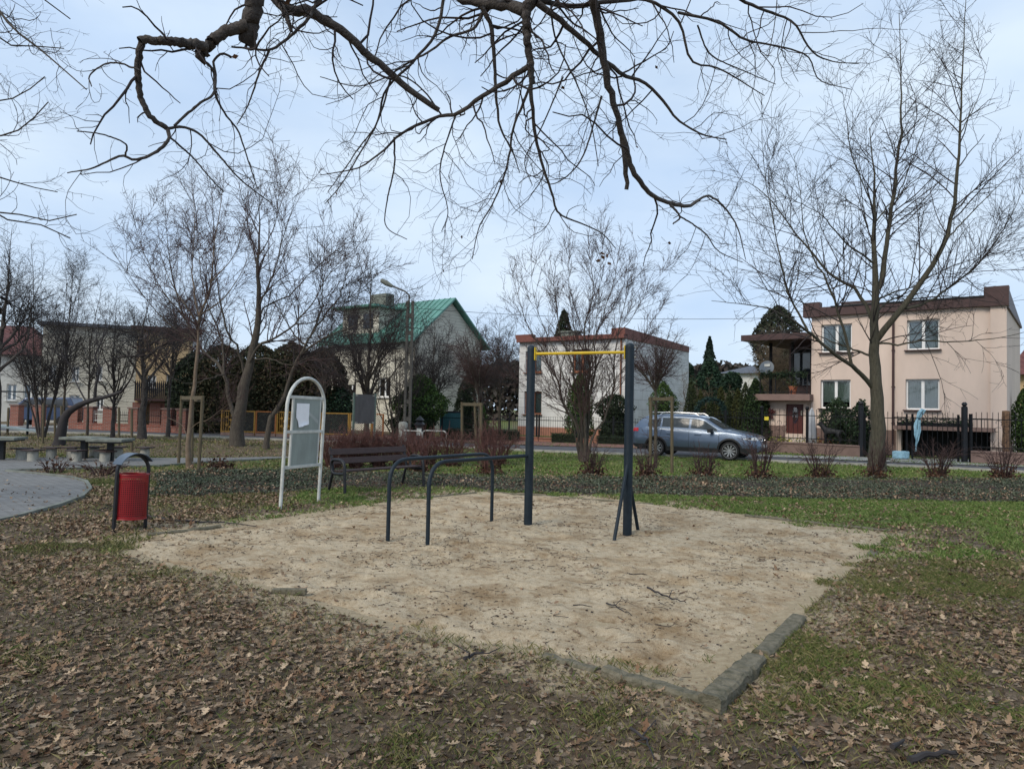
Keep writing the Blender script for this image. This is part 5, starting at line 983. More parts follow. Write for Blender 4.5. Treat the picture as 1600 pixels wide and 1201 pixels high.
lvD = [dict(perm=2.8, lo=1., hi=3.2, k=7, tmin=.15, ang=(30, 58), up=.15, curl=.03, wob=.08, rr=.5, rmax=.028, rmin=.011, sides=4, lmod=lambda p: np.where(p[:, 2] < 2.6, .2, 1.)), dict(perm=3.4, lo=.4, hi=1.6, k=5, tmin=.12, ang=(28, 60), up=.06, curl=.02, wob=.09, rmin=.0085, sides=3, frm=1), dict(perm=3.4, lo=.2, hi=.8, k=4, tmin=.1, ang=(30, 62), wob=.1, rmin=.007, sides=3, frm=1)]
build_tree('ash_tree', 'large bare tree with double grey trunk behind the white display frame', 'tree', bD, lD, lvD, M_bark, M_twigr, 41, k0=22, wig=.03, thin=.55)
# (F) leaning trunk
bF = G(416, 706); YF_ = bF[1]; q = lambda pts, r0, r1, a=0, b=0: (TR(pts, YF_+a, YF_+b), r0, r1)
lF = [([bF-[0, 0, .1]]+TR([(417, 680), (424, 655), (436, 632), (447, 610), (457, 580), (470, 555), (480, 540), (496, 500), (505, 450), (500, 400)], YF_), .13, .01, True), q([(480, 540), (466, 530), (445, 500), (430, 460)], .06, .008, 0, 1), q([(472, 553), (500, 530), (540, 515), (575, 500), (610, 490)], .06, .008, 0, -1), q([(490, 515), (525, 470), (545, 420), (560, 380)], .05, .007, 0, .8)]
build_tree('leaning_tree', 'bare tree with thin trunk leaning right behind the white display frame', 'tree', bF, lF, lvD, M_bark, M_twig, 43, k0=18, wig=.03, thin=.7)
# (E) young staked tree and the one behind it
bE = G(297, 732); YE = bE[1]; q = lambda pts, r0, r1, a=0, b=0: (TR(pts, YE+a, YE+b), r0, r1)
lE = [([bE-[0, 0, .1]]+TR([(294, 705), (296, 670), (302, 615), (306, 580), (309, 540), (310, 510), (312, 492), (325, 465), (330, 440), (335, 380), (345, 320), (350, 270)], YE), .085, .007, True), q([(311, 495), (305, 465), (300, 420), (304, 350), (300, 285)], .035, .006, 0, .8), q([(310, 505), (285, 470), (262, 430), (245, 380)], .03, .005, 0, -.7), q([(312, 492), (345, 470), (375, 430), (395, 380)], .03, .005, 0, .6), q([(296, 672), (310, 660), (325, 655), (345, 640), (368, 625)], .018, .004, 0, -.5), q([(294, 690), (285, 665), (262, 652)], .016, .004, 0, .5), q([(330, 440), (365, 400), (385, 340)], .025, .005, 0, -.8)]
lvE = [dict(perm=6.5, lo=.5, hi=1.6, k=6, tmin=.35, ang=(25, 55), up=.2, curl=.05, wob=.1, rr=.5, rmax=.014, rmin=.005, sides=4), dict(perm=7, lo=.25, hi=.9, k=5, tmin=.12, ang=(28, 60), up=.08, wob=.12, rmin=.004, sides=3, frm=1), dict(perm=7, lo=.12, hi=.45, k=4, tmin=.1, ang=(30, 65), wob=.13, rmin=.0034, sides=3, frm=1)]
build_tree('young_tree', 'slender bare young tree tied between wooden stakes left of the display frame', 'tree', bE, lE, lvE, mat('tan bark', (.12, .085, .055), .9, .3, 6, .6, 30, col2=(.2, .15, .11)), M_twigr, 51, k0=22, wig=.01, thin=.7)
def stakes(name, label, pts, tops, r=.035, cross=None, top_z=None):
    b = G(*pts[0]); t = thing(name, label, 'tree stakes', b, 0, 'wooden tree stakes'); tz = []
    for (px, py), (tx, ty) in zip(pts, tops):
        g_ = G(px, py); z_ = above(g_, tx, ty); x_ = P(tx, ty, g_[1])[0]; tz.append((x_-b[0], g_[1]-b[1], z_)); MB().tube([tuple(g_-b-[0, 0, .1]), (x_-b[0], g_[1]-b[1], z_)], r, 8).build('stake', M_stake, t, True)
    if cross:
        n = len(tz); mb = MB()
        for i in range(n):
            a, c = Vector(tz[i]), Vector(tz[(i+1) % n])
            if n == 2 and i == 1: break
            d = (c-a).normalized()*.06; h = min(a.z, c.z)-.05; mb.bar((a.x-d.x, a.y-d.y, h), (c.x+d.x, c.y+d.y, h), .03, .09)
        mb.build('crosspiece', M_stake, t)
    return t
stakes('tree_stakes', 'three wooden stakes with crosspieces around the young tree left of the display frame', [(279, 725), (310, 740), (300, 722)], [(284, 618), (317, 618), (301, 622)], .042, True)
# small young tree trunk in front of the stakes at the lower left seen as darker forked shoot
# (H) tree hanging in from the left edge, trunk outside the frame
bH = np.array([-11.5, 9.5, 0]); YH = 9.5; q = lambda pts, r0, r1, a=0, b=0: (TR(pts, YH+a, YH+b), r0, r1)
lH = [([bH, bH+[0, 0, 2.5], bH+[.1, .1, 5], bH+[.2, .2, 7.5], bH+[.3, .2, 9.5]], .26, .05, True)]
for z0__, pts in ((4.6, [(-60, 10), (0, 25), (20, 45), (60, 75), (95, 105), (135, 140)]), (4.2, [(-80, 60), (0, 70), (50, 72), (100, 76)]), (3.9, [(-90, 150), (-20, 160), (30, 150), (70, 120)]), (3.4, [(-80, 230), (-10, 215), (35, 200), (75, 160)]), (2.9, [(-100, 320), (-20, 330), (30, 335), (75, 345), (120, 335)]), (3.1, [(-90, 270), (-10, 275), (40, 290), (90, 300)]), (5., [(-60, -40), (20, -30), (70, 0), (110, 30)]), (2.8, [(-90, 330), (0, 342), (60, 350), (110, 372)])):
    lH.append(([bH+[.05, .05, z0__]]+TR(pts, YH-.6+random.uniform(-1, 1), YH+random.uniform(-1, 1.2)), .06, .007))
build_tree('edge_tree', 'bare tree just outside the left edge, its thin boughs reaching in at upper left', 'tree', bH, lH, [dict(perm=3.2, lo=.4, hi=1.5, k=8, tmin=.35, ang=(30, 75), wob=.2, rr=.5, rmax=.012, rmin=.004, sides=4), dict(perm=4.2, lo=.15, hi=.7, k=6, tmin=.1, ang=(30, 70), wob=.2, rmin=.003, sides=3, frm=1), dict(perm=4, lo=.1, hi=.35, k=4, tmin=.1, wob=.14, rmin=.0024, sides=3, frm=1)], M_bark, M_twig, 61, k0=20)
# generic bare tree from a fan of limbs
def fan_tree(name, label, px, py, Y, top, spread, nlimb=9, r0=.12, seed=1, mt=None, mw=None, dens=1., stems=1, fork=.25, group=None, zf=None, rmin=.007, lean=0., wide=1.):
    r = np.random.default_rng(seed); b = P(px, py, Y) if Y else G(px, py); b = np.array([b[0], b[1], 0]); Yd = b[1]; H_ = P(px, top, Yd)[2]; Wd = spread*Yd/FPX; limbs = []
    fz = H_*fork
    if stems == 1: limbs.append(([b-[0, 0, .1], b+[lean*.3, 0, fz*.5], b+[lean, 0, fz], b+[lean+r.normal(0, .1)*Wd, r.normal(0, .1)*Wd, H_*.65], b+[lean+r.normal(0, .12)*Wd, 0, H_*.97]], r0, .012, True))
    for i in range(nlimb):
        a = 2*np.pi*(i+r.uniform(-.3, .3))/nlimb; h0 = fz*(.75+.9*r.random()) if stems == 1 else 0; s0 = r0*.5 if stems == 1 else r0*.6; rr_ = Wd*r.uniform(.45, 1.); ze = H_*r.uniform(.62, 1.0)*(1-.25*(rr_/Wd)**2)
        st = b+[lean*(h0/max(fz, .1)) if stems == 1 else math.cos(a)*.08, 0 if stems == 1 else math.sin(a)*.08, h0]; e = b+[lean+math.cos(a)*rr_, math.sin(a)*rr_*.8, ze]
        m1 = st+(e-st)*[.45*wide, .45*wide, .38]+[0, 0, .0]; m2 = st+(e-st)*[.8*wide, .8*wide, .7]; limbs.append(([st, m1+r.normal(0, .04, 3)*H_*.4, m2+r.normal(0, .04, 3)*H_*.4, e], s0, .010))
    s_ = H_/9
    lv = [dict(perm=3.8*dens/s_**.5, lo=.7*s_+.2, hi=2.0*s_+.4, k=6, tmin=.22, ang=(25, 62), up=.12, curl=.03, wob=.12, rr=.5, rmax=.025, rmin=rmin, sides=4), dict(perm=4.2*dens, lo=.3, hi=1.3, k=5, tmin=.12, ang=(28, 62), up=.05, wob=.14, rmin=rmin*.8, sides=3, frm=1), dict(perm=4.2*dens, lo=.15, hi=.65, k=4, tmin=.1, ang=(28, 65), wob=.14, rmin=rmin*.65, sides=3, frm=1)]
    return build_tree(name, label, 'tree', b, limbs, lv, mt or M_bark, mw or M_twig, seed, group, k0=16, sides0=7, wig=.02, thin=.6)[0]
fan_tree('bare_tree', 'bare spreading tree in front of the green roofed house', 572, 690, 32.5, 395, 108, 14, .17, 71, M_bark, M_twig, 1.05, 1, .2)
fan_tree('bare_tree', 'dark gnarled bare tree right of the leaning black trunk on the left', 222, 683, 30.5, 452, 90, 11, .24, 72, M_barkd, M_twigb, 1.0, 1, .45)
fan_tree('bare_tree', 'thin dark bare tree between the leaning black trunk and the gnarled tree', 176, 683, 31.5, 470, 55, 8, .12, 73, M_barkd, M_twigb, 1.0, 1, .3)
fan_tree('bare_tree', 'slim grey bare tree left of the middle game table', 98, 690, 33, 405, 50, 8, .09, 74, M_bark, M_twig, .9, 1, .3)
fan_tree('bare_tree', 'bare multi stemmed tree in front of the red tiled roof at far left', 65, 685, 29, 350, 75, 10, .12, 75, M_barkd, M_twigb, 1.0, 2, .2)
fan_tree('bare_tree', 'bare tree standing at the left picture edge beyond the tables', -8, 690, 25, 345, 100, 11, .2, 76, M_barkd, M_twigb, .9, 1, .4)
fan_tree('bare_tree', 'slim bare tree right of the slim grey one, in front of the cream house', 136, 684, 34, 440, 45, 7, .08, 77, M_bark, M_twig, .8, 1, .35)
fan_tree('bare_tree', 'bare tree between the green roofed house and the white house', 780, 690, 52, 485, 55, 10, .16, 78, M_bark, M_twig, 1.1, 1, .3, rmin=.011)
fan_tree('bare_tree', 'bare tree in front of the gable of the green roofed house', 672, 690, 39, 495, 52, 12, .14, 79, M_bark, M_twig, 1.1, 1, .25, rmin=.009)
fan_tree('bare_tree', 'bare tree with upright shoots rising behind the concrete lamp pole', 618, 690, 36, 440, 60, 10, .12, 80, M_bark, M_twig, .8, 2, .25, rmin=.008)
fan_tree('bare_tree', 'bare tree left of the white house, partly hidden by the globe crowned tree', 752, 690, 44, 500, 42, 8, .12, 84, M_barkd, M_twigb, 1.0, 1, .3, rmin=.009)
fan_tree('bare_tree', 'pale hanging twigged bare tree at the veranda of the salmon house', 1212, 690, 39.5, 515, 42, 9, .11, 81, M_bark, mat('pale twigs', (.16, .12, .08), .9, .3, 4), 1.2, 1, .3, rmin=.008)
fan_tree('bare_tree', 'low bare shrubby tree behind the thuja row', 1105, 690, 44, 575, 50, 10, .08, 82, M_bark, MATS['pale twigs'], 1.0, 2, .2, rmin=.009)
fan_tree('bare_tree', 'bare tree behind the ochre house and the double trunk tree', 300, 690, 50, 430, 70, 11, .18, 83, M_barkd, M_twigb, .9, 1, .3, rmin=.011)
fan_tree('bare_tree', 'bare tree in front of the brown green hedge, left of the double trunk tree', 262, 690, 34, 430, 75, 11, .12, 85, M_barkd, M_twigb, 1.0, 1, .3, rmin=.009)
fan_tree('bare_tree', 'bare tree above the hedge end between the display frame and the green roofed house', 505, 690, 37, 455, 60, 10, .12, 86, M_bark, M_twig, 1.0, 1, .3, rmin=.009)
# leaning black trunk
bL = G(98, 682); YL = bL[1]-8.; bL = np.array([P(92, 685, YL)[0], YL, .0]); lL = [([bL]+TR([(100, 655), (112, 640), (135, 628), (165, 620), (190, 612)], YL), .24, .08, True), (TR([(148, 624), (150, 600), (156, 575), (148, 558), (160, 530), (165, 500)], YL), .09, .02), (TR([(135, 628), (120, 600), (112, 575), (95, 550)], YL, YL+1), .05, .01), (TR([(190, 612), (205, 590), (215, 560), (240, 540)], YL, YL-1), .06, .01)]
build_tree('leaning_tree', 'black trunk leaning far to the right above the game tables', 'tree', bL, lL, lvD, M_twigb, M_twigb, 44, k0=16, thin=.6)
# globe crowned staked trees
def globe_tree(label, px, py, stem_top, cx, cy, rpx, seed, mw, name='globe_tree'):
    r = np.random.default_rng(seed); b = G(px, py); Yd = b[1]; zs = above(b, px, stem_top); c = P(cx, cy, Yd); R_ = rpx*Yd/FPX; s = np.array([P(px, stem_top, Yd)[0], Yd, zs]); limbs = [([b-[0, 0, .1], (b+s)/2+[.02, 0, 0], s, s+[0, 0, .3]], .05, .03, True)]
    for i in range(16):
        a = i*2.4; e = r.uniform(-.15, 1.); d = np.array([math.cos(a)*math.sqrt(max(0, 1-e*e)), math.sin(a)*math.sqrt(max(0, 1-e*e)), e]); en = c+d*R_*.9; limbs.append(([s, s+(en-s)*[.4, .4, .5], en], .022, .006))
    return build_tree(name, label, 'tree', b, limbs, [dict(perm=9, lo=.3, hi=1., k=5, tmin=.15, ang=(25, 65), wob=.14, rmax=.010, rmin=.0055, sides=3), dict(perm=10, lo=.15, hi=.55, k=4, tmin=.1, ang=(25, 60), wob=.14, rmin=.0045, sides=3, frm=1)], M_bark, mw, seed, 'globe crowned young trees', k0=12, sides0=7)[0]
globe_tree('globe crowned young tree between stakes behind the dip rails', 748, 725, 618, 735, 560, 46, 91, M_twigr)
globe_tree('globe crowned young tree between stakes in front of the car rear', 1024, 733, 612, 1022, 550, 56, 92, M_twigr)
stakes('tree_stakes', 'wooden stakes with crosspiece around the globe tree behind the dip rails', [(722, 722), (751, 728), (745, 716)], [(722, 628), (752, 629), (742, 628)], .045, True)
stakes('tree_stakes', 'wooden stakes with crosspiece in front of the parked car', [(1016, 738), (1050, 739), (1024, 728)], [(1017, 620), (1050, 619), (1025, 618)], .045, True)
for k, (a, b_, lb) in enumerate(((((186, 704), (206, 708)), ((186, 636), (206, 638)), 'two thin stakes right of the game tables'), (((67, 700), (86, 699), (96, 697)), ((68, 630), (86, 632), (96, 634)), 'three thin stakes between the left and middle game tables'))): stakes('tree_stakes', lb, list(a), list(b_), .04, False)
# ---------------------------------------------------------------- shrubs
def shrub(label, px, py, h, w, seed, mw, n=34, dens=3., leaves=430, base=True, group='bare shrubs in the row before the lawn'):
    r = np.random.default_rng(seed); b = G(px, py); t = thing('bare_shrub', label, 'shrub', b, 0, group); k = 7; n = int(n*1.3)
    a = r.uniform(0, 2*np.pi, n); sp_ = w*np.sqrt(r.random(n)); hh = h*r.uniform(.5, 1., n)*(1-.3*(sp_/w)**2); st = np.stack([np.cos(a)*.12, np.sin(a)*.12, np.zeros(n)-.03], 1); e = np.stack([np.cos(a)*sp_, np.sin(a)*sp_, hh], 1)
    tt = np.linspace(0, 1, k)[None, :, None]; P_ = st[:, None]*(1-tt)+e[:, None]*tt+np.array([0, 0, 1.])*(.18*h*np.sin(np.pi*tt)); P_ = P_+r.normal(size=P_.shape)*.012*(tt > 0); R_ = np.repeat(np.linspace(.012, .0052, k)[None], n, 0)
    parts = [(P_, R_)]; s1 = spawn(P_, R_, dens*1.6, .12*h, .5*h, r, 5, .2, (18, 48), .15, .03, .1, rmin=.0052); parts.append(s1); s2 = spawn(*s1, dens*1.6, .06, .25*h, r, 4, .1, (20, 50), .1, 0, .1, rmin=.0042); parts.append(s2)
    Vs, Fs, o = [], [], 0
    for p_, r_ in parts:
        if len(p_): V, F = tubes(p_, r_, 3); Vs.append(V); Fs.append(F+o); o += len(V)
    link('twigs', np_mesh('twigs', np.concatenate(Vs), np.concatenate(Fs), True), mw, t)
    if leaves: cloud_obj('dead_leaves', *leafcloud(leaves, lambda r, n: np.abs(r.normal(0, 1, (n, 3)))*[1, 1, .16]*h*1.0+0*r.random((n, 3)) if False else r.normal(0, 1, (n, 3))*[.17, .17, .0]+np.abs(r.normal(0, 1, (n, 3)))*[0, 0, .15]+[0, 0, .03], .07, [(.075, .035, .022), (.05, .025, .018), (.11, .06, .035)], seed, .2, .7), t)
    return t
SH = [(343, 738, .35, .3, 'small bare shrub at the foot of the left tree stakes'), (655, 738, 1.15, .5, 'bare shrub behind the right end of the bench'), (765, 741, 1.45, .6, 'bare shrub behind the end of the far dip rail'), (925, 746, .98, .5, 'bare shrub at the foot of the multi stemmed tree'), (1012, 747, .85, .42, 'bare shrub below the stakes before the car rear'), (1100, 748, .95, .45, 'bare shrub below the middle of the parked car'), (1187, 749, 1.4, .55, 'bare shrub before the front bumper of the parked car'), (1282, 750, 1.1, .7, 'bare shrub below the black dog'), (1366, 747, 1.2, .42, 'bare shrub right in front of the thick tree trunk'), (1465, 748, 1.25, .8, 'bare shrub in front of the driveway gates'), (1566, 749, 1.15, .65, 'rightmost bare shrub of the row')]
for i, (x, y_, h, w_, lb) in enumerate(SH): shrub(lb, x, y_, h, w_, 200+i, M_twigp if i in (1, 2) else M_twigr, 20, 3.)
for i, (x, y_, lb) in enumerate(((520, 733, 'dense red twigged shrub directly right of the display frame'), (556, 731, 'dense red twigged shrub below the blank board sign'), (592, 730, 'dense red twigged shrub behind the middle of the bench'), (628, 730, 'dense red twigged shrub behind the left hoop barrier'), (705, 728, 'red twigged shrub right of the hoop barriers'), (778, 727, 'red twigged shrub left of the left pull-up post'), (672, 727, 'red twigged shrub between the two hoop barriers'))): shrub(lb, x, y_, 1.12 if i < 4 else 1.15, .72, 230+i, M_twigp, 66 if i < 4 else 40, 3.2, 120, group='red twigged shrubs behind the bench')
shrub('tiny bare shrub between the path and the middle table', 85, 738, .4, .45, 250, M_twigr, 14, 2., 60, group=None); shrub('thin brown shrub left of the litter bin hood', 160, 742, .38, .6, 251, M_twigr, 26, 3., 60, group=None)
# ---------------------------------------------------------------- evergreens
def conifer(name, label, px, Y, top, w, kind, seed, cols, n=5000, base=690, group=None, leaf=.16, wy=None):
    leaf = leaf*.72; n = int(n*1.75); b = P(px, base, Y); b = np.array([b[0], b[1], 0]); H_ = P(px, top, Y)[2]; W_ = w*Y/FPX/2; t = thing(name, label, 'tree', b, 0, group)
    def f(r, n):
        if kind == 'thuja': z = r.random(n)**.85; rad_ = (1-z**2.2)**.6*(.55+.45*np.minimum(1, z*6))
        elif kind == 'cone': z = r.random(n)**1.3; rad_ = (1-z)**.85
        elif kind == 'spruce': z = r.random(n)**1.1; rad_ = (1-z)**.8*(1-.35*((z*9) % 1))+.03
        elif kind == 'hedge': z = r.random(n); rad_ = (1-z**5)**.7*1.25
        else: z = r.random(n); rad_ = np.sqrt(np.clip(1-(z*1.9-.9)**2, 0, 1))*(.8+.2*np.sin(z*9+seed))
        a = r.uniform(0, 2*np.pi, n); lk = .35 if kind == 'hedge' else 1.; lump = (1-lk)*1.05+lk*(.5+.65*fbm(np.cos(a)*2.2+seed+z*3, np.sin(a)*2.2+z*(9 if kind != 'spruce' else 14), 3)+.35*fbm(np.cos(a)*7+seed, np.sin(a)*7+z*26, 2)); q_ = 1-np.abs(r.normal(0, .16, n)); x = np.cos(a)*rad_*W_*lump*q_; y = np.sin(a)*rad_*(wy or W_)*lump*q_
        return np.stack([x, y, z*H_*.985+r.normal(0, .06, n)+.05], 1)
    cloud_obj('crown', *leafcloud(n, f, leaf, cols, seed, .5, .6), t); MB().tube([(0, 0, -.1), (0, 0, H_*.45), (0, 0, H_*.93)], [.1, .07, .02], 7).build('trunk', M_bark, t)
    inner = MB()
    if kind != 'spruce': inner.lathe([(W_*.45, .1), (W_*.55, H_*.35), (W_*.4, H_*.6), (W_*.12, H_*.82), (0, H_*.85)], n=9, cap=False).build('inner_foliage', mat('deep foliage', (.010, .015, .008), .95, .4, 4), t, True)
    return t
TG = [(.035, .05, .018), (.05, .065, .022), (.02, .032, .012)]; TB = [(.035, .036, .016), (.05, .045, .02), (.02, .022, .011), (.07, .048, .025), (.028, .04, .016)]; PG = [(.018, .045, .025), (.03, .065, .032), (.012, .028, .018)]; DG = [(.012, .022, .010), (.022, .034, .014)]; LG = [(.05, .095, .02), (.07, .12, .028), (.025, .05, .014)]
for i, (x, tp_, w_, y_, lb) in enumerate(((300, 552, 60, 40.5, 'dark thuja at the left end of the tall hedge, right of the ochre house'), (345, 540, 75, 40, 'tall brown green thuja behind the double trunk tree'), (398, 538, 80, 39.6, 'tall brown green thuja above the white display frame, left half'), (452, 536, 80, 39.3, 'tall brown green thuja directly behind the display frame arch'), (500, 545, 70, 39.1, 'dark thuja right of the display frame arch'))):
    conifer('thuja_tree', lb, x, y_, tp_, w_, 'hedge', 300+i, DG if i in (0,) else TB, 9000, leaf=.19, group='tall thujas behind the yellow fence')
conifer('evergreen_shrub', 'dark bluish evergreen bush left of the blank board sign', 528, 38.4, 606, 62, 'bushy', 310, PG, 4000); conifer('evergreen_shrub', 'bright green bushy conifer left of the globe crowned tree', 655, 37.5, 588, 92, 'bushy', 311, LG, 6500, leaf=.17)
conifer('evergreen_shrub', 'dark green bush at the foot of the bright green conifer', 640, 37.0, 648, 80, 'bushy', 322, DG, 2500)
conifer('thuja_tree', 'dark column shaped conifer behind the stakes of the left globe tree', 728, 42.8, 588, 42, 'thuja', 312, DG, 3500); conifer('thuja_tree', 'small bright cone shaped thuja left of the white house', 753, 41., 634, 34, 'cone', 313, LG, 2500, leaf=.11)
conifer('thuja_tree', 'tall green thuja right behind the multi stemmed tree', 905, 39.2, 586, 48, 'thuja', 314, LG, 5000, leaf=.13); conifer('evergreen_shrub', 'dark leafy evergreen in front of the white house drainpipe', 960, 38.8, 618, 70, 'bushy', 315, DG, 4200)
conifer('thuja_tree', 'rounded golden green thuja above the car rear', 1035, 38.6, 598, 50, 'bushy', 316, LG, 4200, leaf=.13)
conifer('pine_tree', 'broad dark pine behind the thuja row', 1108, 58, 560, 62, 'bushy', 317, PG, 5000, leaf=.32); conifer('pine_tree', 'blue green pine left of the broad one, behind the globe tree', 1070, 56, 566, 60, 'bushy', 318, PG, 5000, leaf=.3); conifer('pine_tree', 'lower pine in front of the distant grey roof', 1142, 54, 582, 54, 'bushy', 319, PG, 4200, leaf=.28)
conifer('spruce_tree', 'pointed spruce top rising above the pines', 1107, 66, 526, 56, 'spruce', 320, [(.015, .03, .02), (.022, .04, .028)], 4500, leaf=.3)
conifer('spruce_tree', 'large spruce towering behind the veranda of the salmon house', 1214, 47, 478, 92, 'bushy', 321, [(.03, .04, .02), (.05, .055, .03), (.018, .025, .015)], 11000, leaf=.26)
conifer('spruce_tree', 'dark spruce top above the roof of the white house', 878, 62, 484, 44, 'bushy', 323, DG, 5000, leaf=.3)
for i, (x, tp_, w_, y_, lb) in enumerate(((1079, 596, 26, 38.2, 'narrow dark thuja, first of the row above the car roof'), (1094, 612, 20, 37.8, 'short golden thuja second in the row above the car roof'), (1110, 622, 22, 37.2, 'short thuja framed by the garland arch'), (1125, 606, 22, 36.8, 'pointed thuja right of the garland arch centre'), (1139, 614, 22, 36.4, 'golden thuja above the car windscreen'), (1152, 610, 24, 36., 'thuja above the car bonnet'), (1164, 600, 26, 35.6, 'tall thuja left of the darkest bush'))): conifer('thuja_tree', lb, x, y_, tp_, w_, 'thuja', 330+i, TG if i % 2 == 0 else [(.07, .075, .02), (.05, .06, .018), (.03, .035, .012)], 2600, leaf=.10, group='thuja row behind the parked car')
conifer('thuja_tree', 'dark full thuja touching the left side of the entrance wing', 1180, 34.8, 594, 44, 'thuja', 340, [(.025, .05, .016), (.04, .07, .02), (.012, .022, .01)], 5200, leaf=.13)
conifer('rhododendron', 'broad leaved evergreen shrub growing behind the fence at the lower left window', 1307, 31.9, 626, 56, 'bushy', 341, [(.022, .045, .018), (.035, .06, .025), (.015, .028, .012)], 1500, leaf=.17); conifer('rhododendron', 'broad leaved evergreen shrub hidden behind the thick tree trunk', 1345, 29.9, 628, 46, 'bushy', 342, [(.022, .045, .018), (.035, .06, .025), (.015, .028, .012)], 1100, leaf=.17)
conifer('thuja_tree', 'dark thuja at the right edge beside the salmon house corner', 1600, 30.5, 610, 40, 'thuja', 343, LG, 3000, leaf=.12)
def hedge(label, pa, pb, Ya, Yb, h, w, seed, cols=DG):
    a = P(pa, 690, Ya); b = P(pb, 690, Yb); a[2] = b[2] = 0; d = b-a; l = np.linalg.norm(d[:2]); t = thing('box_hedge', label, 'hedge', a, math.atan2(d[1], d[0])); n = int(2600*l/3)
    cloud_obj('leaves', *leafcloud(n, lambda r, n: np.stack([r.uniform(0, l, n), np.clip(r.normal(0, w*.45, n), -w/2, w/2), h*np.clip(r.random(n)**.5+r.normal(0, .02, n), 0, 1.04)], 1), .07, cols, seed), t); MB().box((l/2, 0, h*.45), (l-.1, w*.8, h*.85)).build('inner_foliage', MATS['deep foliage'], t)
hedge('low clipped box hedge left of the multi stemmed tree', 861, 900, 36.4, 36.2, .5, .6, 350, TG); hedge('low clipped box hedge right of the multi stemmed tree', 932, 1040, 35.9, 35.5, .42, .6, 351, DG); hedge('low brown hedge behind the red shrubs', 696, 812, 37.4, 36.8, .6, .7, 352, [(.05, .045, .025), (.03, .03, .016)])
# far belt of woods closing the gaps
tb_ = []
def belt(r, n):
    x = r.uniform(-95, 120, n); y = 98+r.uniform(-3, 3, n)+.0*x; hmax = 5.2+4.2*fbm(x*.10, x*0+2, 4); return np.stack([x, y, hmax*r.random(n)**.7], 1)
V, F_, C_ = leafcloud(62000, belt, .85, [(.05, .042, .036), (.035, .035, .026), (.07, .055, .045)], 9, 0, .6); tag(cloud_obj('distant_woodland', V, F_, C_), 'far off belt of bare trees beyond the houses', 'woodland', kind='stuff')
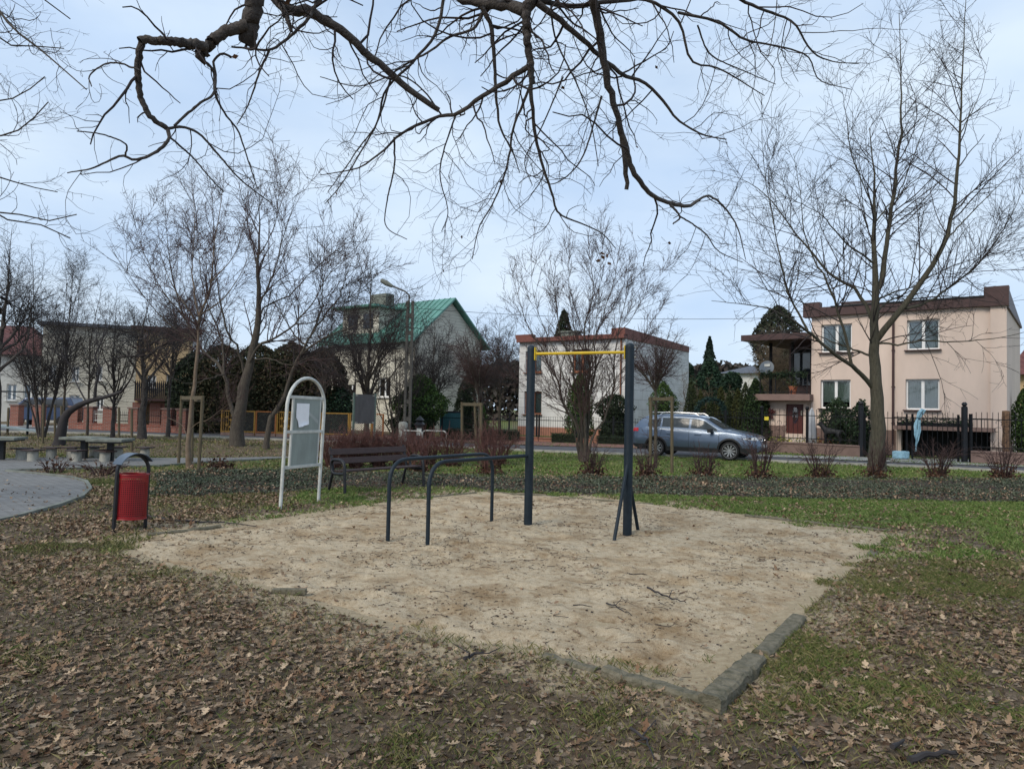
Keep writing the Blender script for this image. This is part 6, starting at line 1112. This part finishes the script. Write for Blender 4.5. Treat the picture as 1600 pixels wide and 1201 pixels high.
# ---------------------------------------------------------------- parked car
def car():
    ang = rad(-31); loc = np.array([XD(1091, 27.0, 700), 27.0, .012]); t = thing('parked_car', 'blue grey estate car with roof rails parked facing right before the thuja row', 'car', loc, ang)
    paint = mat('blue grey car paint', (.11, .15, .215), .28, .03, 2, metal=.55, coat=.6, spec=.6); trim = mat('black trim plastic', (.018, .019, .021), .6, .2, 8); chrome = mat('chrome trim', (.75, .75, .75), .15, .03, 3, metal=1.)
    cglass = mat('tinted car glass', (.05, .06, .065), .06, .1, 1, spec=.55); lens = mat('headlight lens', (.60, .62, .64), .12, .1, 20, spec=.9); redl = mat('red tail lens', (.55, .01, .015), .2, .1, 10, spec=.8)
    ip = lambda xs, ys: (lambda x: np.interp(x, xs, ys))
    def smooth(xs, ys):
        xx = np.linspace(xs[0], xs[-1], 400); yy = np.interp(xx, xs, ys); kk = np.ones(13)/13; yp = np.convolve(np.pad(yy, 6, 'edge'), kk, 'valid'); return lambda x: np.interp(x, xx, yp)
    # X: rear -2.41 .. front 2.41
    top = smooth([-2.41, -2.36, -2.28, -2.10, -1.85, -1.2, -.4, .2, .45, .95, 1.22, 1.30, 1.8, 2.2, 2.34, 2.41], [.86, 1.02, 1.12, 1.35, 1.53, 1.60, 1.605, 1.57, 1.50, 1.20, 1.075, 1.055, .98, .89, .80, .66])
    belt = smooth([-2.41, -2.3, -1.9, -1.0, 0, .9, 1.3, 1.8, 2.2, 2.41], [.84, 1.02, 1.07, 1.05, 1.02, .99, .96, .90, .82, .62])
    hw = smooth([-2.41, -2.3, -2.1, -1.7, -1, 0, 1, 1.6, 2.0, 2.25, 2.36, 2.41], [.66, .80, .87, .91, .915, .915, .915, .91, .86, .76, .62, .50])
    bot = smooth([-2.41, -2.25, -2.0, -1, 0, 1, 2.0, 2.3, 2.41], [.50, .36, .30, .27, .27, .27, .27, .30, .42])
    wx = (-1.365, 1.385); RA = .40
    def side_y(x, z):                      # half width at height z
        b, tp_, w_, bo = belt(x), top(x), hw(x), bot(x)
        lo = np.clip((z-bo)/(b-bo+1e-6), 0, 1); yl = w_*(.93+.07*np.sin(np.pi*np.clip(lo*.85+.1, 0, 1))); k = np.clip((z-b)/(max(tp_-b, 1e-3)), 0, 1)
        ce = min(1, max(0, (tp_-b)/.5)); return yl-(.03*ce+.25*ce*k)*(k > 0)*np.clip((z-b)/.04, 0, 1)-.0
    xs = np.concatenate([np.linspace(-2.41, -2.2, 7), np.linspace(-2.15, 2.1, 96), np.linspace(2.15, 2.41, 9)]); rows = []
    for x in xs:
        zb_ = bot(x)
        for c in wx:
            if abs(x-c) < RA: zb_ = max(zb_, .33+math.sqrt(RA*RA-(x-c)**2))
        b, tp_ = belt(x), top(x); zb_ = min(zb_, b-.05); pts = []
        for k in np.linspace(0, 1, 8): z = zb_+(b-zb_)*k; pts.append((side_y(x, z), z))
        crease = pts[-1]
        ed = tp_-min(.10, max(.012, (tp_-b)*.35))
        for k in (.25, .5, .75, 1.): z = b+(ed-b)*k; pts.append((side_y(x, z), z))
        y0 = pts[-1][0]
        for k in (.3, .6, .85, 1.): a = k*math.pi/2; pts.append((y0-.16*(1-math.cos(a))*.9, ed+(tp_-ed)*math.sin(a)*.92))
        y1 = pts[-1][0]; zc = pts[-1][1]
        for k in (.35, .7, 1.): pts.append((y1*(1-k), zc+(tp_-zc+.012)*math.sin(k*math.pi/2)))
        rows.append(pts)
    n = len(rows[0]); V = []
    for x, pts in zip(xs, rows): V += [(x, -p[0], p[1]) for p in pts]+[(x, p[0], p[1]) for p in pts[-2::-1]]
    m = 2*n-1; mb = MB(); fs = [(i*m+k, i*m+k+1, (i+1)*m+k+1, (i+1)*m+k) for i in range(len(xs)-1) for k in range(m-1)]; fs += [tuple(range(m)), tuple(range((len(xs)-1)*m+m-1, (len(xs)-1)*m-1, -1))]; mb.add(V, fs)
    body = mb.build('body', paint, t, True)
    ub = MB(); ub.box((0, 0, .42), (4.3, 1.5, .34)); ub.build('underbody', trim, t)
    # lower cladding: a band hugging the sill
    def patch(poly_fn, x0, x1, nx_, nz_, off, side):
        v = []
        for i in range(nx_+1):
            x = x0+(x1-x0)*i/nx_; za, zb2 = poly_fn(x)
            for j in range(nz_+1): z = za+(zb2-za)*j/nz_; v.append((x, side*(side_y(x, z)+off), z))
        return v, [(i*(nz_+1)+j, (i+1)*(nz_+1)+j, (i+1)*(nz_+1)+j+1, i*(nz_+1)+j+1) for i in range(nx_) for j in range(nz_)]
    for sd_ in (-1, 1):
        cl_ = MB(); cl_.add(*patch(lambda x: (.24, .40), -.97, .98, 20, 3, .012, sd_)); cl_.add(*patch(lambda x: (bot(x)-.02, .44), 1.80, 2.3, 8, 3, .008, sd_)); cl_.add(*patch(lambda x: (bot(x)-.02, .46), -2.36, -1.79, 8, 3, .008, sd_))
        for c in wx:
            v = []; na = 22
            for i in range(na+1):
                a = math.pi*(-.06+1.12*i/na)
                for rr_ in (RA-.005, RA+.055): x, z = c+rr_*math.cos(a), .33+rr_*math.sin(a); v.append((x, sd_*(side_y(x, min(z, belt(x)))+.012), z))
            cl_.add(v, [(2*i, 2*i+1, 2*i+3, 2*i+2) for i in range(na)])
        cl_.build('cladding', trim, t)
        rf_ = lambda x: top(x)-.135
        def win(x0, x1, slantl=0., slantr=0.):
            def fn(x):
                lo = belt(x)+.035; hi = rf_(x)-.02
                if slantl and x < x0+slantl: hi = lo+(hi-lo)*(x-x0)/slantl*1.0+.005
                if slantr and x > x1-slantr: lo = lo+(hi-lo)*0; hi = min(hi, lo+(hi-lo)*(x1-x)/slantr+.01)
                return lo, max(hi, lo+.01)
            return fn
        for nm, x0, x1, sl_, sr_ in (('window', -1.72, -1.23, 0, 0), ('window', -1.16, -.14, 0, 0), ('window', -.05, .98, 0, .55)):
            def fn(x, x0=x0, x1=x1):
                lo = belt(x)+.035; hi = rf_(x)-.015
                if x0 < -1.7: hi = hi-.03
                return lo, max(hi, lo+.012)
            MB().add(*patch(fn, x0, min(x1, .92), 18, 3, .007, sd_)).build(nm, cglass, t, True)
        # chrome outline, handles, crease line, door gaps
        cm = MB(); cm.tube([(x, sd_*(side_y(x, belt(x)+.02)+.012), belt(x)+.02) for x in np.linspace(-1.78, .95, 24)], .009, 5); cm.tube([(x, sd_*(side_y(x, rf_(x))+.01), rf_(x)) for x in np.linspace(-1.78, .9, 30)], .010, 5); cm.build('window_trim', chrome, t)
        gp = MB()
        for gx_ in (-1.2, -.1, 1.0):
            zz_ = np.linspace(.42, belt(gx_), 10); xo = [gx_+(.14*((z-.42)/.6-.6) if gx_ < -1 else 0) for z in zz_]; gp.tube([(x, sd_*(side_y(x, z)+.001), z) for x, z in zip(xo, zz_)], .005, 4)
        gp.tube([(x, sd_*(side_y(x, .40)+.001), .42) for x in np.linspace(-.9, .95, 12)], .005, 4); gp.build('door_gap', trim, t)
        for hx_ in (-.95, .12): MB().tube([(hx_, sd_*(side_y(hx_, .86)+.005), .87), (hx_+.04, sd_*(side_y(hx_, .86)+.035), .875), (hx_+.2, sd_*(side_y(hx_, .86)+.035), .87), (hx_+.24, sd_*(side_y(hx_, .86)+.005), .865)], .017, 6).build('door_handle', paint, t, True)
        mi = MB(); mi.box((.72, sd_*1.03, 1.04), (.14, .22, .15), sd_*.15); mi.bar((.74, sd_*.90, 1.0), (.74, sd_*.98, 1.0), .05, .05); mi.build('mirror', trim, t, bevel=.02)
        rr2 = MB(); rr2.tube([(-1.75, sd_*.60, 1.545), (-1.6, sd_*.60, 1.65), (-.9, sd_*.61, 1.675), (.05, sd_*.60, 1.64), (.2, sd_*.60, 1.56)], .018, 8); rr2.build('roof_rail', mat('silver rail', (.6, .6, .6), .3, .05, 3, metal=.7), t, True)
        hl = MB(); v = []
        for i in range(13):
            s_ = i/12; x = 1.86+.46*s_
            for j in range(4): z = (.755-.03*s_)+(.15*(.25+.75*s_)-.02*s_)*(j/3); z = min(z, top(x)-.03); v.append((x, sd_*(side_y(x, z)+.008), z))
        hl.add(v, [(i*4+j, (i+1)*4+j, (i+1)*4+j+1, i*4+j+1) for i in range(12) for j in range(3)]); hlo = hl.build('headlight', lens, t, True)
        MB().add([(x_, sd_*(side_y(x_, z_)+.012), z_) for x_, z_ in ((2.0, .765), (2.12, .76), (2.13, .82), (2.04, .83))], [(0, 1, 2, 3)]).build('lamp_unit', trim, hlo)
        MB().add(*patch(lambda x: (.93, min(1.06, top(x)-.02)), -2.37, -2.08, 8, 3, .008, sd_)).build('tail_light', redl, t, True)
        for wxi in wx:
            wc = (wxi, sd_*.80, .33); w0 = thing('wheel', None, None, wc); w0.parent = t
            ty = MB(); ty.lathe([(.215, -.10), (.31, -.11), (.335, -.08), (.34, 0), (.335, .08), (.31, .11), (.215, .10)], n=36, axis='Y', cap=False); ty.build('tyre', M_tyre, w0, True)
            rm = MB(); rm.lathe([(.235, -.085), (.25, -.105), (.26, -.105), (.258, .0)], n=36, axis='Y', cap=False); rm.lathe([(0, .09), (.06, .085), (.06, .03)], n=18, axis='Y', cap=False) if False else None
            for k in range(10):
                a = k*math.pi/5; d_ = Vector((math.cos(a), 0, math.sin(a))); p_ = Vector((-math.sin(a), 0, math.cos(a))); y_ = sd_*.088; y2 = sd_*.03
                A1, A2, B1, B2 = d_*.04-p_*.014, d_*.04+p_*.014, d_*.252-p_*.030, d_*.252+p_*.030
                f4 = [Vector((q_.x, y_, q_.z)) for q_ in (A1, A2)]+[Vector((q_.x, y_+sd_*.012, q_.z)) for q_ in (B2, B1)]; g4 = [Vector((q_.x, y2, q_.z)) for q_ in f4]; rm.add(f4+g4, [(0, 1, 2, 3), (7, 6, 5, 4), (0, 4, 5, 1), (1, 5, 6, 2), (2, 6, 7, 3), (3, 7, 4, 0)])
            rm.lathe([(0, sd_*.1), (.05, sd_*.098), (.055, sd_*.05)], n=16, axis='Y', cap=False); rm.build('rim', mat('alloy rim', (.42, .43, .44), .3, .06, 4, metal=.6), w0, True); MB().lathe([(0, sd_*.015), (.235, sd_*.02)], n=24, axis='Y', cap=False).build('brake_disc', trim, w0)
    # windscreen, rear window, grille, bumper, plate
    def tpatch(x0, x1, yf, off, nm, m_, nx_=10, ny_=8):
        v = []
        for i in range(nx_+1):
            x = x0+(x1-x0)*i/nx_; y_ = yf(x)
            for j in range(ny_+1):
                y = -y_+2*y_*j/ny_; yy1 = side_y(x, top(x)-.10)-.144; k = min(1, abs(y)/max(.1, yy1)); zc = top(x)-.10+.10*.92; z = zc+(top(x)-zc+.012)*math.cos(k*math.pi/2*.98); v.append((x, y, z+off))
        return MB().add(v, [(i*(ny_+1)+j, (i+1)*(ny_+1)+j, (i+1)*(ny_+1)+j+1, i*(ny_+1)+j+1) for i in range(nx_) for j in range(ny_)]).build(nm, m_, t, True)
    tpatch(.42, 1.14, lambda x: side_y(x, top(x)-.10)-.10, .014, 'windscreen', cglass); tpatch(-2.24, -1.98, lambda x: side_y(x, top(x)-.1)-.12, .014, 'rear_window', cglass)
    gr = MB(); gr.box((2.375, 0, .70), (.08, .62, .17)); gro = gr.build('grille', trim, t, bevel=.02); gm = MB(); gm.box((2.418, 0, .72), (.02, .56, .022)); gm.lathe([(0, .0), (.05, 0), (.05, .02), (0, .02)], (2.42, 0, .725), 14, cap=False, M=Matrix.Rotation(rad(90), 3, 'Y')); gm.tube([(2.40, -.32, .63), (2.40, -.31, .78), (2.37, 0, .79), (2.40, .31, .78), (2.40, .32, .63)], .012, 6); gm.build('grille_trim', chrome, gro, True)
    fb = MB(); fb.box((2.33, 0, .42), (.16, 1.1, .20)); fb.build('front_bumper', trim, t, bevel=.03)
    for s_ in (-1, 1): MB().lathe([(0, 0), (.05, 0), (.05, .03)], (2.27, s_*.62, .46), 12, cap=False, M=Matrix.Rotation(rad(90), 3, 'Y')).build('fog_light', lens, t)
    MB().box((2.43, 0, .52), (.02, .52, .115)).build('licence_plate', mat('plate white', (.7, .7, .68), .5, .04, 3), t)
    return t
car()
# blue van at far left
def van():
    p = onY(72, 680, 45.5); t = thing('parked_van', 'dark blue van parked behind the trees at the far left', 'van', (p[0], p[1], 0), rad(8)); pt = mat('dark blue paint', (.05, .075, .14), .3, .1, 2, metal=.3, coat=.5)
    MB().prism([(-1.9, .35), (-1.95, .9), (-1.55, 1.15), (-.9, 1.75), (1.7, 1.82), (2.0, 1.2), (2.0, .35)], -.85, .85).build('body', pt, t, bevel=.08)
    MB().prism([(-1.35, 1.15), (-.85, 1.62), (1.5, 1.68), (1.7, 1.15)], -.86, -.852).build('window', M_glassd, t)
    for x in (-1.25, 1.25):
        for y in (-.78, .78): MB().lathe([(0, -.1), (.3, -.1), (.32, -.05), (.32, .05), (.3, .1), (0, .1)], (x, y, .32), 18, 'Y', False).build('wheel', M_tyre, t)
van()
# ---------------------------------------------------------------- dog behind the fence
def dog():
    p = onY(1300, 690, 30.55); t0 = np.array([p[0], p[1], .46]); ang = fa
    # X runs from tail (+) to head (-); built as a skinned skeleton
    J = {'pel': (.30, 0, .56, .125), 'bel': (.08, 0, .55, .115), 'che': (-.18, 0, .55, .15), 'sho': (-.30, 0, .62, .125), 'nec': (-.40, 0, .76, .085), 'hea': (-.47, 0, .87, .082), 'sno': (-.58, 0, .83, .046), 'nos': (-.66, 0, .82, .034), 'tai': (.42, 0, .58, .035), 'ta2': (.52, 0, .48, .02), 'ta3': (.58, 0, .38, .013)}
    E = [('pel', 'bel'), ('bel', 'che'), ('che', 'sho'), ('sho', 'nec'), ('nec', 'hea'), ('hea', 'sno'), ('sno', 'nos'), ('pel', 'tai'), ('tai', 'ta2'), ('ta2', 'ta3')]
    for s_, k in ((-1, 'a'), (1, 'b')):
        J['e'+k] = (-.46, s_*.06, .95, .022); J['f'+k] = (-.45, s_*.085, .90, .014); E += [('hea', 'e'+k), ('e'+k, 'f'+k)]
        J['u'+k] = (-.24, s_*.09, .44, .062); J['l'+k] = (-.26, s_*.10, .24, .034); J['p'+k] = (-.26, s_*.10, .05, .028); J['q'+k] = (-.31, s_*.10, .025, .026); E += [('che', 'u'+k), ('u'+k, 'l'+k), ('l'+k, 'p'+k), ('p'+k, 'q'+k)]
        J['h'+k] = (.26, s_*.10, .38, .075); J['k'+k] = (.36, s_*.10, .22, .036); J['m'+k] = (.33, s_*.10, .05, .027); J['n'+k] = (.28, s_*.10, .025, .026); E += [('pel', 'h'+k), ('h'+k, 'k'+k), ('k'+k, 'm'+k), ('m'+k, 'n'+k)]
    ks = list(J); me = bpy.data.meshes.new('dog'); me.from_pydata([J[k][:3] for k in ks], [(ks.index(a), ks.index(b)) for a, b in E], [])
    o = bpy.data.objects.new('dog', me); COL.objects.link(o); sm = o.modifiers.new('Skin', 'SKIN'); ss = o.modifiers.new('Sub', 'SUBSURF'); ss.levels = ss.render_levels = 2
    for i, k in enumerate(ks): me.skin_vertices[0].data[i].radius = (J[k][3], J[k][3]); me.skin_vertices[0].data[i].use_root = (k == 'pel')
    me.materials.append(mat('black dog coat', (.012, .012, .013), .6, .5, 12)); o.location = t0; o.rotation_euler = (0, 0, ang)
    tag(o, 'black dog standing on the low wall side behind the iron fence', 'dog')
dog()
# garland arch over the fence behind the car
t = thing('garland_arch', 'round arch wound with dark green garland behind the car roof', 'arch', (*onY(1110, 690, 35.4), 0)); R_ = 22*35.4/FPX; zc = P(1110, 645, 35.4)[2]
MB().tube([(-R_, 0, 0), (-R_, 0, zc)]+[(-R_*math.cos(a), 0, zc+R_*math.sin(a)) for a in np.linspace(.2, math.pi-.2, 12)]+[(R_, 0, zc), (R_, 0, 0)], .02, 6).build('arch', M_fence, t)
def ga_(r, n): a = r.uniform(0, math.pi, n); return np.stack([-R_*np.cos(a)+r.normal(0, .07, n), r.normal(0, .08, n), zc+R_*np.sin(a)+r.normal(0, .07, n)], 1)
cloud_obj('garland', *leafcloud(1100, ga_, .10, [(.012, .035, .03), (.02, .05, .042)], 12), t)
q = onY(704, 690, 40.2); t = thing('waste_container', 'teal waste container behind the railing left of the globe tree stakes', 'container', (*q, 0)); MB().box((0, 0, .75), (1.2, .8, 1.3)).build('body', mat('teal plastic', (.03, .12, .13), .5, .1, 4), t, bevel=.03); MB().box((0, 0, 1.44), (1.28, .88, .08)).build('lid', M_black, t)
# ---------------------------------------------------------------- ground cover bed, leaves, grass, sand litter
def scatter(n, x0, x1, y0, y1, dens, seed):
    r = np.random.default_rng(seed); xs, ys = [], []; got = 0
    while got < n:
        # sample depth so that the far ground is not over-filled
        y = r.uniform(y0, y1, n*2); x = r.uniform(x0, x1, n*2); k = (np.abs(x) < y*.80+1.2) & (r.random(n*2) < dens(x, y)); xs.append(x[k]); ys.append(y[k]); got += k.sum()
        if len(xs) > 60: break
    return np.concatenate(xs)[:n], np.concatenate(ys)[:n], r
def instance(bv, bf, x, y, z, rz, tilt, sc, curl, r, cols):
    n = len(x); bv = np.array(bv); X_ = bv[None, :, 0]*sc[:, None]; Y_ = bv[None, :, 1]*sc[:, None]; Zc = bv[None, :, 2]*sc[:, None]+curl[:, None, 0]*(bv[None, :, 0]**2)*sc[:, None]*2.2+curl[:, None, 1]*((bv[None, :, 1]-.4)**2)*sc[:, None]*1.6
    ct, st = np.cos(tilt)[:, None], np.sin(tilt)[:, None]; Y2 = Y_*ct-Zc*st; Z2 = Y_*st+Zc*ct; c, s = np.cos(rz)[:, None], np.sin(rz)[:, None]; V = np.stack([X_*c-Y2*s+x[:, None], X_*s+Y2*c+y[:, None], Z2+z[:, None]], 2).reshape(-1, 3)
    F = (np.array(bf)[None]+(np.arange(n)*len(bv))[:, None, None]).reshape(-1, len(bf[0])); return V, F, np.repeat(cols, len(bv), 0)
# oak leaf outline
half = [(0.0, .0), (.05, .06), (.04, .16), (.17, .22), (.20, .30), (.09, .36), (.12, .44), (.29, .52), (.30, .60), (.13, .64), (.13, .72), (.24, .80), (.20, .88), (.09, .90), (.06, .98), (0, 1.0)]
mid = [(0, y_) for _, y_ in half]; bv = [(a, b, 0) for a, b in half]+[(-a, b, 0) for a, b in half]+[(0, b, .012) for _, b in mid]; nh = len(half); bf = []
for i in range(nh-1): bf += [(2*nh+i, i, i+1, 2*nh+i+1), (nh+i, 2*nh+i, 2*nh+i+1, nh+i+1)]
def ldens(x, y):
    ds = polyd(x, y, SAND); n = fbm(x*1.1+50, y*1.1+20, 4); g_ = grassy(x, y); u = x/np.maximum(y, .1); d = np.clip(.12+1.5*sstep(.40, .62, n), 0, 1); d = d*(1-.55*g_); d = np.where(ds > .0, .012, d*(.35+.65*sstep(0, .6, -ds))); d = np.where(polyd(x, y, PATH1) > 0, .03, d); d = np.where((u > .2) & (y > 7), d*.4, d); return np.where(polyd(x, y, ROAD) > 0, .02, d)
PAL = np.array([(.26, .195, .135), (.21, .155, .108), (.18, .115, .07), (.125, .072, .042), (.33, .26, .185), (.155, .108, .07), (.095, .066, .044), (.235, .17, .115)])
def leafset(n, y0, y1, size, seed, bv, bf, curl=1., dens=ldens, w=26, flat=.25, zoff=.0):
    x, y, r = scatter(n, -w, w, y0, y1, dens, seed); n = len(x); ci = r.choice(len(PAL), n, p=[.2, .2, .15, .1, .08, .12, .07, .08]); cols = PAL[ci]*r.uniform(.75, 1.45, (n, 1))*[1.06, 1.0, .92]
    z = hgt(x, y)+r.uniform(.004, .026, n)+zoff; ds = polyd(x, y, SAND); z = np.where(ds > -.1, np.maximum(z, sandz(x, y)+.008), z)
    return instance(bv, bf, x, y, z, r.uniform(0, 6.28, n), r.normal(0, flat, n), r.uniform(.6, 1.15, n)*size, np.stack([r.normal(.4, .8, n), r.normal(.2, .6, n)], 1)*curl, r, cols)
parts = [leafset(4300, 2.9, 8.0, .080, 1, bv, bf, w=8, flat=.11, curl=.55), leafset(6500, 2.9, 8.0, .058, 6, bv, bf, w=8, flat=.2)]
sv = [(0, 0, 0), (.22, .2, .01), (.12, .42, 0), (.33, .62, .02), (.1, .85, 0), (0, 1, .01), (-.1, .8, 0), (-.3, .6, .01), (-.1, .4, 0), (-.2, .2, .01)]; sf = [(0, 1, 2, 9), (9, 2, 8, 8), (8, 2, 3, 4), (8, 4, 6, 7), (4, 5, 6, 6)]
sf = [(0, 1, 2, 9), (9, 2, 4, 8), (2, 3, 4, 4), (8, 4, 6, 7), (4, 5, 6, 6)]
sf = [f for f in sf if len(set(f)) == 4]+[]
parts += [leafset(1500, 12.5, 19, .10, 8, sv, sf, dens=lambda x, y: np.where(polyd(x, y, BAND) > -.3, sstep(.4, .65, fbm(x*.9+33, y*1.2, 4)), 0.), w=18, zoff=.10)]
parts += [leafset(9000, 7.5, 14, .095, 2, sv, sf, w=13), leafset(8000, 13, 32, .10, 3, sv, sf, w=26)]
o = 0; Vs, Fs, Cs = [], [], []
for V, F, C in parts: Vs.append(V); Fs.append(F+o); Cs.append(C); o += len(V)
tag(link('fallen_leaves', np_mesh('fallen_leaves', np.concatenate(Vs), np.concatenate(Fs), False, np.concatenate(Cs)), attrmat('dead leaf colours', rough=.75)), 'brown lobed leaves scattered over the ground', 'leaves', kind='stuff')
# crumbs of leaf litter
def crumb(n, y0, y1, size, seed, dens, pal, w): 
    x, y, r = scatter(n, -w, w, y0, y1, dens, seed); n = len(x); cols = pal[r.integers(0, len(pal), n)]*r.uniform(.7, 1.2, (n, 1)); z = hgt(x, y)+r.uniform(0, .012, n); ds = polyd(x, y, SAND); z = np.where(ds > -.1, np.maximum(z, sandz(x, y)+.003), z)
    return instance([(-.5, -.3, 0), (.5, -.2, .12), (.4, .35, .1), (-.4, .3, .2)], [(0, 1, 2, 3)], x, y, z, r.uniform(0, 6.28, n), r.normal(0, .5, n), r.uniform(.4, 1.3, n)*size, np.zeros((n, 2)), r, cols)
offsand = lambda x, y: np.where((polyd(x, y, SAND) > 0)|(polyd(x, y, PATH1) > 0)|(polyd(x, y, ROAD) > 0), .0, .4+.6*fbm(x*2+3, y*2, 3))
cp = [crumb(36000, 2.9, 8.5, .034, 21, offsand, PAL*.75, 8), crumb(14000, 8, 16, .045, 22, offsand, PAL*.75, 14)]
o = 0; Vs, Fs, Cs = [], [], []
for V, F, C in cp: Vs.append(V); Fs.append(F+o); Cs.append(C); o += len(V)
tag(link('leaf_litter', np_mesh('leaf_litter', np.concatenate(Vs), np.concatenate(Fs), False, np.concatenate(Cs)), MATS['dead leaf colours']), 'crumbled leaf litter on the soil', 'litter', kind='stuff')
onsand = lambda x, y: np.where(polyd(x, y, SAND) > .05, .15+1.1*sstep(.4, .7, fbm(x*1.4+9, y*1.4+2, 4)), 0.)
V1 = crumb(7500, 4, 14, .020, 23, onsand, np.array([(.07, .045, .03), (.03, .022, .018), (.13, .08, .045), (.2, .13, .08)]), 9)
x, y, r = scatter(1000, -9, 9, 4, 14, onsand, 24); n = len(x); zz_ = sandz(x, y)+.004; a = r.uniform(0, 6.28, n); l = r.uniform(.03, .14, n); P_ = np.stack([np.stack([x, y, zz_], 1), np.stack([x+np.cos(a)*l*.5, y+np.sin(a)*l*.5, zz_+.006], 1), np.stack([x+np.cos(a+.3)*l, y+np.sin(a+.3)*l, zz_+.002], 1)], 1); V2, F2 = tubes(P_, np.repeat(r.uniform(.0015, .0035, n)[:, None], 3, 1), 3)
V = np.concatenate([V1[0], V2]); F = np.concatenate([V1[1], F2+len(V1[0])]); C = np.concatenate([V1[2], np.tile([[.045, .032, .026]], (len(V2), 1))]); tag(link('sand_litter', np_mesh('sand_litter', V, F, False, C), MATS['dead leaf colours']), 'dark crumbs and tiny twigs scattered on the sand', 'litter', kind='stuff')
# grass blades
def gdens(x, y):
    g_ = grassy(x, y); ok = (polyd(x, y, SAND) < 0+.32*sstep(.5, .7, fbm(x*1.8+5, y*1.8+60, 3))) & (polyd(x, y, PATH1) < -.03) & (polyd(x, y, ROAD) < -.1) & (polyd(x, y, BAND) < .1); return np.where(ok, np.clip(g_*1.15*sstep(.3, .62, fbm(x*4+2, y*4, 3))+.03, 0, 1), 0)
GP_ = []
for (n, y0, y1, h, wd_, sd_, w__) in ((90000, 2.9, 8.5, .04, .0028, 31, 8), (80000, 8, 15, .05, .008, 32, 13), (52000, 14, 27, .055, .016, 33, 24), (14000, 26, 36, .06, .03, 34, 30)):
    x, y, r = scatter(n, -w__, w__, y0, y1, gdens, sd_); n = len(x); a = r.uniform(0, 6.28, n); hh = h*r.uniform(.4, 1.3, n); ww = wd_*r.uniform(.6, 1.3, n); z = hgt(x, y)-.004; lx, ly = r.normal(0, .7, n)*hh, r.normal(0, .7, n)*hh; dx, dy = np.cos(a)*ww, np.sin(a)*ww
    V = np.stack([np.stack([x-dx, y-dy, z], 1), np.stack([x+dx, y+dy, z], 1), np.stack([x+lx*.5+dx*.5, y+ly*.5+dy*.5, z+hh*.7], 1), np.stack([x+lx, y+ly, z+hh], 1)], 1).reshape(-1, 3)
    gp = np.array([(.105, .128, .034), (.08, .112, .028), (.15, .145, .055), (.22, .19, .09), (.13, .15, .045)]); gq = grassy(x, y); ci = np.where(r.random(n) < .25+.5*(1-gq), r.integers(2, 4, n), r.integers(0, 2, n)); c = gp[ci]*r.uniform(.75, 1.3, (n, 1)); c = c*np.where((y > 8.5) & (x > -4), 1., 0.)[:, None]*np.array([.98, 1.28, 1.0])+c*np.where((y > 8.5) & (x > -4), 0., 1.)[:, None]; GP_.append((V, np.arange(n*4).reshape(n, 4), np.repeat(c, 4, 0)))
o = 0; Vs, Fs, Cs = [], [], []
for V, F, C in GP_: Vs.append(V); Fs.append(F+o); Cs.append(C); o += len(V)
tag(link('grass', np_mesh('grass', np.concatenate(Vs), np.concatenate(Fs), False, np.concatenate(Cs)), MATS['leaf colours']), 'short winter grass blades in patches', 'grass', kind='stuff')
# low evergreen ground cover in the long bed
bdens = lambda x, y: np.where(polyd(x, y, BAND)+(fbm(x*1.5, y*1.5+3, 4)-.5)*.7 > 0, .25+1.2*sstep(.35, .6, fbm(x*.9+7, y*1.3, 4)), 0.)
x, y, r = scatter(52000, -11, 18, 12.5, 20.5, bdens, 41); n = len(x); ht_ = .03+.2*fbm(x*1.1, y*1.6, 4)**1.5*sstep(-.02, .5, polyd(x, y, BAND)); z = ht_*r.random(n)**.5*1.15
pal = np.array([(.085, .10, .062), (.06, .078, .045), (.135, .15, .105), (.038, .05, .03), (.18, .115, .075), (.12, .07, .05)]); ub_ = (x/y)
pw = np.clip(r.random(n)*.75+.7*(fbm(x*.7+70, y*1.1+9, 4)-.4), 0, .999); ci = np.where(pw < .58, r.integers(0, 4, n), r.integers(4, 6, n)); ci = np.where((pw < .80) & (pw >= .58), r.integers(0, 4, n), ci)
Vg, Fg, Cg = leafcloud(n, lambda rr, nn: np.stack([x, y, z+.01], 1), .045, [(1, 1, 1)], 42, .8, .6); Cg = np.repeat(pal[ci]*r.uniform(.7, 1.3, (n, 1)), 4, 0)
tag(cloud_obj('ground_cover', Vg, Fg, Cg), 'low grey green creeping ground cover with fallen leaves in the long bed', 'ground cover', kind='stuff')
